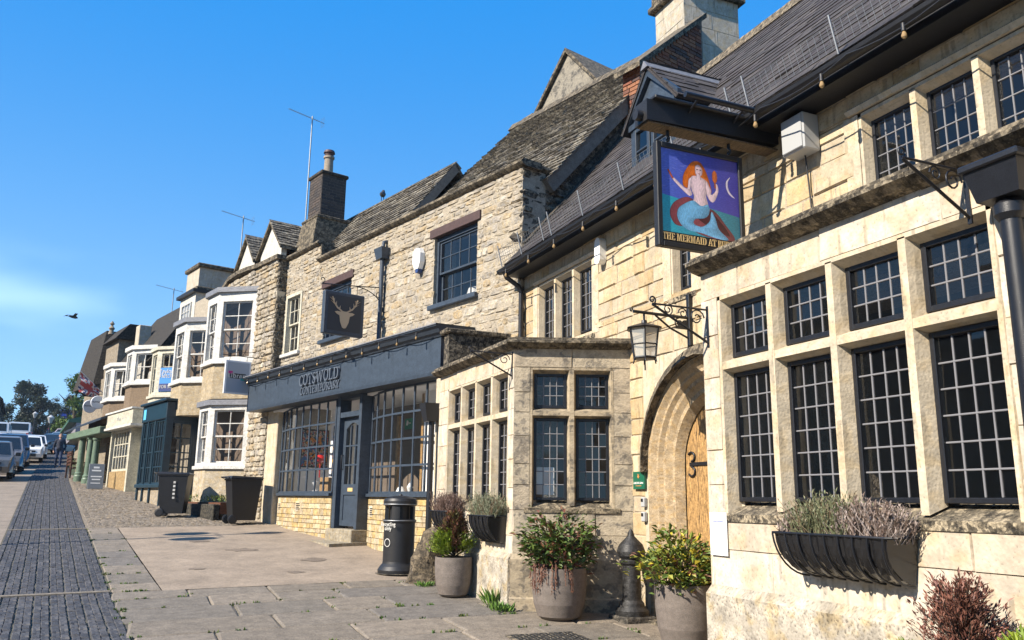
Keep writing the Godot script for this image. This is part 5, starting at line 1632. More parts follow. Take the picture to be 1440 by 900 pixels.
	part(o, "stallriser", w, mat("stallriser_far", .46, .40, .31, 0.95, "stone", 1.0, "n_rough", 0.8))
	w = MB.new(fr)
	w.fb(14.4, 16.7, 2.1, 3.9, 0.0, 0.1); w.fb(16.6, 16.7, 2.0, 3.9, 0.1, 0.95)
	part(o, "room", w, mat("room_mid", .10, .085, .07, 0.95))
	w = MB.new(fr)
	w.fb(16.25, 16.5, 4.0, 4.3, 1.122, 1.135)
	part(o, "sign_panel", w, mat("sky_blue", .10, .42, .66, 0.5))
	# ---------------- house with the cream oriel and a sale board
	o = row_thing("oriel_house", "cream oriel bay house with a blue sale board in its window", "house", 19.0, 1.7)
	fr = rel(o, FG)
	w = MB.new(fr)
	w.fb(17.3, 20.4, 3.9, 6.0, -3.0, 0.12)
	part(o, "wall", w, M["white_render"])
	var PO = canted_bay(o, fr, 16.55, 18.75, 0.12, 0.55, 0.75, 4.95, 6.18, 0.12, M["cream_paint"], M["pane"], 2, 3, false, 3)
	bay_prism(o, fr, "oriel_apron", PO, 0.0, 4.05, 4.86, M["cream_paint"])
	bay_prism(o, fr, "oriel_roof", PO, 0.06, 6.30, 6.40, M["cream_paint"])
	# sale board stands on the near splay
	var a: Vector2 = PO[0]; var b: Vector2 = PO[1]
	var d := (b - a).normalized()
	var z_ax := -Vector3(-d.y, 0, -d.x)
	var fsb := fr * Transform3D(Basis(Vector3.UP.cross(z_ax), Vector3.UP, z_ax), F(a.x, 0, a.y))
	w = MB.new(fsb)
	w.fb(0.16, 0.80, 4.98, 5.72, 0.005, 0.02)
	var bd := part(o, "sale_board", w, mat("board_blue", .03, .20, .52, 0.5), "blue agent's sale board")
	w = MB.new(fsb)
	w.fb(0.17, 0.79, 4.99, 5.22, 0.02, 0.024)
	part(bd, "lower_band", w, mat("board_navy", .015, .03, .13, 0.5))
	for q in [["Taylor &", 0.13, 5.60], ["Fletcher", 0.13, 5.46], ["FOR SALE", 0.10, 5.12]]:
		words(bd, "lettering", q[0], q[1], M["white_paint"], on_wall(fsb, 0.48, q[2], 0.03), 0.004, "Droid Sans")
	# ---------------- two white oriels on brown roughcast
	o = row_thing("roughcast_house", "brown roughcast house with two white painted oriel bays", "house", 22.0, 2.0)
	fr = rel(o, FG)
	w = MB.new(fr)
	w.fb(18.8, 26.0, 3.8, 6.3, -3.0, 0.06)
	part(o, "wall", w, M["pebbledash"])
	for q in [[19.9, 22.2, 5.68, 6.62], [22.7, 25.2, 5.35, 6.35]]:
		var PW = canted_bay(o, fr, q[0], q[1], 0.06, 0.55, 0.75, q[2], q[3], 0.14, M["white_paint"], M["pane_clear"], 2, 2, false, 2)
		bay_prism(o, fr, "oriel_apron", PW, -0.05, 4.4, q[2] - 0.14, M["pebbledash"])
		bay_prism(o, fr, "oriel_cornice", PW, 0.08, q[3] + 0.14, q[3] + 0.28, M["white_paint"])
		w = MB.new(fr)
		w.fb(q[0] + 0.5, q[1] - 0.5, q[2], q[3], 0.25, 0.27)
		part(o, "net_curtain", w, M["white_render"])
	w = MB.new(fr)
	w.ext([[0.25, 6.35], [-1.45, 9.0], [-3.1, 6.35]], 20.1, 26.0)
	part(o, "roof", w, M["roof_far"])
	w = MB.new(fr)
	w.fb(20.3, 21.3, 7.2, 8.7, -2.2, -1.2)
	part(o, "chimney", w, M["stack2"])
	# ---------------- gabled stone house with finial, steep roof to the street
	o = row_thing("gabled_house", "tall stone house with steep stone tiled roof and gable finial", "house", 27.0, 2.2)
	fr = rel(o, FG)
	w = MB.new(fr)
	w.fb(25.5, 30.5, 2.0, 6.5, -4.0, 0.05)
	part(o, "wall", w, mat("far_stone", .36, .31, .24, 0.95, "stone", 1.0, "n_rough", 1.0))
	# steep hipped end towards us, then the main roof behind it
	w = MB.new(fr)
	w.hull8([F(27.6, 6.3, 0.35), F(31.5, 6.3, 0.35), F(31.5, 6.3, -3.6), F(27.6, 6.3, -3.6), F(28.6, 8.75, -0.15), F(31.5, 8.75, -0.15), F(31.5, 8.75, -2.2), F(28.6, 8.75, -2.2)])
	part(o, "roof", w, M["roof_far"])
	w = MB.new(fr)
	w.ext([[0.15, 7.95], [-0.35, 8.6], [-1.6, 8.6], [-2.2, 7.95]], 25.6, 27.8)
	part(o, "attic_roof", w, M["roof_far"])
	w = MB.new(fr)
	w.fb(25.8, 27.8, 6.4, 7.95, -2.0, -0.05)
	part(o, "attic_wall", w, M["far_stone"])
	w = MB.new(fr)
	w.lathe([[0.13, 0], [0.08, 0.18], [0.13, 0.26], [0.04, 0.38], [0.10, 0.46], [0.0, 0.6]], 10, F(28.0, 8.5, -0.2))
	part(o, "finial", w, M["far_stone"])
	w = MB.new(fr)
	w.fb(23.9, 24.4, 6.6, 8.3, -0.75, -0.3, 0.02)
	part(o, "chimney", w, M["stack2"])
	# ---------------- cream shop
	o = row_thing("cream_shop", "cream painted shop with small-paned window and boxed fascia", "shop", 20.5, 1.9)
	fr = rel(o, FG)
	w = MB.new(fr)
	w.fb(19.45, 22.9, 4.14, 4.62, -0.2, 0.72, 0.01)
	part(o, "fascia", w, M["cream_paint"])
	w = MB.new(fr)
	w.fb(19.40, 22.95, 4.622, 4.68, -0.2, 0.77); w.fb(19.40, 22.95, 4.06, 4.138, -0.2, 0.76)
	part(o, "fascia_mould", w, M["white_paint"])
	light(o, fr, 20.4, 22.7, 2.62, 4.05, 0.42, 6, 3, 0.08, M["cream_paint"], 0.04, M["cream_paint"], M["pane_clear"])
	w = MB.new(fr)
	w.fb(20.3, 22.8, 1.6, 2.62, -0.2, 0.46)
	part(o, "stallriser", w, mat("ochre_stone", .46, .32, .15, 0.95, "stone", 0.9, "n_rough", 0.8))
	w = MB.new(fr)
	w.fb(19.5, 20.3, 1.6, 4.05, -0.3, 0.12); w.fb(20.25, 20.42, 1.6, 4.05, 0.1, 0.5)
	part(o, "pier", w, M["cream_paint"])
	w = MB.new(fr)
	w.fb(22.8, 22.95, 1.8, 4.05, -0.3, 0.5)
	part(o, "pier", w, M["cream_paint"])
	w = MB.new(fr)
	w.fb(18.5, 19.5, 1.5, 4.6, -0.3, 0.10)
	part(o, "side_wall", w, mat("grey_stone", .25, .22, .18, 0.95, "lichen", 1.0, "n_rough", 1.0))
	w = MB.new(fr)
	w.fb(20.3, 22.8, 2.5, 4.1, -1.6, -1.5)
	part(o, "room", w, M["white_room"])
	w = MB.new(fr)   # looping script and two lines of small print, too worn to read
	w.tube(curl(F(21.32, 4.40, 0.726), Vector3(0, 1, 0), Vector3(0, 0, 1), 0.09, 1.2), 0.008, 4); w.tube(curl(F(21.12, 4.36, 0.726), Vector3(0, 1, 0), Vector3(0, 0, -1), 0.05, 1.5), 0.007, 4); w.tube(curl(F(20.98, 4.36, 0.726), Vector3(0, -1, 0), Vector3(0, 0, 1), 0.05, 1.5), 0.007, 4)
	w.fb(20.3, 20.75, 4.36, 4.38, 0.72, 0.724); w.fb(21.75, 22.2, 4.30, 4.32, 0.72, 0.724)
	part(o, "lettering", w, M["grey_box"])
	# ---------------- green columned shop
	o = row_thing("columned_shop", "sage green shop with round columns under a flat canopy", "shop", 25.5, 2.2)
	fr = rel(o, FG)
	for s: float in [24.5, 25.4, 26.85]:
		var gy: float = 1.9 + (s - 23.0) * 0.09
		w = MB.new(fr)
		w.lathe([[0.19, 0], [0.19, 0.28], [0.17, 0.32], [0.17, 0.40], [0.135, 0.44], [0.115, 1.75], [0.15, 1.80], [0.15, 1.86]], 16, F(s, gy, 0.62))
		part(o, "column", w, M["green_paint"])
	w = MB.new(fr)
	w.fb(23.2, 28.8, 4.00, 4.26, -0.3, 0.86, 0.02)
	part(o, "canopy_beam", w, M["green_paint"])
	w = MB.new(fr)
	w.hull8([F(22.8, 4.45, 0.95), F(29.0, 4.30, 0.95), F(29.0, 4.85, -0.1), F(22.8, 4.95, -0.1), F(22.8, 4.53, 0.95), F(29.0, 4.38, 0.95), F(29.0, 4.93, -0.1), F(22.8, 5.03, -0.1)])
	part(o, "canopy_roof", w, M["slate_blue_dark"])
	light(o, fr, 23.0, 24.8, 2.75, 4.0, 0.0, 5, 3, 0.06, M["green_paint"], 0.04, M["green_paint"], M["pane"])
	w = MB.new(fr)
	w.fb(23.0, 28.8, 1.8, 2.72, -0.3, -0.02); 
	part(o, "stallriser", w, M["ochre_stone"])
	w = MB.new(fr)
	w.fb(24.8, 28.8, 2.7, 4.1, -0.4, -0.1); w.fb(22.9, 24.8, 2.6, 4.1, -1.2, -1.1)
	part(o, "shop_wall", w, M["dark_room"])
	# far shop with a boxed awning, where the street bends
	o = thing("awning_shop", "far shop with a pale grey fascia under a green awning edge", "shop", gp(-3.4, -54.0), deg_to_rad(6.6))
	w = MB.new()
	w.box(Vector3(0.25, -0.5, -9.0), Vector3(3.0, 3.2, 1.5))
	part(o, "wall", w, M["far_stone"])
	w = MB.new()
	w.box(Vector3(-0.35, 1.55, -9.0), Vector3(0.25, 2.25, 1.5))
	part(o, "fascia", w, mat("fascia_grey", .20, .19, .22, 0.6))
	w = MB.new()
	w.hull8([Vector3(-0.75, 2.26, -9.0), Vector3(0.25, 2.26, -9.0), Vector3(0.25, 2.26, 1.5), Vector3(-0.75, 2.26, 1.5), Vector3(-0.75, 2.42, -9.0), Vector3(0.25, 2.7, -9.0), Vector3(0.25, 2.7, 1.5), Vector3(-0.75, 2.42, 1.5)])
	part(o, "awning_edge", w, mat("awning_green", .03, .09, .06, 0.6))

func leaf(mb: MB, at: Vector3, dir: Vector3, l: float, w: float):
	dir = dir.normalized()
	var sd := dir.cross(Vector3(rng.randf_range(-.6, .6), 1, rng.randf_range(-.6, .6))).normalized() * w * 0.5
	var nn := sd.cross(dir).normalized() * w * 0.22
	var m := at + dir * l * 0.5
	var tip := at + dir * l
	mb.tri(at, m + sd + nn, tip - nn); mb.tri(at, tip - nn, m - sd + nn)

# ---------------------------------------------------------------- up the hill and across the road
func tree(label: String, at: Vector3, h: float, r: float, cols: Array, n := 2600, group := "trees up the hill", low := 0.25) -> Node3D:
	var o := thing("tree", label, "tree", at, 0.0, group)
	var tk := MB.new()
	tk.tube([Vector3(0, -0.3, 0), Vector3(0.1, h * 0.3, 0), Vector3(-0.05, h * 0.6, 0.1), Vector3(0, h * 0.85, 0)], [h * 0.035, h * 0.028, h * 0.018, h * 0.006], 8)
	for i in 7:
		var a := rng.randf() * TAU; var y := h * rng.randf_range(0.25, 0.65)
		tk.tube([Vector3(0, y, 0), Vector3(cos(a) * r * 0.4, y + h * 0.1, sin(a) * r * 0.4), Vector3(cos(a) * r * 0.75, y + h * 0.2, sin(a) * r * 0.75)], [h * 0.014, h * 0.009, h * 0.003], 5)
	part(o, "trunk", tk, mat("bark", .08, .06, .045, 0.95, "grit", 0.5, "n_rough", 1.0))
	var cr := MB.new()
	var clumps := []
	for i in 34:
		var a := rng.randf() * TAU; var t := rng.randf()
		var prof := sin(PI * pow(lerpf(0.12, 0.97, t), 0.8))
		var rr := r * prof * sqrt(rng.randf()) * rng.randf_range(0.75, 1.15)
		clumps.append([Vector3(cos(a) * rr, h * lerpf(low, 1.0, t), sin(a) * rr), r * rng.randf_range(0.18, 0.36)])
	for i in n:
		var c = clumps[rng.randi() % clumps.size()]
		var d: Vector3 = Vector3(rng.randfn(), rng.randfn() * 0.75, rng.randfn()).normalized() * pow(rng.randf(), 0.45) * c[1]
		cr.col = cols[rng.randi() % cols.size()]
		var sz: float = r * rng.randf_range(0.05, 0.085)
		leaf(cr, c[0] + d, Vector3(rng.randf_range(-1, 1), rng.randf_range(-.6, .6), rng.randf_range(-1, 1)), sz * 1.7, sz)
	part(o, "crown", cr, leafmat("leaf"))
	return o

func plain_house(called: String, label: String, at: Vector3, turn: float, wdt: float, dep: float, eave: float, ridge: float, wm: Material, rm: Material, floors := 2, bays := 3, group := "") -> Node3D:
	# front looks along local +x (towards the road from the far side)
	var o := thing(called, label, "house", at, turn, group)
	var w := MB.new()
	w.box(Vector3(-dep, -1.5, -wdt / 2), Vector3(0, eave, wdt / 2))
	for z in [-wdt / 2, wdt / 2]:
		w.tri(Vector3(0, eave, z), Vector3(-dep, eave, z), Vector3(-dep / 2, ridge, z))
	part(o, "wall", w, wm)
	var r := MB.new()
	for sd in [0.25, -dep - 0.25]:
		r.hull8([Vector3(sd, eave - 0.1, -wdt / 2 - 0.15), Vector3(-dep / 2, ridge, -wdt / 2 - 0.15), Vector3(-dep / 2, ridge, wdt / 2 + 0.15), Vector3(sd, eave - 0.1, wdt / 2 + 0.15), Vector3(sd, eave + 0.08, -wdt / 2 - 0.15), Vector3(-dep / 2, ridge + 0.18, -wdt / 2 - 0.15), Vector3(-dep / 2, ridge + 0.18, wdt / 2 + 0.15), Vector3(sd, eave + 0.08, wdt / 2 + 0.15)])
	var ro := part(o, "roof", r, rm)
	var c := MB.new()
	c.box(Vector3(-dep / 2 - 0.5, ridge - 0.6, -wdt / 2 + 0.1), Vector3(-dep / 2 + 0.5, ridge + 1.4, -wdt / 2 + 0.9))
	c.lathe([[0.15, 0], [0.12, 0.5], [0.15, 0.55], [0, 0.55]], 8, Vector3(-dep / 2, ridge + 1.4, -wdt / 2 + 0.5))
	part(ro, "chimney", c, M["stack2"])
	for f in floors:
		for b in bays:
			var z := -wdt / 2 + wdt * (b + 0.5) / bays
			var y0 := 0.9 + f * (eave - 0.4) / floors
			if f == 0 and b == bays / 2:
				var d := MB.new()
				d.box(Vector3(0, 0, z - 0.5), Vector3(0.06, 2.1, z + 0.5))
				part(o, "door", d, M["teal"])
				continue
			var fm := MB.new()
			fm.box(Vector3(0, y0, z - 0.55), Vector3(0.05, y0 + 1.25, z + 0.55))
			var wn := part(o, "window", fm, M["black_timber"])
			var p := MB.new()
			for q in [[-0.5, -0.02], [0.02, 0.5]]: p.box(Vector3(0.04, y0 + 0.06, z + q[0]), Vector3(0.056, y0 + 1.19, z + q[1]))
			part(wn, "pane", p, mat("dark_pane", .02, .025, .03, 0.06))
	return o

func build_far():
	var green := [Color(.030, .050, .016), Color(.022, .040, .014), Color(.042, .060, .020), Color(.030, .044, .022)]
	var bright := [Color(.095, .16, .022), Color(.08, .13, .02), Color(.12, .19, .03)]
	var yew := [Color(.016, .030, .012), Color(.022, .036, .014), Color(.03, .042, .016)]
	var tan := [Color(.09, .085, .045), Color(.07, .075, .035), Color(.12, .10, .055)]
	tree("dense dark green tree beside the far grey cottage", gp(-13.6, -128.0, -0.5), 7.2, 3.0, yew, 6500, "", 0.05)
	tree("broad mid green tree rising behind the dark tree", gp(-18.0, -150.0, -0.5), 8.4, 3.3, green, 5200, "", 0.12)
	tree("small dark green tree low beside the large dark one", gp(-11.7, -132.0, -0.5), 5.0, 2.2, green, 3600, "", 0.05)
	for q in [[-13.6, -152.0, 6.2, 1.5, "taller"], [-12.3, -156.0, 5.4, 1.3, "shorter"]]:
		tree("brownish autumn tree at the top of the hill, the %s of two" % q[4], gp(q[0], q[1], -0.4), q[2], q[3], tan, 2600, "brownish trees at the top of the hill", 0.1)
	tree("bright yellow green tree beyond the round hanging signs", gp(-6.9, -97.0, -0.3), 7.6, 2.2, bright, 7000, "", 0.05)
	tree("dark tree behind the bright green tree", gp(-9.2, -120.0, -0.3), 5.8, 1.8, yew, 3800, "", 0.05)
	# hedge and verge on the far side
	var hd := MB.new()
	for i in 5200:
		var z := rng.randf_range(-175.0, -84.0)
		var x := strip_r(z) - 6.0 - rng.randf() * 1.6
		hd.col = green[rng.randi() % 4]
		leaf(hd, gp(x, z, rng.randf_range(0, 1.0)), Vector3(rng.randf_range(-1, 1), rng.randf_range(-.3, 1), rng.randf_range(-1, 1)), 0.5, 0.3)
	var ho := part(self, "roadside_hedge", hd, leafmat("leaf"))
	ho.set_meta("kind", "stuff"); ho.set_meta("label", "dark roadside hedge and undergrowth along the far verge"); ho.set_meta("category", "hedge")
	# houses on the left side up the hill
	plain_house("stone_cottage", "grey stone cottage with steep dark roof beside the dark trees", gp(-12.7, -92.0), deg_to_rad(6), 16.0, 6.0, 3.4, 6.2, M["grey_stone"], M["roof_far"], 2, 4)
	plain_house("chimneyed_house", "pale stone house with tall chimneys behind the grey cottage", gp(-18.0, -118.0), deg_to_rad(6), 10.0, 6.0, 4.6, 7.4, mat("pale_stone", .40, .34, .26, 0.95, "stone", 1.2), mat("red_roof", .17, .08, .05, 0.95, "lichen", 0.8), 2, 3)
	# far side of the road opposite the inn: mirrored in the leaded windows
	for q in [[8.0, 11.0, 6.2, 9.4], [-3.5, 11.0, 5.6, 9.8], [-15.0, 11.5, 6.4, 9.2], [-27.0, 12.0, 5.8, 9.0], [-39.5, 11.5, 6.4, 9.6], [-51.5, 12.0, 5.6, 9.0], [-64.0, 12.0, 6.0, 9.4], [-77.0, 12.0, 5.6, 8.8]]:
		plain_house("facing_house", "stone house across the road, facing the inn", gp(-21.0, q[0]), deg_to_rad(4), q[1], 8.0, q[2], q[3], M["far_stone"], M["roof_far"], 2, 4, "houses across the road")

# ---------------------------------------------------------------- hanging signs, brackets, lamps
func curl(c: Vector3, u: Vector3, v: Vector3, r: float, turns: float, steps := 16) -> Array:
	var p := []
	for i in steps + 1:
		var t := float(i) / steps
		var a := turns * TAU * t
		p.append(c + (u * cos(a) + v * sin(a)) * r * (1.0 - 0.75 * t))
	return p

var brush := noise(0.05, 3, 91)
func poly_fill(im: Image, pts: Array, c: Color, w: float, h: float):
	# pts in 0..1 of the picture
	var ymin := 1e9; var ymax := -1e9
	for p in pts:
		ymin = min(ymin, p[1] * h); ymax = max(ymax, p[1] * h)
	for y in range(max(0, int(ymin)), min(int(h) - 1, int(ymax)) + 1):
		var xs := []
		for i in pts.size():
			var a = pts[i]; var b = pts[(i + 1) % pts.size()]
			var ya: float = a[1] * h; var yb: float = b[1] * h
			if (ya <= y) != (yb <= y): xs.append((a[0] + (b[0] - a[0]) * (y - ya) / (yb - ya)) * w)
		xs.sort()
		for i in range(0, xs.size() - 1, 2):
			for x in range(max(0, int(xs[i])), min(int(w) - 1, int(xs[i + 1])) + 1):
				var t: float = (x - xs[i]) / max(xs[i + 1] - xs[i], 1.0)
				var k: float = 1.06 - 0.34 * pow(t, 2.2) - 0.22 * pow(1.0 - t, 5.0) + brush.get_noise_2d(x * 3.0, y * 0.7 + x * 0.5) * 0.16
				im.set_pixel(x, y, Color(c.r * k, c.g * k, c.b * k))

func smooth_poly(pts: Array, sub := 5) -> Array:
	var out := []
	var n := pts.size()
	for i in n:
		var p0 = pts[(i - 1 + n) % n]; var p1 = pts[i]; var p2 = pts[(i + 1) % n]; var p3 = pts[(i + 2) % n]
		for k in sub:
			var t := float(k) / sub
			var v := Vector2(p1[0], p1[1]).cubic_interpolate(Vector2(p2[0], p2[1]), Vector2(p0[0], p0[1]), Vector2(p3[0], p3[1]), t)
			out.append([v.x, v.y])
	return out

func mermaid_picture() -> ImageTexture:
	var w := 480; var h := 470
	var im := Image.create(w, h, false, Image.FORMAT_RGB8)
	var nz := noise(0.03, 3, 4)
	for y in h:
		for x in w:
			var v := float(y) / h; var u := float(x) / w
			var c := Color(0.34, 0.42, 0.76).lerp(Color(0.24, 0.20, 0.54), u * 0.9)
			if v > 0.56 + 0.13 * u: c = Color(0.20, 0.66, 0.72).lerp(Color(0.18, 0.44, 0.50), u)
			if nz.get_noise_2d(x * 0.5, y * 3.0) > 0.42 and v < 0.5 and u < 0.4: c = c.lerp(Color(0.6, 0.6, 0.8), 0.4)
			var bk := 1.0 + brush.get_noise_2d(x * 0.8, y * 3.5) * 0.14
			im.set_pixel(x, y, Color(c.r * bk, c.g * bk, c.b * bk))
	var rock := Color(0.55, 0.27, 0.29)
	poly_fill(im, smooth_poly([[.10, .78], [.14, .66], [.24, .58], [.36, .55], [.50, .64], [.66, .66], [.80, .80], [.92, .99], [.55, .99], [.30, .92], [.16, .90]]), rock, w, h)
	poly_fill(im, smooth_poly([[.40, .72], [.58, .66], [.74, .78], [.86, .94], [.7, .9], [.5, .82]]), Color(0.30, 0.10, 0.13), w, h)
	# hair
	poly_fill(im, smooth_poly([[.41, .10], [.50, .09], [.57, .18], [.62, .32], [.64, .44], [.59, .46], [.52, .30], [.42, .28], [.37, .38], [.36, .44], [.28, .42], [.28, .30], [.34, .18]]), Color(0.85, 0.42, 0.10), w, h)
	for i in 120:   # strands of hair
		var x0h := rng.randf_range(.30, .60) * w; var y0h := rng.randf_range(.12, .30) * h
		for e in 26:
			var xx := int(x0h + sin(e * 0.2 + i) * 3.0); var yy := int(y0h + e)
			var pc := im.get_pixel(clampi(xx, 0, w - 1), clampi(yy, 0, h - 1))
			if pc.r > pc.b * 2.0 and pc.r > 0.55: im.set_pixel(xx, yy, pc.lerp([Color(.55, .20, .04), Color(.98, .62, .2)][i % 2], 0.45))
	var skin := Color(0.95, 0.82, 0.82)
	# torso, arms, head
	poly_fill(im, smooth_poly([[.38, .30], [.44, .27], [.52, .28], [.60, .33], [.60, .42], [.57, .50], [.59, .62], [.50, .66], [.40, .62], [.41, .52], [.38, .44]]), skin, w, h)
	poly_fill(im, smooth_poly([[.39, .31], [.37, .44], [.39, .50], [.35, .53], [.26, .47], [.15, .37], [.16, .34], [.28, .43], [.33, .44], [.35, .33]]), skin, w, h)
	poly_fill(im, smooth_poly([[.57, .32], [.63, .40], [.64, .47], [.70, .40], [.68, .34], [.72, .33], [.73, .42], [.67, .55], [.61, .54], [.57, .44]]), skin, w, h)
	poly_fill(im, smooth_poly([[.44, .15], [.49, .13], [.53, .18], [.52, .25], [.47, .27], [.44, .24]]), Color(0.90, 0.76, 0.76), w, h)
	poly_fill(im, [[.455, .25], [.50, .25], [.51, .31], [.44, .31]], skin, w, h)
	poly_fill(im, [[.455, .185], [.475, .183], [.475, .193], [.455, .195]], Color(.15, .15, .2), w, h)
	poly_fill(im, [[.495, .183], [.515, .185], [.513, .195], [.495, .193]], Color(.15, .15, .2), w, h)
	poly_fill(im, [[.475, .235], [.50, .232], [.49, .245]], Color(.6, .15, .15), w, h)
	# tail
	var tail := Color(0.47, 0.72, 0.86)
	poly_fill(im, smooth_poly([[.40, .58], [.50, .63], [.59, .60], [.60, .70], [.54, .77], [.42, .80], [.40, .86], [.50, .88], [.60, .80], [.63, .68], [.68, .76], [.72, .88], [.84, .99], [.66, .99], [.50, .96], [.30, .94], [.20, .84], [.20, .72], [.28, .64]]), tail, w, h)
	for i in 2600:   # scales and fin strokes
		var x := rng.randi_range(90, 400); var y := rng.randi_range(280, 462)
		var pc := im.get_pixel(x, y)
		if pc.b > pc.r * 1.5 and pc.b > 0.55 and pc.g > 0.45:
			var sc := Color(.62, .82, .90) if rng.randf() < 0.5 else Color(.22, .45, .62)
			for e in 4: im.set_pixel(min(x + e, w - 1), min(y + e / 2, h - 1), pc.lerp(sc, 0.55))
	# comb, mirror, moon, stars
	poly_fill(im, [[.08, .26], [.10, .25], [.16, .35], [.14, .36]], Color(.75, .35, .2), w, h)
	poly_fill(im, smooth_poly([[.66, .20], [.69, .16], [.72, .20], [.72, .28], [.69, .32], [.66, .28]]), Color(.78, .40, .18), w, h)
	poly_fill(im, [[.68, .31], [.70, .31], [.705, .38], [.685, .38]], Color(.7, .35, .15), w, h)
	poly_fill(im, smooth_poly([[.90, .20], [.84, .27], [.84, .36], [.88, .43], [.95, .46], [.89, .40], [.865, .34], [.865, .27]]), Color(.85, .80, .85), w, h)
	for i in 34:
		var x := rng.randi_range(int(.72 * w), w - 6); var y := rng.randi_range(int(.10 * h), int(.58 * h))
		im.set_pixel(x, y, Color(.8, .8, .95)); im.set_pixel(x + 1, y, Color(.6, .6, .85))
	return ImageTexture.create_from_image(im)

func bulb_string(label: String, cable: Array, spots: Array):
	var o := thing("string_lights", label, "string lights", cable[0])
	var id := rel(o, Transform3D.IDENTITY)
	var c := MB.new(id)
	c.tube(cable, 0.007, 5)
	part(o, "cable", c, M["black_timber"])
	for p in spots:
		var b := MB.new(id)
		b.lathe([[0.010, 0.0], [0.012, -0.03], [0.010, -0.034], [0.015, -0.05], [0.021, -0.066], [0.020, -0.082], [0.010, -0.094], [0.0, -0.096]], 10, p)
		part(o, "bulb", b, mat("amber_glass", .30, .20, .09, 0.15))
		var hd := MB.new(id)
		hd.lathe([[0.0, 0.03], [0.016, 0.028], [0.018, -0.035], [0.0, -0.035]], 8, p)
		part(o, "socket", hd, M["black_timber"])

func scroll_bracket(label: String, frame: Transform3D, s: float, y: float, reach: float, drop := 0.30):
	var o := thing("wall_bracket", label, "bracket", frame * F(s, y, 0.0), 0.0, "wrought iron wall brackets")
	var f := rel(o, frame)
	var b := MB.new(f)
	b.fb(s - 0.012, s + 0.012, y - drop, y + 0.03, 0.0, 0.012)
	part(o, "wall_plate", b, M["iron"])
	b = MB.new(f)
	b.tube([F(s, y, 0.0), F(s, y, reach)], 0.008, 6); b.tube([F(s, y - drop + 0.03, 0.0), F(s, y - 0.005, reach)], 0.010, 6)
	b.tube(curl(F(s, y - 0.07, 0.11), Vector3(1, 0, 0), Vector3.UP, 0.07, 1.4), 0.006, 5); b.tube(curl(F(s, y - 0.05, 0.24), Vector3(-1, 0, 0), Vector3.UP, 0.045, 1.4), 0.005, 5)
	b.tube(curl(F(s, y + 0.03, reach), Vector3(0, -1, 0), Vector3(1, 0, 0), 0.035, 1.3), 0.007, 5)
	part(o, "scrolled_arm", b, M["iron"])

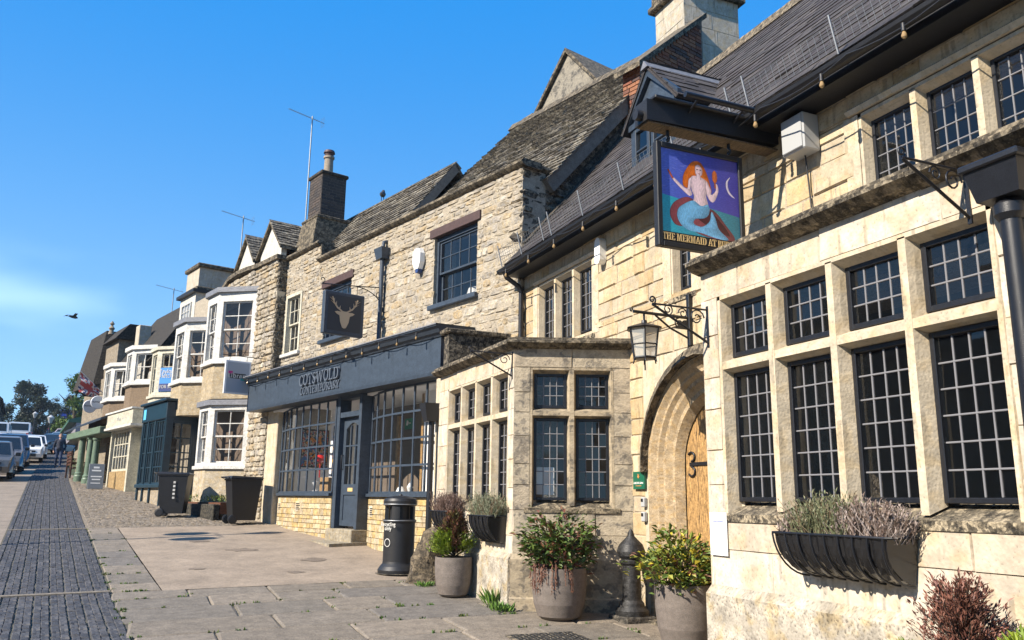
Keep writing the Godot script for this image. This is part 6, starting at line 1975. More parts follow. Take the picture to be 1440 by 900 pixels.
func build_signs():
	# ---- inn sign: beam out of the wall, picture board below
	var z := -5.90
	var o := thing("inn_sign", "painted mermaid inn sign hanging in black frame from a heavy beam", "sign", Vector3(4.45, 4.5, z))
	var id := rel(o, Transform3D.IDENTITY)
	var b := MB.new(id)
	b.hull8([Vector3(3.80, 5.10, z - 0.10), Vector3(5.30, 5.14, z - 0.10), Vector3(5.30, 5.14, z + 0.10), Vector3(3.80, 5.10, z + 0.10), Vector3(3.80, 5.30, z - 0.10), Vector3(5.30, 5.32, z - 0.10), Vector3(5.30, 5.32, z + 0.10), Vector3(3.80, 5.30, z + 0.10)])
	part(o, "beam", b, M["black_timber"])
	b = MB.new(id)
	b.box(Vector3(3.82, 5.085, z - 0.085), Vector3(5.28, 5.098, z + 0.085))
	part(o, "beam_underside", b, mat("bare_beam", .20, .15, .10, 0.8, "wood", 0.7))
	b = MB.new(id)
	b.tube([Vector3(3.74, 5.17, z + 0.0), Vector3(3.80, 5.17, z), Vector3(3.80, 5.17, z)], 0.05, 7)
	b.cbox(Vector3(3.86, 5.30, z - 0.16), Vector3(5.3, 5.335, z + 0.15), 0.008)
	part(o, "beam_capping", b, M["black_timber"])
	b = MB.new(id)
	b.tube([Vector3(4.10, 5.33, z + 0.26), Vector3(4.90, 5.33, z + 0.26)], 0.028, 10); b.tube([Vector3(4.25, 5.25, z + 0.08), Vector3(4.25, 5.33, z + 0.26)], 0.012, 5); b.tube([Vector3(4.75, 5.25, z + 0.08), Vector3(4.75, 5.33, z + 0.26)], 0.012, 5)
	part(o, "strip_lamp", b, M["iron"])
	b = MB.new(id)
	for x in [4.08, 4.76]:
		b.tube([Vector3(x, 5.10, z), Vector3(x, 5.03, z)], 0.016, 6); b.tube(curl(Vector3(x, 5.0, z), Vector3(0, 1, 0), Vector3(0, 0, 1), 0.03, 1.0), 0.010, 5)
	part(o, "hook", b, M["iron"])
	var x0 := 3.935; var x1 := 4.885; var y0 := 3.975; var y1 := 4.955
	b = MB.new(id)
	b.cbox(Vector3(x0, y0, z - 0.035), Vector3(x0 + 0.05, y1, z + 0.035), 0.006); b.cbox(Vector3(x1 - 0.05, y0, z - 0.035), Vector3(x1, y1, z + 0.035), 0.006)
	b.cbox(Vector3(x0 + 0.05, y0, z - 0.035), Vector3(x1 - 0.05, y0 + 0.05, z + 0.035), 0.006); b.cbox(Vector3(x0 + 0.05, y1 - 0.05, z - 0.035), Vector3(x1 - 0.05, y1, z + 0.035), 0.006)
	b.box(Vector3(x0 + 0.04, y0 + 0.04, z - 0.02), Vector3(x1 - 0.04, y1 - 0.04, z + 0.012))
	part(o, "frame", b, M["black_timber"])
	b = MB.new(id)
	b.quaduv(Vector3(x0 + 0.05, y1 - 0.05, z + 0.016), Vector3(x1 - 0.05, y1 - 0.05, z + 0.016), Vector3(x1 - 0.05, y0 + 0.145, z + 0.016), Vector3(x0 + 0.05, y0 + 0.145, z + 0.016))
	var pm := StandardMaterial3D.new()
	pm.albedo_texture = mermaid_picture(); pm.roughness = 0.35
	part(o, "painted_panel", b, pm)
	words(o, "lettering", "THE MERMAID AT BURFORD", 0.058, M["gold"], id * Transform3D(Basis.from_scale(Vector3(0.78, 1.15, 1)), Vector3((x0 + x1) / 2 + 0.018, y0 + 0.095, z + 0.03)), 0.004, "Droid Serif", 700)
	# ---- deer sign
	var fs := FG
	o = thing("deer_sign", "square slate blue hanging sign with a gold stag's head", "sign", FG * F(4.35, 5.2, 0.9), FG.basis.get_euler().y)
	var f := rel(o, FG)
	b = MB.new(f)
	b.fb(4.29, 4.41, 4.83, 5.66, 0.46, 1.30, 0.012)
	part(o, "board", b, M["slate_blue"])
	b = MB.new(f)
	b.fb(4.284, 4.2895, 4.90, 5.59, 0.53, 1.23)
	part(o, "face", b, mat("sign_face", .018, .024, .033, 0.5))
	var g := MB.new(rel(o, Transform3D(FG.basis * Basis(Vector3.UP, PI / 2), FG * F(4.28, 0, 0))))   # s runs to the street side
	var D := func(pts, k): 
		var q := []
		for p in pts: q.append([0.88 - k * p[0] * 1.28, 5.20 + p[1] * 1.22])
		return q
	for k in [-1.0, 1.0]:
		g.slab(D.call([[0.0, -0.20], [0.03, -0.19], [0.07, -0.10], [0.085, 0.0], [0.13, 0.02], [0.165, 0.05], [0.12, 0.065], [0.07, 0.06], [0.045, 0.075], [0.0, 0.07]], k), 0.0, 0.008)
		g.slab(D.call([[0.05, 0.06], [0.13, 0.11], [0.19, 0.19], [0.215, 0.28], [0.205, 0.29], [0.17, 0.20], [0.12, 0.135], [0.04, 0.08]], k), 0.0, 0.008)
		for t in [[0.17, 0.17, 0.235, 0.22], [0.20, 0.23, 0.255, 0.27], [0.15, 0.15, 0.14, 0.225], [0.185, 0.20, 0.175, 0.27], [0.09, 0.10, 0.075, 0.16]]:
			g.slab(D.call([[t[0] - 0.012, t[1] - 0.004], [t[0] + 0.012, t[1] + 0.004], [t[2], t[3]]], k), 0.0, 0.008)
	part(o, "stag_emblem", g, mat("emblem", .52, .38, .24, 0.5))
	b = MB.new(f)
	b.fb(4.338, 4.362, 5.40, 6.02, 0.0, 0.014); b.tube([F(4.35, 5.92, 0.0), F(4.35, 5.86, 0.5), F(4.35, 5.78, 1.35)], 0.011, 6)
	var br := []
	for i in 9: br.append(F(4.35, 5.42 + 0.42 * sin(i / 8.0 * PI / 2), 0.02 + 0.6 * (1 - cos(i / 8.0 * PI / 2))))
	b.tube(br, 0.010, 6); b.tube(curl(F(4.35, 5.74, 0.12), Vector3(1, 0, 0), Vector3.UP, 0.09, 1.0), 0.008, 5); b.tube(curl(F(4.35, 5.86, 1.35), Vector3(0, -1, 0), Vector3(1, 0, 0), 0.07, 0.8), 0.009, 5)
	b.tube([F(4.35, 5.66, 0.60), F(4.35, 5.86, 0.60)], 0.006, 5); b.tube([F(4.35, 5.66, 1.15), F(4.35, 5.81, 1.15)], 0.006, 5)
	part(o, "bracket", b, M["iron"])
	# ---- library sign
	o = thing("library_sign", "grey hanging sign board with a magenta, black and teal word panel", "sign", FG * F(9.63, 4.6, 0.9), FG.basis.get_euler().y)
	f = rel(o, FG)
	b = MB.new(f)
	b.fb(9.60, 9.66, 4.18, 4.98, 0.60, 1.22, 0.006)
	part(o, "board", b, mat("sign_white", .62, .64, .66, 0.4))
	b = MB.new(f)
	b.fb(9.594, 9.5995, 4.22, 4.94, 0.64, 1.18)
	part(o, "face", b, mat("sign_grey", .30, .33, .37, 0.4))
	var ff := rel(o, Transform3D(FG.basis, FG * F(9.592, 0, 0)))   # faces down the street: x right is towards the wall
	for q in [[0.72, 1.10, 4.55, 4.67, "black_timber", 0.004], [1.04, 1.14, 4.655, 4.72, "magenta", 0.006], [0.68, 0.84, 4.51, 4.56, "teal_print", 0.006]]:
		mat("magenta", .45, .02, .18, 0.5); mat("teal_print", .02, .30, .30, 0.5)
		b = MB.new(f)
		b.fb(9.594 - q[5], 9.5945, q[2], q[3], q[0], q[1])
		part(o, "word_panel", b, M[q[4]])
	words(o, "lettering", "Library", 0.105, M["white_paint"], f * Transform3D(Basis(), F(9.588, 4.612, 0.91)), 0.003, "Droid Sans", 700)
	b = MB.new(f)
	b.tube([F(9.63, 5.10, 0.22), F(9.63, 5.10, 1.30)], 0.010, 6); b.tube([F(9.63, 4.70, 0.235), F(9.63, 5.25, 0.235)], 0.010, 6); b.tube([F(9.63, 5.25, 0.24), F(9.63, 5.18, 1.0)], 0.006, 5)
	for nn in [0.7, 1.12]: b.tube([F(9.63, 4.97, nn), F(9.63, 5.10, nn)], 0.006, 5)
	b.tube(curl(F(9.63, 5.2, 0.33), Vector3(1, 0, 0), Vector3.UP, 0.07, 1.2), 0.006, 5)
	part(o, "bracket", b, M["iron"])
	# ---- lantern over the inn door
	z = -7.29
	o = thing("wall_lantern", "six-sided iron lantern on a scrolled bracket beside the arched door", "lantern", Vector3(4.68, 3.2, z))
	id = rel(o, Transform3D.IDENTITY)
	b = MB.new(id)
	b.cbox(Vector3(5.23, 3.42, z - 0.025), Vector3(5.285, 4.0, z + 0.025), 0.008); b.tube([Vector3(5.25, 3.73, z), Vector3(4.55, 3.735, z)], 0.017, 6); b.tube([Vector3(5.25, 3.50, z), Vector3(5.0, 3.60, z), Vector3(4.82, 3.72, z)], 0.011, 6)
	b.tube(curl(Vector3(4.98, 3.80, z), Vector3(0, -1, 0), Vector3(1, 0, 0), 0.065, 1.5), 0.008, 5); b.tube(curl(Vector3(5.12, 3.66, z), Vector3(0, 1, 0), Vector3(-1, 0, 0), 0.06, 1.5), 0.008, 5); b.tube(curl(Vector3(4.53, 3.755, z), Vector3(0, -1, 0), Vector3(-1, 0, 0), 0.022, 1.0), 0.008, 5)
	b.hull8([Vector3(5.05, 3.60, z - 0.008), Vector3(5.26, 3.60, z - 0.008), Vector3(5.26, 3.60, z + 0.008), Vector3(5.05, 3.60, z + 0.008), Vector3(5.18, 3.70, z - 0.008), Vector3(5.26, 3.70, z - 0.008), Vector3(5.26, 3.70, z + 0.008), Vector3(5.18, 3.70, z + 0.008)])
	part(o, "bracket", b, M["iron"])
	var c := Vector3(4.68, 0, z)
	b = MB.new(id)
	b.lathe([[0.0, 3.655], [0.03, 3.65], [0.035, 3.62], [0.17, 3.575], [0.205, 3.56], [0.19, 3.548], [0.0, 3.548]], 6, c)
	b.tube([c + Vector3(0, 3.64, 0), c + Vector3(0, 3.74, 0)], 0.012, 6)
	part(o, "lantern_cap", b, M["iron"])
	b = MB.new(id)
	for k in 6:
		var a := TAU * k / 6
		var d := Vector3(cos(a), 0, sin(a))
		b.tube([c + d * 0.165 + Vector3(0, 3.55, 0), c + d * 0.125 + Vector3(0, 3.24, 0), c + d * 0.135 + Vector3(0, 3.20, 0)], 0.009, 4)
		var d2 := Vector3(cos(a + TAU / 6), 0, sin(a + TAU / 6))
		for q in [[0.143, 3.385], [0.125, 3.245]]: b.tube([c + d * q[0] + Vector3(0, q[1], 0), c + d2 * q[0] + Vector3(0, q[1], 0)], 0.008, 4)
	b.lathe([[0.0, 3.225], [0.11, 3.235], [0.125, 3.26], [0.0, 3.262]], 6, c)
	b.tube([c + Vector3(0, 3.23, 0), c + Vector3(0, 3.12, 0)], 0.008, 5)
	part(o, "lantern_frame", b, M["iron"])
	for k in 6:
		var a := TAU * k / 6; var d := Vector3(cos(a), 0, sin(a)); var d2 := Vector3(cos(a + TAU / 6), 0, sin(a + TAU / 6))
		b = MB.new(id)
		b.quad(c + d * 0.163 + Vector3(0, 3.545, 0), c + d2 * 0.163 + Vector3(0, 3.545, 0), c + d2 * 0.124 + Vector3(0, 3.25, 0), c + d * 0.124 + Vector3(0, 3.25, 0))
		part(o, "lantern_pane", b, glass("frosted", .45, .48, .48, 0.42, 0.3))
	# ---- brackets for baskets on the bays
	scroll_bracket("wrought iron scroll bracket beside the hopper on the near bay", FA, 2.96, 3.58, 0.48)
	scroll_bracket("wrought iron scroll bracket at the corner below the mermaid sign", FA, 5.30, 3.28, 0.52)
	scroll_bracket("wrought iron scroll bracket at the corner of the far bay", FA, 9.16, 3.52, 0.55)
	# ---- bulbs along the shop cornice and the inn's gutter
	var cable := []; var spots := []
	for i in 41:
		var s := 1.5 + i * 0.2
		cable.append(FG * F(s, 4.54 - 0.05 * abs(sin(i * PI / 4.0)), 0.82))
	for i in 13: spots.append(FG * F(1.75 + i * 0.62, 4.48 - 0.02 * (i % 2), 0.82))
	bulb_string("festoon bulbs strung along the slate blue shop cornice", cable, spots)
	cable = []; spots = []
	for i in 60:
		var zz := -11.6 + i * 0.17
		cable.append(Vector3(4.80, 5.27 - 0.06 * abs(sin(i * PI / 6.0)), zz))
	for i in 12: spots.append(Vector3(4.80, 5.21, -11.3 + i * 0.82))
	bulb_string("festoon bulbs strung below the inn's gutter", cable, spots)
	# ---- round signs, clock and flag on the far shops
	for q in [[26.6, 5.26, 0.58, "further"], [25.2, 5.30, 0.60, "nearer"]]:
		o = thing("round_sign", "pale round hanging sign board below the flag, the %s of two" % q[3], "sign", FG * F(q[0], q[1], q[2]), FG.basis.get_euler().y, "pale round signs")
		b = MB.new(Transform3D(Basis(Vector3.RIGHT, PI / 2), Vector3.ZERO))
		b.lathe([[0.0, 0.03], [0.24, 0.03], [0.26, 0.0], [0.24, -0.03], [0.0, -0.03]], 28)
		part(o, "disc", b, mat("disc", .52, .54, .57, 0.5))
		words(o, "lettering", "HUFFKINS", 0.062, M["iron"], Transform3D(Basis(), Vector3(0, 0.01, 0.032)), 0.004, "Droid Sans", 700)
		b = MB.new()
		b.tube([Vector3(0.0, 0.26, 0), Vector3(0, 0.33, 0), Vector3(0.62, 0.33, 0)], 0.015, 6)
		part(o, "hanger", b, M["iron"])
	o = thing("street_clock", "round black projecting clock above the pale signs", "clock", FG * F(27.0, 5.92, 0.74), FG.basis.get_euler().y)
	b = MB.new(Transform3D(Basis(Vector3.RIGHT, PI / 2), Vector3.ZERO))
	b.lathe([[0.0, 0.07], [0.16, 0.07], [0.195, 0.05], [0.195, -0.05], [0.16, -0.07], [0.0, -0.07]], 24)
	part(o, "case", b, M["iron"])
	b = MB.new(Transform3D(Basis(Vector3.RIGHT, PI / 2), Vector3.ZERO))
	b.lathe([[0.0, 0.073], [0.145, 0.073]], 24)
	part(o, "dial", b, mat("dial", .45, .40, .30, 0.5))
	b = MB.new()
	b.box(Vector3(-0.006, -0.012, 0.075), Vector3(0.006, 0.11, 0.08)); b.box(Vector3(-0.008, -0.006, 0.075), Vector3(0.075, 0.006, 0.08))
	part(o, "hands", b, M["iron"])
	b = MB.new()
	b.tube([Vector3(-0.14, -0.23, 0), Vector3(0, -0.21, 0), Vector3(0.75, -0.23, 0)], 0.03, 6); b.lathe([[0.06, 0.185], [0.03, 0.23], [0.0, 0.27]], 8)
	part(o, "bracket", b, M["iron"])
	# flag on a slanting pole
	o = thing("union_flag", "red, white and blue flag drooping from a slanting white pole", "flag", FG * F(26.0, 5.65, 0.15), FG.basis.get_euler().y)
	f = rel(o, FG)
	b = MB.new(f)
	b.tube([F(26.0, 5.65, 0.15), F(26.0, 6.55, 1.18)], 0.018, 6)
	part(o, "pole", b, M["white_paint"])
	b = MB.new(f)
	var cols := [Color(.34, .06, .055), Color(.45, .42, .42), Color(.03, .05, .15)]
	for i in 14:
		for j in 10:
			var q := []
			for e in [[0, 0], [1, 0], [1, 1], [0, 1]]:
				var u: float = (i + e[0]) / 14.0; var v: float = (j + e[1]) / 10.0
				q.append(F(26.0 + 0.05 * sin(v * 9 + u * 7), 6.50 - 0.66 * u - v * (0.25 + 0.35 * (1.0 - u)) * 1.25, 1.14 - 0.78 * u + (0.04 + 0.10 * u) * v + 0.03 * sin(v * 11 + u * 5)))
			var uu := (i + 0.5) / 14.0; var vv := (j + 0.5) / 10.0
			var d1: float = min(abs(uu - vv), abs(uu + vv - 1.0))
			var k := 2
			if abs(uu - 0.5) < 0.09 or abs(vv - 0.5) < 0.12 or d1 < 0.06: k = 0
			elif abs(uu - 0.5) < 0.17 or abs(vv - 0.5) < 0.22 or d1 < 0.14: k = 1
			b.col = cols[k]
			b.quad(q[0], q[1], q[2], q[3])
	part(o, "cloth", b, vmat("v_cloth", 0.9))

# ---------------------------------------------------------------- things in the street and on the walls
func pot(label: String, at: Vector3, r: float, h: float) -> Node3D:
	var o := thing("planter_pot", label, "planter", at)
	var b := MB.new()
	b.lathe([[0.0, 0.0], [r * 0.62, 0.0], [r * 0.78, h * 0.06], [r * 0.92, h * 0.3], [r * 0.985, h * 0.6], [r, h * 0.92], [r * 0.995, h], [r * 0.92, h], [r * 0.90, h * 0.9], [0.0, h * 0.88]], 36)
	part(o, "pot", b, M["pot"])
	var s := MB.new()
	s.lathe([[r * 0.9, h * 0.895], [0.0, h * 0.93]], 20)
	part(o, "soil", s, M["soil"])
	return o

func wheelie(label: String, at: Vector3, turn: float, strip := false):
	var o := thing("wheelie_bin", label, "bin", at, turn, "black wheelie bins")
	var b := MB.new()
	b.hull8([Vector3(-0.22, 0.08, -0.26), Vector3(0.22, 0.08, -0.26), Vector3(0.22, 0.08, 0.24), Vector3(-0.22, 0.08, 0.24), Vector3(-0.27, 0.98, -0.36), Vector3(0.27, 0.98, -0.36), Vector3(0.27, 0.98, 0.32), Vector3(-0.27, 0.98, 0.32)])
	b.cbox(Vector3(-0.29, 0.955, -0.38), Vector3(0.29, 0.995, 0.34), 0.01)
	part(o, "body", b, M["plastic_black"])
	b = MB.new()
	b.hull8([Vector3(-0.295, 0.998, -0.385), Vector3(0.295, 0.998, -0.385), Vector3(0.295, 0.998, 0.36), Vector3(-0.295, 0.998, 0.36), Vector3(-0.25, 1.05, -0.34), Vector3(0.25, 1.05, -0.34), Vector3(0.25, 1.035, 0.32), Vector3(-0.25, 1.035, 0.32)])
	part(o, "lid", b, M["plastic_black"])
	b = MB.new()
	b.tube([Vector3(-0.24, 1.0, -0.40), Vector3(-0.24, 1.02, -0.46), Vector3(0.24, 1.02, -0.46), Vector3(0.24, 1.0, -0.40)], 0.016, 6)
	part(o, "handle", b, M["plastic_black"])
	for x in [-0.24, 0.24]:
		b = MB.new(Transform3D(Basis(Vector3(0, 0, 1), PI / 2), Vector3(x, 0.10, -0.27)))
		b.lathe([[0.0, 0.03], [0.07, 0.03], [0.10, 0.022], [0.10, -0.022], [0.07, -0.03], [0.0, -0.03]], 18)
		part(o, "wheel", b, M["bin_black"])
	b = MB.new()
	for k in 5: b.box(Vector3(-0.285 + 0.0, 0.42 + k * 0.09, 0.0), Vector3(-0.262 - 0.012 * (1 - k * 0.2), 0.47 + k * 0.09, 0.05))
	if strip: part(o, "number_sticker", b, M["white_paint"])

func basket(label: String, frame: Transform3D, s0: float, s1: float, y: float, dep: float) -> Node3D:
	var o := thing("hanging_trough", label, "planter", frame * F((s0 + s1) / 2, y - dep, 0.0))
	var f := rel(o, frame)
	var out := 0.24
	var b := MB.new(f)
	# crinkled black liner: quarter-round trough
	var nx := 34; var na := 7
	var P := func(i: int, j: int):
		var t := float(i) / nx; var a := PI / 2 * j / na
		var e := 1.0 - 0.06 * pow(abs(2 * t - 1), 5)
		var r := 1.0 + 0.025 * sin(i * 2.4 + j) + rng.randf_range(-.012, .012)
		return F(lerpf(s0, s1, 0.5 + (t - 0.5) * (1.0 - 0.08 * sin(a))), y - dep * sin(a) * r * lerpf(0.9, 1, e), 0.015 + out * cos(a) * r * e)
	var grid := []
	for i in nx + 1:
		var col := []
		for j in na + 1: col.append(P.call(i, j))
		grid.append(col)
	for i in nx:
		for j in na: b.quad(grid[i][j], grid[i + 1][j], grid[i + 1][j + 1], grid[i][j + 1])
	for e in [0, nx]:
		for j in na: b.tri(grid[e][j], grid[e][j + 1], F(s0 if e == 0 else s1, y, 0.01))
	part(o, "liner", b, M["liner"])
	var w := MB.new(f)
	w.tube([F(s0, y + 0.005, 0.01), F(s0, y + 0.005, out + 0.015), F(s1, y + 0.005, out + 0.015), F(s1, y + 0.005, 0.01)], 0.009, 6)
	var nr := int((s1 - s0) / 0.11)
	for k in nr + 1:
		var s := lerpf(s0 + 0.01, s1 - 0.01, float(k) / nr)
		var arc := []
		for j in 9:
			var a := PI / 2 * j / 8
			arc.append(F(lerpf((s0 + s1) / 2, s, 1.0 - 0.075 * sin(a)), y - (dep + 0.012) * sin(a), 0.012 + (out + 0.014) * cos(a)))
		w.tube(arc, 0.0065, 5)
	part(o, "iron_hoops", w, M["iron"])
	var so := MB.new(f)
	so.fb(s0 + 0.02, s1 - 0.02, y - 0.04, y - 0.015, 0.01, out - 0.02)
	part(o, "soil", so, M["soil"])
	return o

func build_things():
	# litter bin before the gallery
	var o := thing("litter_bin", "round black litter bin with domed lid before the honey stone wall", "bin", gp(3.62, -12.45))
	var b := MB.new()
	b.lathe([[0.0, 0.0], [0.295, 0.0], [0.30, 0.05], [0.27, 0.10], [0.235, 0.14], [0.23, 0.17], [0.232, 0.72], [0.245, 0.735], [0.245, 0.77], [0.21, 0.775], [0.0, 0.775]], 30)
	part(o, "body", b, M["bin_black"])
	b = MB.new()
	for k in 4:
		var a := 0.3 + TAU * k / 4
		for j in 5:
			var a0 := a + j * 0.11; var a1 := a0 + 0.11
			b.hull8([Vector3(cos(a0) * .17, .775, sin(a0) * .17), Vector3(cos(a1) * .17, .775, sin(a1) * .17), Vector3(cos(a1) * .225, .775, sin(a1) * .225), Vector3(cos(a0) * .225, .775, sin(a0) * .225), Vector3(cos(a0) * .17, .965, sin(a0) * .17), Vector3(cos(a1) * .17, .965, sin(a1) * .17), Vector3(cos(a1) * .225, .965, sin(a1) * .225), Vector3(cos(a0) * .225, .965, sin(a0) * .225)])
	b.lathe([[0.15, 0.775], [0.15, 0.965]], 16)
	part(o, "throat_post", b, M["bin_black"])
	b = MB.new()
	b.lathe([[0.0, 0.962], [0.225, 0.965], [0.25, 0.985], [0.25, 1.04], [0.235, 1.075], [0.15, 1.105], [0.03, 1.12], [0.02, 1.14], [0.0, 1.145]], 30)
	part(o, "domed_lid", b, M["bin_black"])
	b = MB.new()
	b.lathe([[0.248, 0.752], [0.251, 0.756], [0.248, 0.762]], 30); b.lathe([[0.252, 0.985], [0.255, 0.992], [0.252, 0.998]], 30)
	part(o, "silver_band", b, M["galv"])
	b = MB.new()
	b.lathe([[0.0, 0.004], [0.33, 0.002], [0.335, 0.0]], 24)
	part(o, "base_plate", b, M["coping"])
	for q in [["Recycling", 0.05, 0.70], ["only", 0.05, 0.64]]:
		words(o, "lettering", q[0], q[1], M["white_paint"], Transform3D(Basis(Vector3.UP, deg_to_rad(-62)), Vector3(-0.207, q[2], 0.113)), 0.003, "Droid Sans", 700)
	b = MB.new(Transform3D(Basis(Vector3.UP, deg_to_rad(-62)), Vector3(-0.207, 0.44, 0.112)))
	for i in 20:
		var a0 := TAU * i / 20; var a1 := TAU * (i + 1) / 20
		b.quad(Vector3(cos(a0) * .06, sin(a0) * .06, .004), Vector3(cos(a1) * .06, sin(a1) * .06, .004), Vector3(cos(a1) * .05, sin(a1) * .05, .004), Vector3(cos(a0) * .05, sin(a0) * .05, .004))
	part(o, "round_emblem", b, M["white_paint"])
	# wheelie bins
	wheelie("black wheelie bin with its lid shut beside the shop pilaster", gp(2.17, -20.1), deg_to_rad(100))
	wheelie("black wheelie bin with a white number strip before the teal shop", gp(0.80, -22.0), deg_to_rad(75), true)
	# leaning boulder at the end of the bay
	o = thing("guard_stone", "rough leaning guard stone beside the litter bin", "boulder", gp(3.72, -11.55))
	b = MB.new()
	var fz := noise(1.7, 3, 77)
	for i in 12:
		for k in 16:
			var q := []
			for e in [[0, 0], [0, 1], [1, 1], [1, 0]]:
				var t: float = (i + e[0]) / 12.0; var a: float = TAU * (k + e[1]) / 16.0
				var r: float = lerpf(0.30, 0.15, pow(t, 0.8)) * (1.0 if t < 0.95 else 0.0) + 0.001
				var p := Vector3(cos(a) * r * 0.95 + t * 0.16, t * 0.80 - 0.05, sin(a) * r * 1.05)
				q.append(p + p.normalized() * fz.get_noise_3d(p.x * 3, p.y * 2, p.z * 3) * 0.09)
			b.quad(q[0], q[1], q[2], q[3])
	part(o, "stone", b, mat("boulder", .25, .21, .16, 0.97, "lichen", 0.9, "n_rough", 1.2))
	# bollard
	o = thing("iron_bollard", "old cast iron bollard with domed head and pointed finial by the arched door", "bollard", gp(5.02, -8.18))
	b = MB.new(Transform3D(Basis.from_scale(Vector3(1.22, 1.06, 1.22)), Vector3.ZERO))
	b.cbox(Vector3(-0.16, -0.03, -0.16), Vector3(0.16, 0.05, 0.16), 0.015)
	part(o, "base", b, mat("paint_worn", .16, .15, .14, 0.8, "lichen", 0.5, "n_rough", 0.8))
	b = MB.new(Transform3D(Basis.from_scale(Vector3(1.22, 1.06, 1.22)), Vector3.ZERO))
	b.lathe([[0.145, 0.05], [0.15, 0.10], [0.115, 0.14], [0.11, 0.17], [0.085, 0.20], [0.08, 0.54], [0.10, 0.56], [0.105, 0.585], [0.09, 0.60], [0.125, 0.635], [0.128, 0.68], [0.105, 0.75], [0.06, 0.80], [0.035, 0.83], [0.022, 0.88], [0.0, 0.91]], 20)
	part(o, "shaft", b, mat("bollard_paint", .045, .047, .055, 0.55, "lichen", 0.5, "n_rough", 0.7))
	# pots
	pot("small grey brown pot with a conifer by the guard stone", gp(3.70, -10.25), 0.235, 0.47)
	pot("large grey brown round pot before the canted bay window", gp(4.28, -8.47), 0.30, 0.53)
	pot("grey brown pot with yellow-leaved shrub before the arched door", gp(4.80, -6.88), 0.28, 0.56)
	pot("grey brown pot holding the dead brown conifer under the near bay", gp(3.62, -2.95), 0.24, 0.50)
	# wall troughs
	basket("long black lined iron trough of withered lavender below the near bay window", FA, 3.48, 4.38, 1.60, 0.25)
	basket("short black lined trough of grey santolina below the far bay window", FA, 9.28, 9.92, 1.60, 0.30)
	basket("short black lined trough of brown heather by the downpipe", FA, 10.75, 11.40, 1.63, 0.28)
	# notice, plaque, door entry units
	o = thing("paper_notice", "white laminated notice on the corner of the near bay", "notice", FA * F(5.25, 1.55, 0))
	b = MB.new(rel(o, FA))
	b.fb(5.155, 5.355, 1.405, 1.715, 0.011, 0.016)
	part(o, "sheet", b, M["white_plastic"])
	b = MB.new(rel(o, FA))
	for k in 9: b.fb(5.195 + k * 0.0135, 5.204 + k * 0.0135, 1.642, 1.656 + 0.003 * (k % 2), 0.016, 0.0166)
	b.fb(5.19, 5.32, 1.634, 1.6365, 0.016, 0.0166)
	part(o, "heading", b, mat("ink_blue", .10, .13, .40, 0.6))
	b = MB.new(rel(o, FA))
	for k in 4: b.fb(5.20, 5.31 - 0.01 * (k % 2), 1.60 - k * 0.03, 1.604 - k * 0.03, 0.016, 0.0166)
	part(o, "text_lines", b, mat("ink_pale", .35, .38, .5, 0.6))
	o = thing("green_plaque", "small dark green plaque on the door jamb", "plaque", FM * F(8.36, 2.03, 0))
	b = MB.new(rel(o, FM))
	b.fb(8.24, 8.48, 1.93, 2.13, 0.0, 0.035, 0.004)
	part(o, "plate", b, mat("brewery_green", .008, .10, .055, 0.35))
	words(o, "lettering", "GREENE KING", 0.021, M["white_plastic"], on_wall(rel(o, FM), 8.36, 2.00, 0.037), 0.002, "Droid Serif", 700)
	b = MB.new(rel(o, FM))
	b.slab([[8.36, 2.05], [8.335, 2.075], [8.35, 2.08], [8.34, 2.105], [8.36, 2.09], [8.38, 2.105], [8.37, 2.08], [8.385, 2.075]], 0.035, 0.038); b.fb(8.30, 8.42, 1.965, 1.972, 0.035, 0.037)
	part(o, "crest", b, mat("crest_red", .5, .2, .06, 0.5))
	for y: float in [1.78, 1.62]:
		o = thing("entry_unit", "small grey key safe below the green plaque, the %s of two" % ("upper" if y > 1.7 else "lower"), "key safe", FM * F(8.27, y, 0), 0.0, "key safes by the door")
		b = MB.new(rel(o, FM))
		b.fb(8.235, 8.305, y - 0.05, y + 0.06, 0.0, 0.05, 0.01)
		part(o, "case", b, M["grey_box"])
		b = MB.new(rel(o, FM))
		b.fb(8.25, 8.29, y + 0.01, y + 0.045, 0.05, 0.056, 0.002)
		part(o, "keypad", b, M["iron"])
	# grey cabinet and pale floodlight on the inn, alarm box on the gallery
	o = thing("junction_cabinet", "light grey electrical cabinet under the eaves by the sign beam", "cabinet", FM * F(5.45, 4.95, 0))
	b = MB.new(rel(o, FM))
	b.fb(5.28, 5.56, 4.87, 5.22, 0.0, 0.19, 0.012)
	part(o, "case", b, M["grey_box"])
	b = MB.new(rel(o, FM))
	b.fb(5.295, 5.545, 4.885, 5.205, 0.19, 0.205, 0.008)
	part(o, "door", b, M["grey_box"])
	b = MB.new(rel(o, FM))
	b.tube([F(5.42, 4.87, 0.05), F(5.43, 4.6, 0.02), F(5.41, 4.2, 0.02), F(5.42, 3.9, 0.02)], 0.008, 5)
	part(o, "cable", b, M["iron"])
	o = thing("white_lamp", "white oblong bulkhead lamp on the inn wall between upper windows", "lamp", FM * F(9.16, 4.98, 0))
	b = MB.new(rel(o, FM))
	var lp := []
	for i in 16:
		var a := TAU * i / 16
		lp.append([9.16 + 0.075 * cos(a), 4.99 + 0.09 * sin(a) + (0.09 if sin(a) > 0 else -0.09)])
	b.slab(lp, 0.0, 0.10)
	part(o, "cover", b, M["white_plastic"])
	o = thing("alarm_box", "white alarm bell box with blue base on the rubble wall", "alarm", FG * F(3.0, 6.2, 0))
	b = MB.new(rel(o, FG))
	b.slab([[2.86, 6.13], [2.92, 6.0], [3.04, 6.0], [3.12, 6.13], [3.12, 6.30], [3.06, 6.40], [2.92, 6.40], [2.86, 6.30]], 0.015, 0.12)
	part(o, "cover", b, M["white_plastic"])
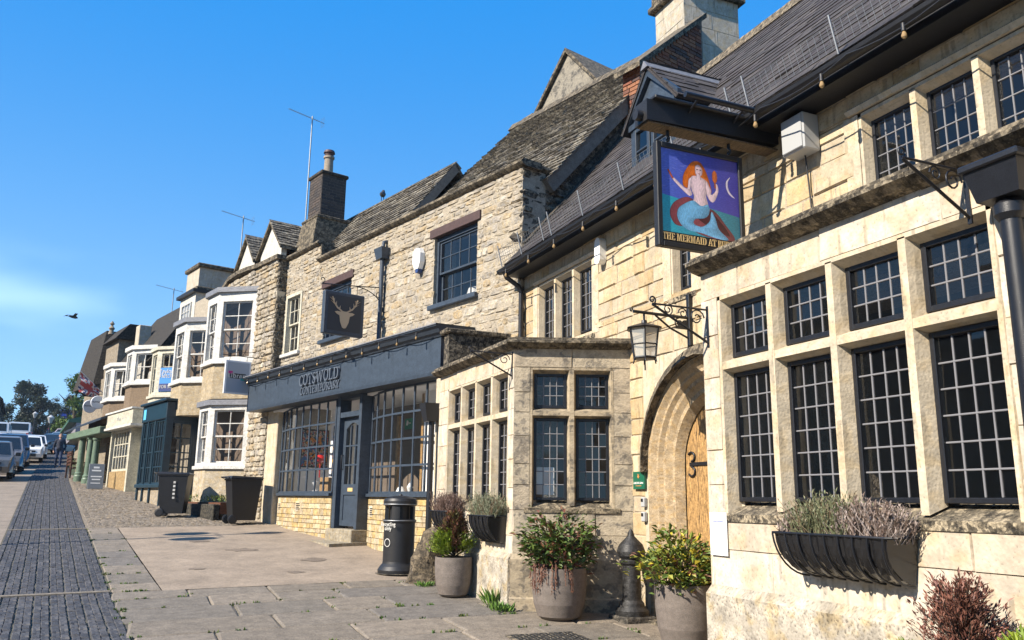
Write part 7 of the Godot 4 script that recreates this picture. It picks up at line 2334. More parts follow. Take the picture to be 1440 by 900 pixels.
	b = MB.new(rel(o, FG))
	b.slab([[2.92, 5.998], [3.04, 5.998], [3.02, 5.93], [2.95, 5.93]], 0.015, 0.11)
	part(o, "blue_base", b, mat("alarm_blue", .02, .05, .16, 0.5))
	# iron cover in the pavement
	o = thing("manhole_cover", "cast iron chequered cover set in the flagstones", "manhole cover", gp(3.70, -7.45))
	b = MB.new()
	var sy := (ground(3.7, -7.85) - ground(3.7, -7.05)) / 0.8
	b.xf = Transform3D(Basis(Vector3.RIGHT, atan(sy)), Vector3(0, 0.006, 0))
	b.cbox(Vector3(-0.36, -0.02, -0.30), Vector3(0.36, 0.004, 0.30), 0.004)
	var fm := part(o, "frame", b, M["coping"])
	b.v.clear(); b.n.clear(); b.c.clear(); b.u.clear()
	for i in 13:
		for j in 11:
			var x := -0.31 + i * 0.0515; var z := -0.255 + j * 0.051
			var k := 0.018 if (i + j) % 2 else 0.010
			b.box(Vector3(x - 0.028 + k, 0.004, z - k), Vector3(x + 0.028 - k, 0.011, z + k))
	part(o, "chequer_pattern", b, mat("cast_iron", .085, .085, .085, 0.5, "fine", 0.4, "", 0.6, 0.3))
	# A-board, benches
	o = thing("pavement_board", "grey pavement sign board leaning before the columned shop", "sign", gp(-1.42, -32.6), deg_to_rad(8))
	for sd in [-1.0, 1.0]:
		b = MB.new(Transform3D(Basis(Vector3.RIGHT, -0.16 * sd), Vector3(0, 0, 0.17 * sd)))
		b.cbox(Vector3(-0.24, 0, -0.015), Vector3(0.24, 0.86, 0.015), 0.006)
		part(o, "panel", b, mat("board_grey", .16, .18, .20, 0.6))
	b = MB.new(Transform3D(Basis(Vector3.RIGHT, -0.16), Vector3(0, 0, 0.17)))
	for q in [[-0.15, 0.14, 0.60, 0.65], [-0.10, 0.08, 0.70, 0.76], [-0.17, 0.17, 0.40, 0.44], [-0.13, 0.13, 0.30, 0.34], [-0.16, 0.14, 0.18, 0.21]]: b.box(Vector3(q[0], q[2], 0.015), Vector3(q[1], q[3], 0.018))
	part(o, "printed_lines", b, M["white_plastic"])
	for q in [[-2.45, -39.3, 1], [-2.75, -43.6, 2]]:
		o = thing("bench", ["dark red brown slatted bench next to the green column", "dark red brown bench beyond the one next to the column"][q[2] - 1], "bench", gp(q[0], q[1]), deg_to_rad(100), "brown benches by the columns")
		for k in 4:
			b = MB.new()
			b.cbox(Vector3(-0.75, 0.42, -0.22 + k * 0.13), Vector3(0.75, 0.45, -0.12 + k * 0.13), 0.006)
			part(o, "seat_slat", b, M["brown_wood"])
		for k in 4:
			b = MB.new()
			b.cbox(Vector3(-0.75, 0.53 + k * 0.12, -0.30 - k * 0.02), Vector3(0.75, 0.62 + k * 0.12, -0.27 - k * 0.02), 0.006)
			part(o, "back_slat", b, M["brown_wood"])
		for x in [-0.72, 0.72]:
			for zq in [[0.20, 0.62], [-0.30, 1.02]]:
				b = MB.new()
				b.cbox(Vector3(x - 0.035, 0, zq[0] - 0.03), Vector3(x + 0.035, zq[1], zq[0] + 0.03), 0.006)
				part(o, "leg", b, M["brown_wood"])
			b = MB.new()
			b.cbox(Vector3(x - 0.04, 0.62, -0.30), Vector3(x + 0.04, 0.66, 0.25), 0.006)
			part(o, "arm", b, M["brown_wood"])
	# aerials
	for q in [[10.75, 10.1, -1.03, 2.25, "tall television aerial clamped to the dark brick chimney"], [15.5, 8.9, -1.0, 1.75, "television aerial over the house with white bays"], [24.5, 9.2, -1.6, 0.9, "small television aerial over the far roofs"]]:
		o = thing("television_aerial", q[4], "aerial", FG * F(q[0], q[1], q[2]))
		b = MB.new()
		b.tube([Vector3(0, -0.9, 0), Vector3(0, q[3], 0)], 0.02, 6)
		part(o, "mast", b, M["galv"])
		b = MB.new(Transform3D(Basis(Vector3.UP, 0.25).scaled(Vector3(0.68, 0.68, 0.68)), Vector3(0, q[3] - 0.06, 0)))
		b.tube([Vector3(-1.05, 0.10, 0), Vector3(0.55, -0.08, 0)], 0.013, 5)
		for i in 16: b.tube([Vector3(-1.0 + i * 0.085, 0.10 - i * 0.0095, -0.10), Vector3(-1.0 + i * 0.085, 0.10 - i * 0.0095, 0.10)], 0.006, 4)
		for i in 5: b.tube([Vector3(0.45, -0.24 + i * 0.09, -0.16), Vector3(0.47, -0.24 + i * 0.09, 0.16)], 0.007, 4)
		part(o, "yagi", b, M["galv"])
	# birds
	o = thing("flying_bird", "dark bird in flight against the blue sky", "bird", Vector3(-4.92, 12.87, -58.76), 0.6)
	b = MB.new()
	b.tube([Vector3(-0.30, 0.0, 0), Vector3(-0.1, 0.02, 0), Vector3(0.15, 0.02, 0), Vector3(0.30, 0.0, 0)], [0.02, 0.09, 0.10, 0.03], 8)
	for sd in [-1.0, 1.0]:
		b.quad(Vector3(0.12, 0.04, 0.06 * sd), Vector3(-0.10, 0.04, 0.06 * sd), Vector3(-0.16, 0.18, 0.45 * sd), Vector3(0.06, 0.20, 0.42 * sd)); b.quad(Vector3(0.06, 0.20, 0.42 * sd), Vector3(-0.16, 0.18, 0.45 * sd), Vector3(-0.22, 0.10, 0.72 * sd), Vector3(-0.18, 0.10, 0.74 * sd))
	b.quad(Vector3(-0.28, 0, -0.03), Vector3(-0.28, 0, 0.03), Vector3(-0.48, -0.01, 0.09), Vector3(-0.48, -0.01, -0.09))
	part(o, "body", b, mat("feather", .025, .025, .028, 0.7))
	o = thing("pigeon", "grey pigeon perched on the stone tiled ridge", "bird", FG * F(8.6, 9.52, -2.2), 1.2)
	b = MB.new()
	b.tube([Vector3(-0.26, 0.08, 0), Vector3(-0.12, 0.13, 0), Vector3(0.0, 0.16, 0), Vector3(0.09, 0.22, 0), Vector3(0.10, 0.29, 0), Vector3(0.13, 0.30, 0), Vector3(0.17, 0.285, 0)], [0.02, 0.06, 0.085, 0.06, 0.04, 0.035, 0.006], 8)
	b.tube([Vector3(0.0, 0.10, 0.03), Vector3(0.0, -0.02, 0.03)], 0.01, 4); b.tube([Vector3(0.0, 0.10, -0.03), Vector3(0.0, -0.02, -0.03)], 0.01, 4)
	part(o, "body", b, M["feather"])
	# lamp post and road signs far up the road
	for q in [[-7.4, -80.0, 2.2, "black lamp post by the parked cars"], [-11.6, -108.0, 2.6, "lamp post beside the dark trees"]]:
		o = thing("lamp_post", q[3], "lamp post", gp(q[0], q[1]))
		b = MB.new()
		b.lathe([[0.14, 0], [0.14, 0.5], [0.07, 0.6], [0.055, q[2]], [0.0, q[2]]], 10)
		part(o, "post", b, M["iron"])
		b = MB.new()
		b.lathe([[0.10, q[2]], [0.26, q[2] + 0.45], [0.28, q[2] + 0.48], [0.05, q[2] + 0.68], [0.0, q[2] + 0.7]], 10)
		part(o, "lamp_head", b, M["grey_box"])

	# lamp post with flower baskets on the far side of the strip: its shadow crosses the forecourt
	o = thing("lamp_post", "tall lamp post with two hanging baskets beside the road", "lamp post", gp(-5.6, -16.6))
	b = MB.new()
	b.lathe([[0.12, -0.1], [0.12, 0.8], [0.05, 1.0], [0.04, 5.9], [0.0, 5.9]], 10)
	part(o, "post", b, M["iron"])
	for sx in [-1.0, 1.0]:
		b = MB.new()
		b.tube([Vector3(0, 5.5, 0), Vector3(0, 5.5, 0.45 * sx)], 0.015, 5); b.lathe([[0.0, 4.75], [0.2, 4.9], [0.28, 5.1], [0.2, 5.3], [0.0, 5.4]], 10, Vector3(0, 0, 0.45 * sx))
		part(o, "flower_basket", b, mat("basket_green", .05, .08, .02, 0.9))
	b = MB.new()
	b.lathe([[0.08, 5.9], [0.22, 6.25], [0.24, 6.28], [0.05, 6.5], [0.0, 6.55]], 8)
	part(o, "lamp_head", b, M["grey_box"])

# ---------------------------------------------------------------- plants
func shrub(label: String, called: String, at: Vector3, n: int, rad: Vector3, l: float, w: float, cols: Array, droop := 0.2, stems := 12):
	var o := thing(called, label, "plant", at)
	var st := MB.new()
	for i in stems:
		var a := rng.randf() * TAU
		var e := Vector3(cos(a) * rad.x * 0.8, rad.y * rng.randf_range(0.9, 1.7), sin(a) * rad.z * 0.8)
		st.tube([Vector3(cos(a) * 0.05, -0.08, sin(a) * 0.05), e * 0.5 + Vector3(0, 0.05, 0), e], [0.008, 0.006, 0.003], 4)
	part(o, "stems", st, M["bark"])
	var b := MB.new()
	var tips := []
	for i in 60:
		var d := Vector3(rng.randfn(), rng.randfn() * 0.8 + 0.35, rng.randfn()).normalized()
		tips.append(Vector3(d.x * rad.x, rad.y + d.y * rad.y, d.z * rad.z) * rng.randf_range(0.62, 1.12))
	for i in n:
		var t: Vector3 = tips[rng.randi() % tips.size()]
		var p := t * rng.randf_range(0.75, 1.0) + Vector3(rng.randfn(), rng.randfn(), rng.randfn()) * 0.045
		b.col = cols[rng.randi() % cols.size()]
		var out := Vector3(p.x, 0.15, p.z).normalized() + Vector3(rng.randf_range(-.7, .7), rng.randf_range(-.5, .8) - droop, rng.randf_range(-.7, .7))
		var sz := rng.randf_range(0.45, 1.25)
		leaf(b, p, out, l * sz, w * sz * rng.randf_range(0.8, 1.1))
	part(o, "foliage", b, leafmat("leaf"))
	return o

func conifer(label: String, at: Vector3, h: float, r: float, cols: Callable, n: int, sprig := 0.055, fan := false):
	# feathery sprays on rising branches
	var o := thing("conifer_shrub", label, "plant", at)
	var st := MB.new(); var b := MB.new()
	st.tube([Vector3(0, -0.1, 0), Vector3(0.01, h * 0.5, 0), Vector3(0, h * 0.9, 0)], [0.02, 0.014, 0.004], 5)
	for i in n:
		var t := pow(rng.randf(), 0.8); var a := rng.randf() * TAU
		var y0 := h * t * 0.75
		var rr := r * (1.0 - t * 0.78) * rng.randf_range(0.75, 1.15)
		if fan:   # open, lopsided, broad at the shoulders
			if sin(a * 3.0 + t * 9.0) < -0.55: continue
			rr = r * (0.62 + 0.5 * sin(PI * clampf(t * 1.15, 0.0, 1.0))) * rng.randf_range(0.35, 1.25)
		var base := Vector3(0, y0, 0)
		var e := Vector3(cos(a) * rr, y0 + h * rng.randf_range(0.10, 0.30), sin(a) * rr)
		st.tube([base, base.lerp(e, 0.6) + Vector3(0, -0.01, 0), e], [0.004, 0.003, 0.0015], 3, false)
		for k in 22:
			var q := base.lerp(e, rng.randf_range(0.35, 1.0)) + Vector3(rng.randfn(), rng.randfn(), rng.randfn()) * 0.012
			b.col = cols.call(t, a)
			leaf(b, q, (e - base).normalized() + Vector3(rng.randf_range(-.8, .8), rng.randf_range(-.2, .9), rng.randf_range(-.8, .8)), sprig * rng.randf_range(0.6, 1.3), 0.011 if fan else 0.016)
	part(o, "branches", st, M["bark"])
	part(o, "sprays", b, leafmat("leaf"))

func twigs(label: String, called: String, at: Vector3, len_: float, hgt: float, dep: float, n: int, cols: Array):
	var o := thing(called, label, "plant", at)
	var b := MB.new()
	for i in n:
		var s := rng.randf_range(-len_ / 2, len_ / 2)
		var p := Vector3(rng.randf_range(-dep, dep) * 0.5, -0.02, s)
		var d := Vector3(rng.randf_range(-.5, .5), 1, rng.randf_range(-.6, .6) + s * 0.6).normalized()
		var hh := hgt * rng.randf_range(0.45, 1.05) * (1.0 - 0.45 * pow(abs(2 * s / len_), 2.5))
		b.col = cols[rng.randi() % cols.size()]
		var e := p + d * hh + Vector3(rng.randf_range(-.04, .04), 0, rng.randf_range(-.04, .04))
		b.tube([p, p.lerp(e, 0.5) + Vector3(rng.randf_range(-.02, .02), 0, rng.randf_range(-.02, .02)), e], [0.003, 0.0024, 0.0016], 3, false)
		for k in 7:
			var q := p.lerp(e, rng.randf_range(0.3, 1.05))
			leaf(b, q, d + Vector3(rng.randf_range(-1, 1), rng.randf_range(-.2, .6), rng.randf_range(-1, 1)), rng.randf_range(0.018, 0.042), 0.009)
	part(o, "dry_stems", b, leafmat("leaf"))

func build_plants():
	var laurel := [Color(.075, .13, .02), Color(.10, .16, .03), Color(.05, .095, .016), Color(.13, .18, .035), Color(.09, .13, .03), Color(.17, .08, .04), Color(.06, .10, .02)]
	shrub("glossy green shrub with reddish tips in the large pot", "leafy_shrub", gp(4.28, -8.47, 0.50), 2100, Vector3(0.42, 0.29, 0.40), 0.085, 0.042, laurel + [Color(.13, .045, .03)], 0.3)
	# withered trailing stems over the rim
	var tr := thing("trailing_stems", "withered red brown stems trailing over the large pot", "plant", gp(4.28, -8.47, 0.52))
	var tb := MB.new()
	for i in 32:
		var a := rng.randf_range(2.4, 4.2)
		if rng.randf() < 0.35: a = rng.randf_range(1.2, 2.2)
		var d := Vector3(cos(a), 0, -sin(a)) * 0.31
		d.z = abs(sin(a)) * 0.31 if rng.randf() < 0.8 else d.z
		var p := d + Vector3(0, 0.06, 0); var q := d * 1.03 + Vector3(0, -rng.randf_range(0.05, 0.28), 0)
		tb.col = [Color(.14, .055, .035), Color(.18, .08, .05), Color(.10, .04, .03)][rng.randi() % 3]
		tb.tube([d * 0.7 + Vector3(0, .04, 0), p, q], 0.003, 3, false)
		for k in 9: leaf(tb, p.lerp(q, rng.randf()), Vector3(rng.randf_range(-1, 1), -0.8, rng.randf_range(-1, 1)), 0.03, 0.014)
	part(tr, "stems", tb, leafmat("leaf"))
	shrub("green shrub with many yellow leaves in the pot by the arched door", "leafy_shrub", gp(4.76, -6.88, 0.50), 2100, Vector3(0.40, 0.26, 0.38), 0.08, 0.042, [Color(.13, .20, .03), Color(.18, .22, .035), Color(.10, .16, .03), Color(.24, .25, .04), Color(.09, .14, .03), Color(.42, .34, .03), Color(.16, .19, .04), Color(.14, .06, .035)], 0.2)
	conifer("conifer bright green below and brown on top in the small pot", gp(3.70, -10.25, 0.43), 0.58, 0.32, func(t, a): return [Color(.17, .24, .015), Color(.12, .18, .012), Color(.21, .27, .02)][rng.randi() % 3] if t < 0.5 and sin(a * 2.0 + 1.0) > -0.8 else ([Color(.12, .045, .02), Color(.09, .035, .02), Color(.10, .09, .02)][rng.randi() % 3]), 420, 0.05)
	conifer("dead red brown conifer before the near bay plinth", gp(3.62, -2.95, 0.46), 0.70, 0.21, func(_t, _a): return [Color(.20, .085, .055), Color(.15, .062, .042), Color(.25, .12, .085), Color(.11, .045, .035)][rng.randi() % 4], 430, 0.034, true)
	conifer("bright yellow green conifer beside the dead brown one", gp(3.66, -2.66, 0.60), 0.34, 0.20, func(_t, _a): return [Color(.20, .26, .015), Color(.14, .20, .02)][rng.randi() % 2], 150)
	conifer("small lime green sprig before the dead brown conifer", gp(3.52, -3.16, 0.50), 0.30, 0.15, func(_t, _a): return [Color(.20, .26, .015), Color(.14, .20, .02)][rng.randi() % 2], 90)
	var dry := [Color(.30, .24, .21), Color(.24, .18, .15), Color(.36, .30, .27), Color(.16, .11, .085)]
	var sage := [Color(.17, .19, .10), Color(.13, .15, .075), Color(.21, .21, .12), Color(.16, .12, .07)]
	twigs("withered pale lavender at the near end of the long trough", "dry_lavender", FA * F(3.70, 1.59, 0.12), 0.44, 0.25, 0.18, 520, dry)
	twigs("green grey lavender bush in the middle of the long trough", "lavender", FA * F(4.02, 1.59, 0.12), 0.40, 0.28, 0.20, 620, sage)
	twigs("withered lavender at the far end of the long trough", "dry_lavender", FA * F(4.26, 1.59, 0.12), 0.26, 0.17, 0.16, 220, dry)
	twigs("silver green santolina bush in the short trough", "santolina", FA * F(9.60, 1.59, 0.12), 0.62, 0.32, 0.2, 620, [Color(.20, .22, .14), Color(.16, .19, .11), Color(.24, .25, .17), Color(.18, .13, .08)])
	twigs("brown dried heather bush in the trough by the downpipe", "heather", FA * F(11.05, 1.62, 0.12), 0.68, 0.30, 0.2, 620, [Color(.16, .10, .075), Color(.12, .075, .06), Color(.20, .135, .11)])
	# weeds at the foot of the bay
	for q in [[3.93, -9.45, 0.24, 70, "tall fresh green weeds beside the small pot"], [3.85, -9.05, 0.12, 90, "low green weeds at the corner of the far bay"], [3.62, -11.15, 0.08, 60, "sparse green weeds at the foot of the guard stone"]]:
		var o := thing("weed_clump", q[4], "weeds", gp(q[0], q[1]), 0.0, "weeds at the foot of the far bay")
		var b := MB.new()
		for i in q[3]:
			b.col = [Color(.10, .20, .03), Color(.14, .24, .04), Color(.08, .15, .03)][rng.randi() % 3]
			var a := rng.randf() * TAU
			leaf(b, Vector3(cos(a), 0, sin(a)) * rng.randf() * 0.12, Vector3(cos(a) * 0.5, rng.randf_range(.5, 1.5), sin(a) * 0.5), q[2] * rng.randf_range(0.5, 1.1), 0.03)
		part(o, "leaves", b, leafmat("leaf"))

# ---------------------------------------------------------------- vehicles: nose towards +z
func car(label: String, at: Vector3, turn: float, L: float, W: float, H: float, paint: Material, kind := "car"):
	var o := thing("parked_car" if kind != "van" else "parked_van", label, "car" if kind != "van" else "van", at, turn)
	var hw := W / 2
	var gc := 0.22; var belt := H * 0.60; var bon := H * 0.56
	var f := L / 2
	# side outline [z, y] with wheel arches, extruded and tucked in at the sills and shoulders
	var wr := 0.33
	var zf := f - 0.85; var zr := -f + 0.80
	var prof := []
	var arch := func(zc):
		for i in 7:
			var a := PI * i / 6.0
			prof.append(Vector2(zc - cos(a) * (wr + 0.06), gc + 0.02 + sin(a) * (wr + 0.06)))
	prof.append(Vector2(-f + 0.06, gc + 0.1))
	arch.call(zr); arch.call(zf)
	prof.append(Vector2(f - 0.08, gc + 0.02)); prof.append(Vector2(f, gc + 0.22)); prof.append(Vector2(f - 0.04, bon * 0.82))
	if kind == "van":
		prof.append(Vector2(f - 0.25, bon)); prof.append(Vector2(f - 0.55, bon + 0.12))
	else:
		prof.append(Vector2(f - 0.22, bon * 0.97)); prof.append(Vector2(f - L * 0.27, belt + 0.03))
	prof.append(Vector2(-f + 0.10, belt + 0.06)); prof.append(Vector2(-f, belt - 0.1))
	var b := MB.new()
	var pl := PackedVector2Array(prof)
	var tr := Geometry2D.triangulate_polygon(pl)
	for sx in [-1.0, 1.0]:
		var X := func(p: Vector2) -> Vector3:
			var k: float = hw - 0.05 - 0.07 * clamp((p.y - belt * 0.75) / (belt * 0.3), 0.0, 1.0) - 0.16 * pow(clamp((abs(p.x) - f + 0.5) / 0.5, 0.0, 1.0), 2)
			return Vector3(sx * k, p.y, p.x)
		for i in range(0, tr.size(), 3): b.tri(X.call(pl[tr[i]]), X.call(pl[tr[i + 1]]), X.call(pl[tr[i + 2]]))
		# shoulder band: the side stands proud between sill and belt
		for i in pl.size():
			var p := pl[i]; var q := pl[(i + 1) % pl.size()]
			var a: Vector3 = X.call(p); var c: Vector3 = X.call(q)
			var m1 := Vector3(0, p.y, p.x); var m2 := Vector3(0, q.y, q.x)
			if p.y > gc + 0.01 or q.y > gc + 0.01:
				m1.y += 0.03 if p.y > belt * 0.8 else 0.0; m2.y += 0.03 if q.y > belt * 0.8 else 0.0
			b.quad(a, c, m2, m1)
	part(o, "body", b, paint)
	# cabin
	var z0 := f - L * 0.27; var z1 := f - L * 0.44; var z2 := -f + L * 0.20; var z3 := -f + 0.12
	if kind == "van": z0 = f - 0.5; z1 = f - 1.25; z2 = -f + 0.12; z3 = -f + 0.03
	if kind == "suv": z2 = -f + L * 0.13
	var y0 := belt; var y1 := H
	var bw := hw - 0.11; var tw := hw - (0.27 if kind != "van" else 0.16)
	var c8 := [Vector3(-bw, y0, z3), Vector3(bw, y0, z3), Vector3(bw, y0, z0), Vector3(-bw, y0, z0), Vector3(-tw, y1 - 0.02, z2), Vector3(tw, y1 - 0.02, z2), Vector3(tw, y1 - 0.02, z1), Vector3(-tw, y1 - 0.02, z1)]
	b = MB.new(); b.hull8(c8)
	b.hull8([Vector3(-tw, y1 - 0.021, z2), Vector3(tw, y1 - 0.021, z2), Vector3(tw, y1 - 0.021, z1), Vector3(-tw, y1 - 0.021, z1), Vector3(-tw * 0.8, y1 + 0.03, z2 + 0.25), Vector3(tw * 0.8, y1 + 0.03, z2 + 0.25), Vector3(tw * 0.8, y1 + 0.03, z1 - 0.25), Vector3(-tw * 0.8, y1 + 0.03, z1 - 0.25)])
	part(o, "cabin", b, paint)
	var gl := mat("car_glass", .012, .015, .018, 0.06)
	var pan := func(q: Array, called: String, out: Vector3, lo: float, hi: float, sd: float):
		var m := MB.new()
		var P := func(u, v): return (q[0] as Vector3).lerp(q[1], u).lerp((q[3] as Vector3).lerp(q[2], u), v) + out * 0.012
		m.quad(P.call(sd, lo), P.call(1 - sd, lo), P.call(1 - sd, hi), P.call(sd, hi))
		part(o, called, m, gl)
	pan.call([c8[3], c8[2], c8[6], c8[7]], "windscreen", Vector3(0, 0.5, 1).normalized(), 0.05, 0.93, 0.06)
	pan.call([c8[1], c8[0], c8[4], c8[5]], "rear_window", Vector3(0, 0.4, -1).normalized(), 0.15, 0.88, 0.09)
	if kind != "van":
		for e in [[[c8[2], c8[1], c8[5], c8[6]], 1.0], [[c8[3], c8[0], c8[4], c8[7]], -1.0]]:
			for r in [[0.10, 0.47], [0.51, 0.88]]:
				var q = e[0]
				var m := MB.new()
				var P := func(u, v): return (q[0] as Vector3).lerp(q[1], u).lerp((q[3] as Vector3).lerp(q[2], u), v) + Vector3(e[1] * 0.012, 0.004, 0)
				m.quad(P.call(r[0], 0.1), P.call(r[1], 0.1), P.call(r[1], 0.88), P.call(r[0], 0.88))
				part(o, "side_window", m, gl)
	else:
		for sx in [-1.0, 1.0]:
			var m := MB.new()
			m.quad(Vector3(sx * (bw + 0.005), y0 + 0.1, z1 + 0.35), Vector3(sx * (bw + 0.005), y0 + 0.1, z1 - 0.45), Vector3(sx * (tw + 0.03), y1 - 0.3, z1 - 0.45), Vector3(sx * (tw + 0.03), y1 - 0.3, z1 + 0.05))
			part(o, "side_window", m, gl)
	for sx in [-1.0, 1.0]:
		for zc in [zf, zr]:
			var w := MB.new(Transform3D(Basis(Vector3(0, 0, 1), PI / 2), Vector3(sx * (hw - 0.15), wr, zc)))
			w.lathe([[0.19, 0.10], [0.31, 0.10], [wr, 0.06], [wr, -0.06], [0.31, -0.10], [0.19, -0.10]], 20)
			var wh := part(o, "wheel", w, mat("tyre", .012, .012, .013, 0.85))
			var r := MB.new(Transform3D(Basis(Vector3(0, 0, 1), PI / 2), Vector3(sx * (hw - 0.15), wr, zc)))
			r.lathe([[0.0, 0.085], [0.06, 0.085], [0.20, 0.06], [0.20, -0.06], [0.06, -0.085], [0.0, -0.085]], 10)
			part(wh, "rim", r, mat("alloy", .30, .31, .33, 0.35, "", 1, "", 0.6, 0.7))
		var h := MB.new()
		h.hull8([Vector3(sx * (hw - 0.42), bon * 0.66, f - 0.10), Vector3(sx * (hw - 0.17), bon * 0.68, f - 0.28), Vector3(sx * (hw - 0.16), bon * 0.68, f - 0.36), Vector3(sx * (hw - 0.42), bon * 0.66, f - 0.2), Vector3(sx * (hw - 0.44), bon * 0.80, f - 0.02), Vector3(sx * (hw - 0.15), bon * 0.84, f - 0.18), Vector3(sx * (hw - 0.14), bon * 0.84, f - 0.36), Vector3(sx * (hw - 0.44), bon * 0.8, f - 0.2)])
		part(o, "headlight", h, mat("lamp_clear", .45, .47, .50, 0.1))
		h = MB.new()
		h.box(Vector3(sx * (hw - 0.22), belt * 0.72, -f - 0.004), Vector3(sx * (hw - 0.40), belt * 0.92, -f + 0.12))
		part(o, "tail_light", h, mat("lamp_red", .35, .01, .012, 0.25))
		h = MB.new()
		h.cbox(Vector3(min(sx * (hw - 0.06), sx * (hw + 0.12)), belt + 0.02, z0 - 0.35), Vector3(max(sx * (hw - 0.06), sx * (hw + 0.12)), belt + 0.16, z0 - 0.22), 0.02)
		part(o, "door_mirror", h, M["plastic_black"])
	b = MB.new()
	b.cbox(Vector3(-hw * 0.55, gc + 0.06, f - 0.08), Vector3(hw * 0.55, gc + 0.24, f + 0.012), 0.02); b.cbox(Vector3(-hw * 0.5, bon * 0.62, f - 0.1), Vector3(hw * 0.5, bon * 0.74, f + 0.004), 0.01)
	part(o, "grille", b, M["plastic_black"])
	b = MB.new()
	b.box(Vector3(-0.26, gc + 0.26, f + 0.004), Vector3(0.26, gc + 0.37, f + 0.018))
	part(o, "number_plate", b, M["white_plastic"])
	return o

func paint(key: String, r: float, g: float, b: float) -> StandardMaterial3D:
	var m := mat("paint_" + key, r, g, b, 0.32)
	m.clearcoat_enabled = true; m.clearcoat = 0.8; m.clearcoat_roughness = 0.08
	return m

func lane(z: float, off: float) -> Vector3:
	var x := strip_r(z) - 1.4 - off
	return gp(x, z, -0.035)

func build_cars():
	var hd := deg_to_rad(5.0)
	car("pewter grey car at the near end of the parked row", lane(-39.6, 1.45), hd, 4.2, 1.80, 1.50, paint("pewter", .09, .088, .085))
	car("bronze grey crossover with open grille in the parked row", lane(-45.4, 1.35), hd, 4.4, 1.84, 1.64, paint("bronze", .13, .125, .13), "suv")
	car("dark blue tall estate parked behind the bronze grey crossover", lane(-51.3, 1.3), hd, 4.6, 1.85, 1.70, paint("navy", .02, .03, .06), "suv")
	car("white compact car parked past the dark blue estate", lane(-57.0, 0.75), hd, 4.0, 1.80, 1.52, paint("white", .74, .74, .72))
	car("silver white hatchback parked past the white compact car", lane(-62.6, 0.6), hd, 4.0, 1.75, 1.50, paint("silverwhite", .55, .56, .57))
	var x := strip_r(-70.0)
	car("dark blue saloon pulled out behind the walking man", gp(x - 1.0, -71.5, -0.035), deg_to_rad(-24), 4.5, 1.82, 1.48, paint("steel", .035, .055, .085))
	car("grey blue hatchback further up behind the dark saloon", gp(-5.5, -76.5, -0.035), deg_to_rad(150), 4.3, 1.80, 1.50, paint("greyblue", .09, .12, .15))
	car("lilac grey people carrier near the far awning", gp(-6.5, -94.0, -0.035), deg_to_rad(150), 4.5, 1.85, 1.62, paint("lilac", .22, .19, .23), "suv")
	car("silver saloon driving away up the hill", gp(-14.0, -138.0, -0.035), deg_to_rad(184), 4.4, 1.80, 1.46, paint("silver", .40, .43, .48))
	car("dark red car stopped near the top of the hill", gp(-10.6, -120.0, -0.035), deg_to_rad(8), 4.2, 1.78, 1.50, paint("red", .16, .015, .015))
	car("black car waiting beside the dark red one", gp(-8.6, -98.0, -0.035), deg_to_rad(5), 4.4, 1.80, 1.48, paint("black", .012, .012, .014))
	car("white high panel van parked across the road", gp(-10.2, -86.0, -0.04), deg_to_rad(184), 5.4, 1.95, 2.0, paint("vanwhite", .66, .67, .68), "van")
	car("white box van parked in front of the panel van", gp(-10.8, -78.0, -0.04), deg_to_rad(184), 5.2, 1.95, 2.0, paint("vanwhite", .66, .67, .68), "van")
	# lorry with a blue headboard coming down the hill
	var o := thing("delivery_lorry", "lorry with a bright blue box coming down the hill", "lorry", gp(-10.4, -138.0, -0.03), deg_to_rad(6))
	var b := MB.new()
	b.cbox(Vector3(-1.25, 0.9, -6.5), Vector3(1.25, 4.0, -0.9), 0.05)
	part(o, "cargo_box", b, mat("lorry_blue", .012, .045, .30, 0.5))
	b = MB.new()
	b.hull8([Vector3(-1.2, 0.5, -0.8), Vector3(1.2, 0.5, -0.8), Vector3(1.2, 0.5, 1.0), Vector3(-1.2, 0.5, 1.0), Vector3(-1.1, 2.5, -0.8), Vector3(1.1, 2.5, -0.8), Vector3(1.1, 2.5, 0.55), Vector3(-1.1, 2.5, 0.55)])
	part(o, "cab", b, paint("cabwhite", .62, .62, .62))
	b = MB.new()
	b.quad(Vector3(-1.0, 1.5, 0.80), Vector3(1.0, 1.5, 0.80), Vector3(0.95, 2.3, 0.62), Vector3(-0.95, 2.3, 0.62))
	part(o, "windscreen", b, M["car_glass"])
	for sx in [-1.0, 1.0]:
		for zc in [0.2, -5.0]:
			var w := MB.new(Transform3D(Basis(Vector3(0, 0, 1), PI / 2), Vector3(sx * 1.05, 0.45, zc)))
			w.lathe([[0.0, 0.14], [0.45, 0.14], [0.45, -0.14], [0.0, -0.14]], 16)
			part(o, "wheel", w, M["tyre"])

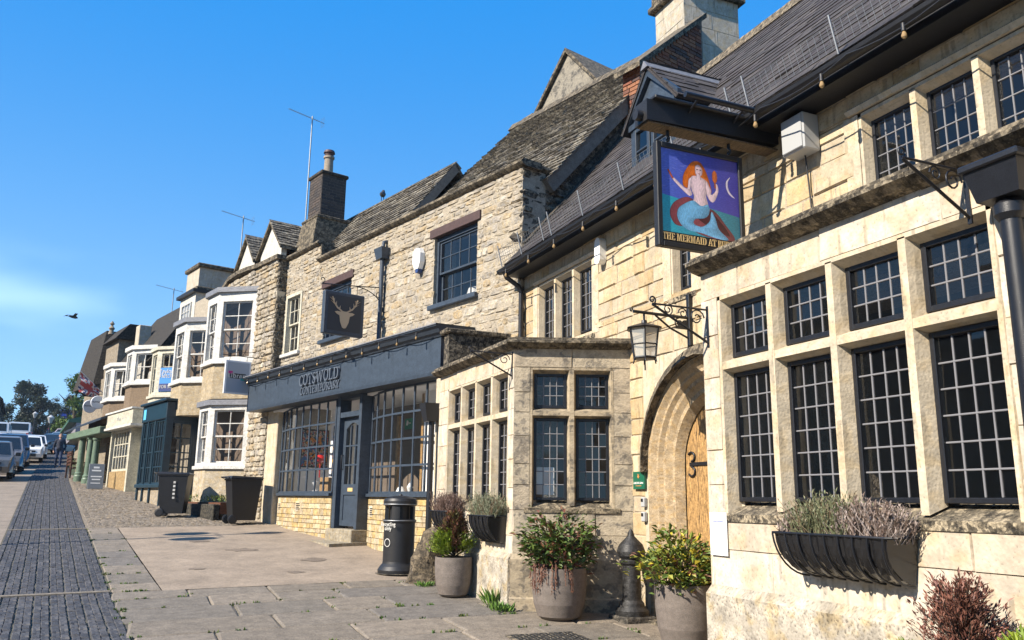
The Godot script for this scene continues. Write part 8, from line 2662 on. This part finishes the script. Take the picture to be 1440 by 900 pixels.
# ---------------------------------------------------------------- people: smooth-joined tapered limbs meshed as surface nets
func person(label: String, at: Vector3, turn: float, bones: Array, cell: float, size: Vector3, lo: Vector3):
	var o := thing("person", label, "person", at, turn)
	var nx := int(size.x / cell) + 1; var ny := int(size.y / cell) + 1; var nz := int(size.z / cell) + 1
	var fld := PackedFloat32Array(); fld.resize(nx * ny * nz); fld.fill(1.0)
	var who := PackedInt32Array(); who.resize(nx * ny * nz)
	for bi in bones.size():
		var bn = bones[bi]
		var a: Vector3 = bn[0]; var c: Vector3 = bn[1]; var ra: float = bn[2]; var rc: float = bn[3]
		var pad: float = max(ra, rc) + 0.09
		var i0 := Vector3i(((a.min(c) - Vector3.ONE * pad - lo) / cell).floor()).clamp(Vector3i.ZERO, Vector3i(nx - 1, ny - 1, nz - 1))
		var i1 := Vector3i(((a.max(c) + Vector3.ONE * pad - lo) / cell).ceil()).clamp(Vector3i.ZERO, Vector3i(nx - 1, ny - 1, nz - 1))
		var ac := c - a
		var l2: float = max(ac.length_squared(), 1e-6)
		for z in range(i0.z, i1.z + 1):
			for y in range(i0.y, i1.y + 1):
				for x in range(i0.x, i1.x + 1):
					var p := lo + Vector3(x, y, z) * cell
					var t: float = clamp((p - a).dot(ac) / l2, 0.0, 1.0)
					var d := p.distance_to(a + ac * t) - lerpf(ra, rc, t)
					var k := (z * ny + y) * nx + x
					if d < fld[k]: who[k] = bi
					var h: float = clamp(0.5 + 0.5 * (fld[k] - d) / 0.035, 0.0, 1.0)
					fld[k] = lerpf(fld[k], d, h) - 0.035 * h * (1.0 - h)
	var vid := {}
	var pos := []; var cols := []
	var mb := MB.new()
	for z in nz - 1:
		for y in ny - 1:
			for x in nx - 1:
				var k := (z * ny + y) * nx + x
				var s := 0; var m := Vector3.ZERO; var best := 0; var bv := 9.0
				for e in 8:
					var kk := k + (e & 1) + ((e >> 1) & 1) * nx + ((e >> 2) & 1) * nx * ny
					if fld[kk] < 0: s += 1
					if abs(fld[kk]) < bv: bv = abs(fld[kk]); best = kk
				if s == 0 or s == 8: continue
				var cnt := 0
				for e in [[0, 1], [2, 3], [4, 5], [6, 7], [0, 2], [1, 3], [4, 6], [5, 7], [0, 4], [1, 5], [2, 6], [3, 7]]:
					var ka: int = k + (e[0] & 1) + ((e[0] >> 1) & 1) * nx + ((e[0] >> 2) & 1) * nx * ny
					var kb: int = k + (e[1] & 1) + ((e[1] >> 1) & 1) * nx + ((e[1] >> 2) & 1) * nx * ny
					if (fld[ka] < 0) != (fld[kb] < 0):
						var t := fld[ka] / (fld[ka] - fld[kb])
						m += Vector3(e[0] & 1, (e[0] >> 1) & 1, (e[0] >> 2) & 1).lerp(Vector3(e[1] & 1, (e[1] >> 1) & 1, (e[1] >> 2) & 1), t); cnt += 1
				vid[k] = pos.size(); pos.append(lo + (Vector3(x, y, z) + m / cnt) * cell); cols.append(bones[who[best]][4])
	var st := [1, nx, nx * ny]
	for k in vid:
		for ax in 3:
			var b1: int = st[(ax + 1) % 3]; var b2: int = st[(ax + 2) % 3]
			# edge from corner k along ax is shared by four cells
			if (fld[k] < 0) == (fld[k + st[ax]] < 0): continue
			if vid.has(k - b1) and vid.has(k - b2) and vid.has(k - b1 - b2):
				var q := [vid[k], vid[k - b1], vid[k - b1 - b2], vid[k - b2]]
				if fld[k] >= 0: q.reverse()
				mb.col = cols[q[0]]
				mb.quad(pos[q[0]], pos[q[1]], pos[q[2]], pos[q[3]])
	part(o, "body", mb, vmat("v_figure", 0.85))

func build_people():
	var navy := Color(.012, .016, .035); var jean := Color(.018, .035, .075); var skin := Color(.42, .24, .17); var shoe := Color(.015, .013, .012); var hair := Color(.10, .07, .05)
	var v := func(x, y, z): return Vector3(x, y, z)
	var man := [[v.call(0, .98, 0), v.call(0, 1.30, .01), .155, .17, navy], [v.call(-.14, 1.40, 0), v.call(.14, 1.40, 0), .085, .085, navy], [v.call(0, 1.2, .05), v.call(0, 1.02, .06), .13, .14, navy], [v.call(0, 1.44, 0), v.call(0, 1.54, .02), .06, .055, skin], [v.call(0, 1.62, .025), v.call(0, 1.66, .02), .085, .09, skin], [v.call(0, 1.70, .0), v.call(0, 1.69, -.02), .085, .085, hair], [v.call(0, 1.61, .105), v.call(0, 1.60, .115), .016, .018, skin], [v.call(.09, 1.63, 0), v.call(.095, 1.61, 0), .016, .014, skin], [v.call(-.09, 1.63, 0), v.call(-.095, 1.61, 0), .016, .014, skin],
		[v.call(.19, 1.40, 0), v.call(.27, 1.12, -.02), .062, .05, navy], [v.call(.27, 1.12, -.02), v.call(.26, .90, .10), .05, .042, navy], [v.call(.26, .89, .11), v.call(.255, .80, .15), .036, .03, skin],
		[v.call(-.19, 1.40, 0), v.call(-.27, 1.12, -.04), .062, .05, navy], [v.call(-.27, 1.12, -.04), v.call(-.27, .89, .0), .05, .042, navy], [v.call(-.27, .88, .0), v.call(-.265, .79, .03), .036, .03, skin],
		[v.call(.09, .93, 0), v.call(.10, .50, .12), .105, .07, jean], [v.call(.10, .50, .12), v.call(.10, .10, .10), .068, .055, jean], [v.call(.10, .05, .08), v.call(.11, .045, .27), .045, .04, shoe],
		[v.call(-.09, .93, 0), v.call(-.10, .50, .02), .105, .07, jean], [v.call(-.10, .50, .02), v.call(-.10, .12, -.20), .068, .055, jean], [v.call(-.10, .07, -.22), v.call(-.105, .04, -.05), .045, .04, shoe], [v.call(-.1, .95, -.01), v.call(.1, .95, -.01), .12, .12, jean]]
	for side in [-1.0, 1.0]:   # fingers and thumb of each hand
		var pm := Vector3(.258 * side, .80, .145 if side > 0 else .03)
		for k in 4: man.append([pm + Vector3(0, -.01, .022 - k * .015), pm + Vector3(-.012 * side, -.085 + abs(k - 1.5) * .008, .030 - k * .015), .010, .008, skin])
		man.append([pm + Vector3(0, .03, .03), pm + Vector3(-.02 * side, -.025, .052), .012, .009, skin])
	person("man in dark jumper and jeans walking down the paved strip", gp(strip_r(-50.5) - 0.48, -50.5, 0.0), deg_to_rad(6), man, 0.02, Vector3(0.76, 1.86, 0.72), Vector3(-0.38, -0.02, -0.32))
	var white := Color(.62, .60, .58); var red := Color(.45, .10, .04)
	var w2 := []
	for bn in man:
		var c: Color = bn[4]
		if c == navy: c = white
		w2.append([bn[0], bn[1], bn[2], bn[3], c])
	w2.append([Vector3(-.16, 1.30, -.12), Vector3(-.2, 1.05, -.13), .07, .07, red])
	person("person in white top and blue trousers walking up beside the shops", gp(-4.35, -71.0, 0.0), deg_to_rad(190), w2, 0.03, Vector3(0.76, 1.86, 0.72), Vector3(-0.38, -0.02, -0.32))
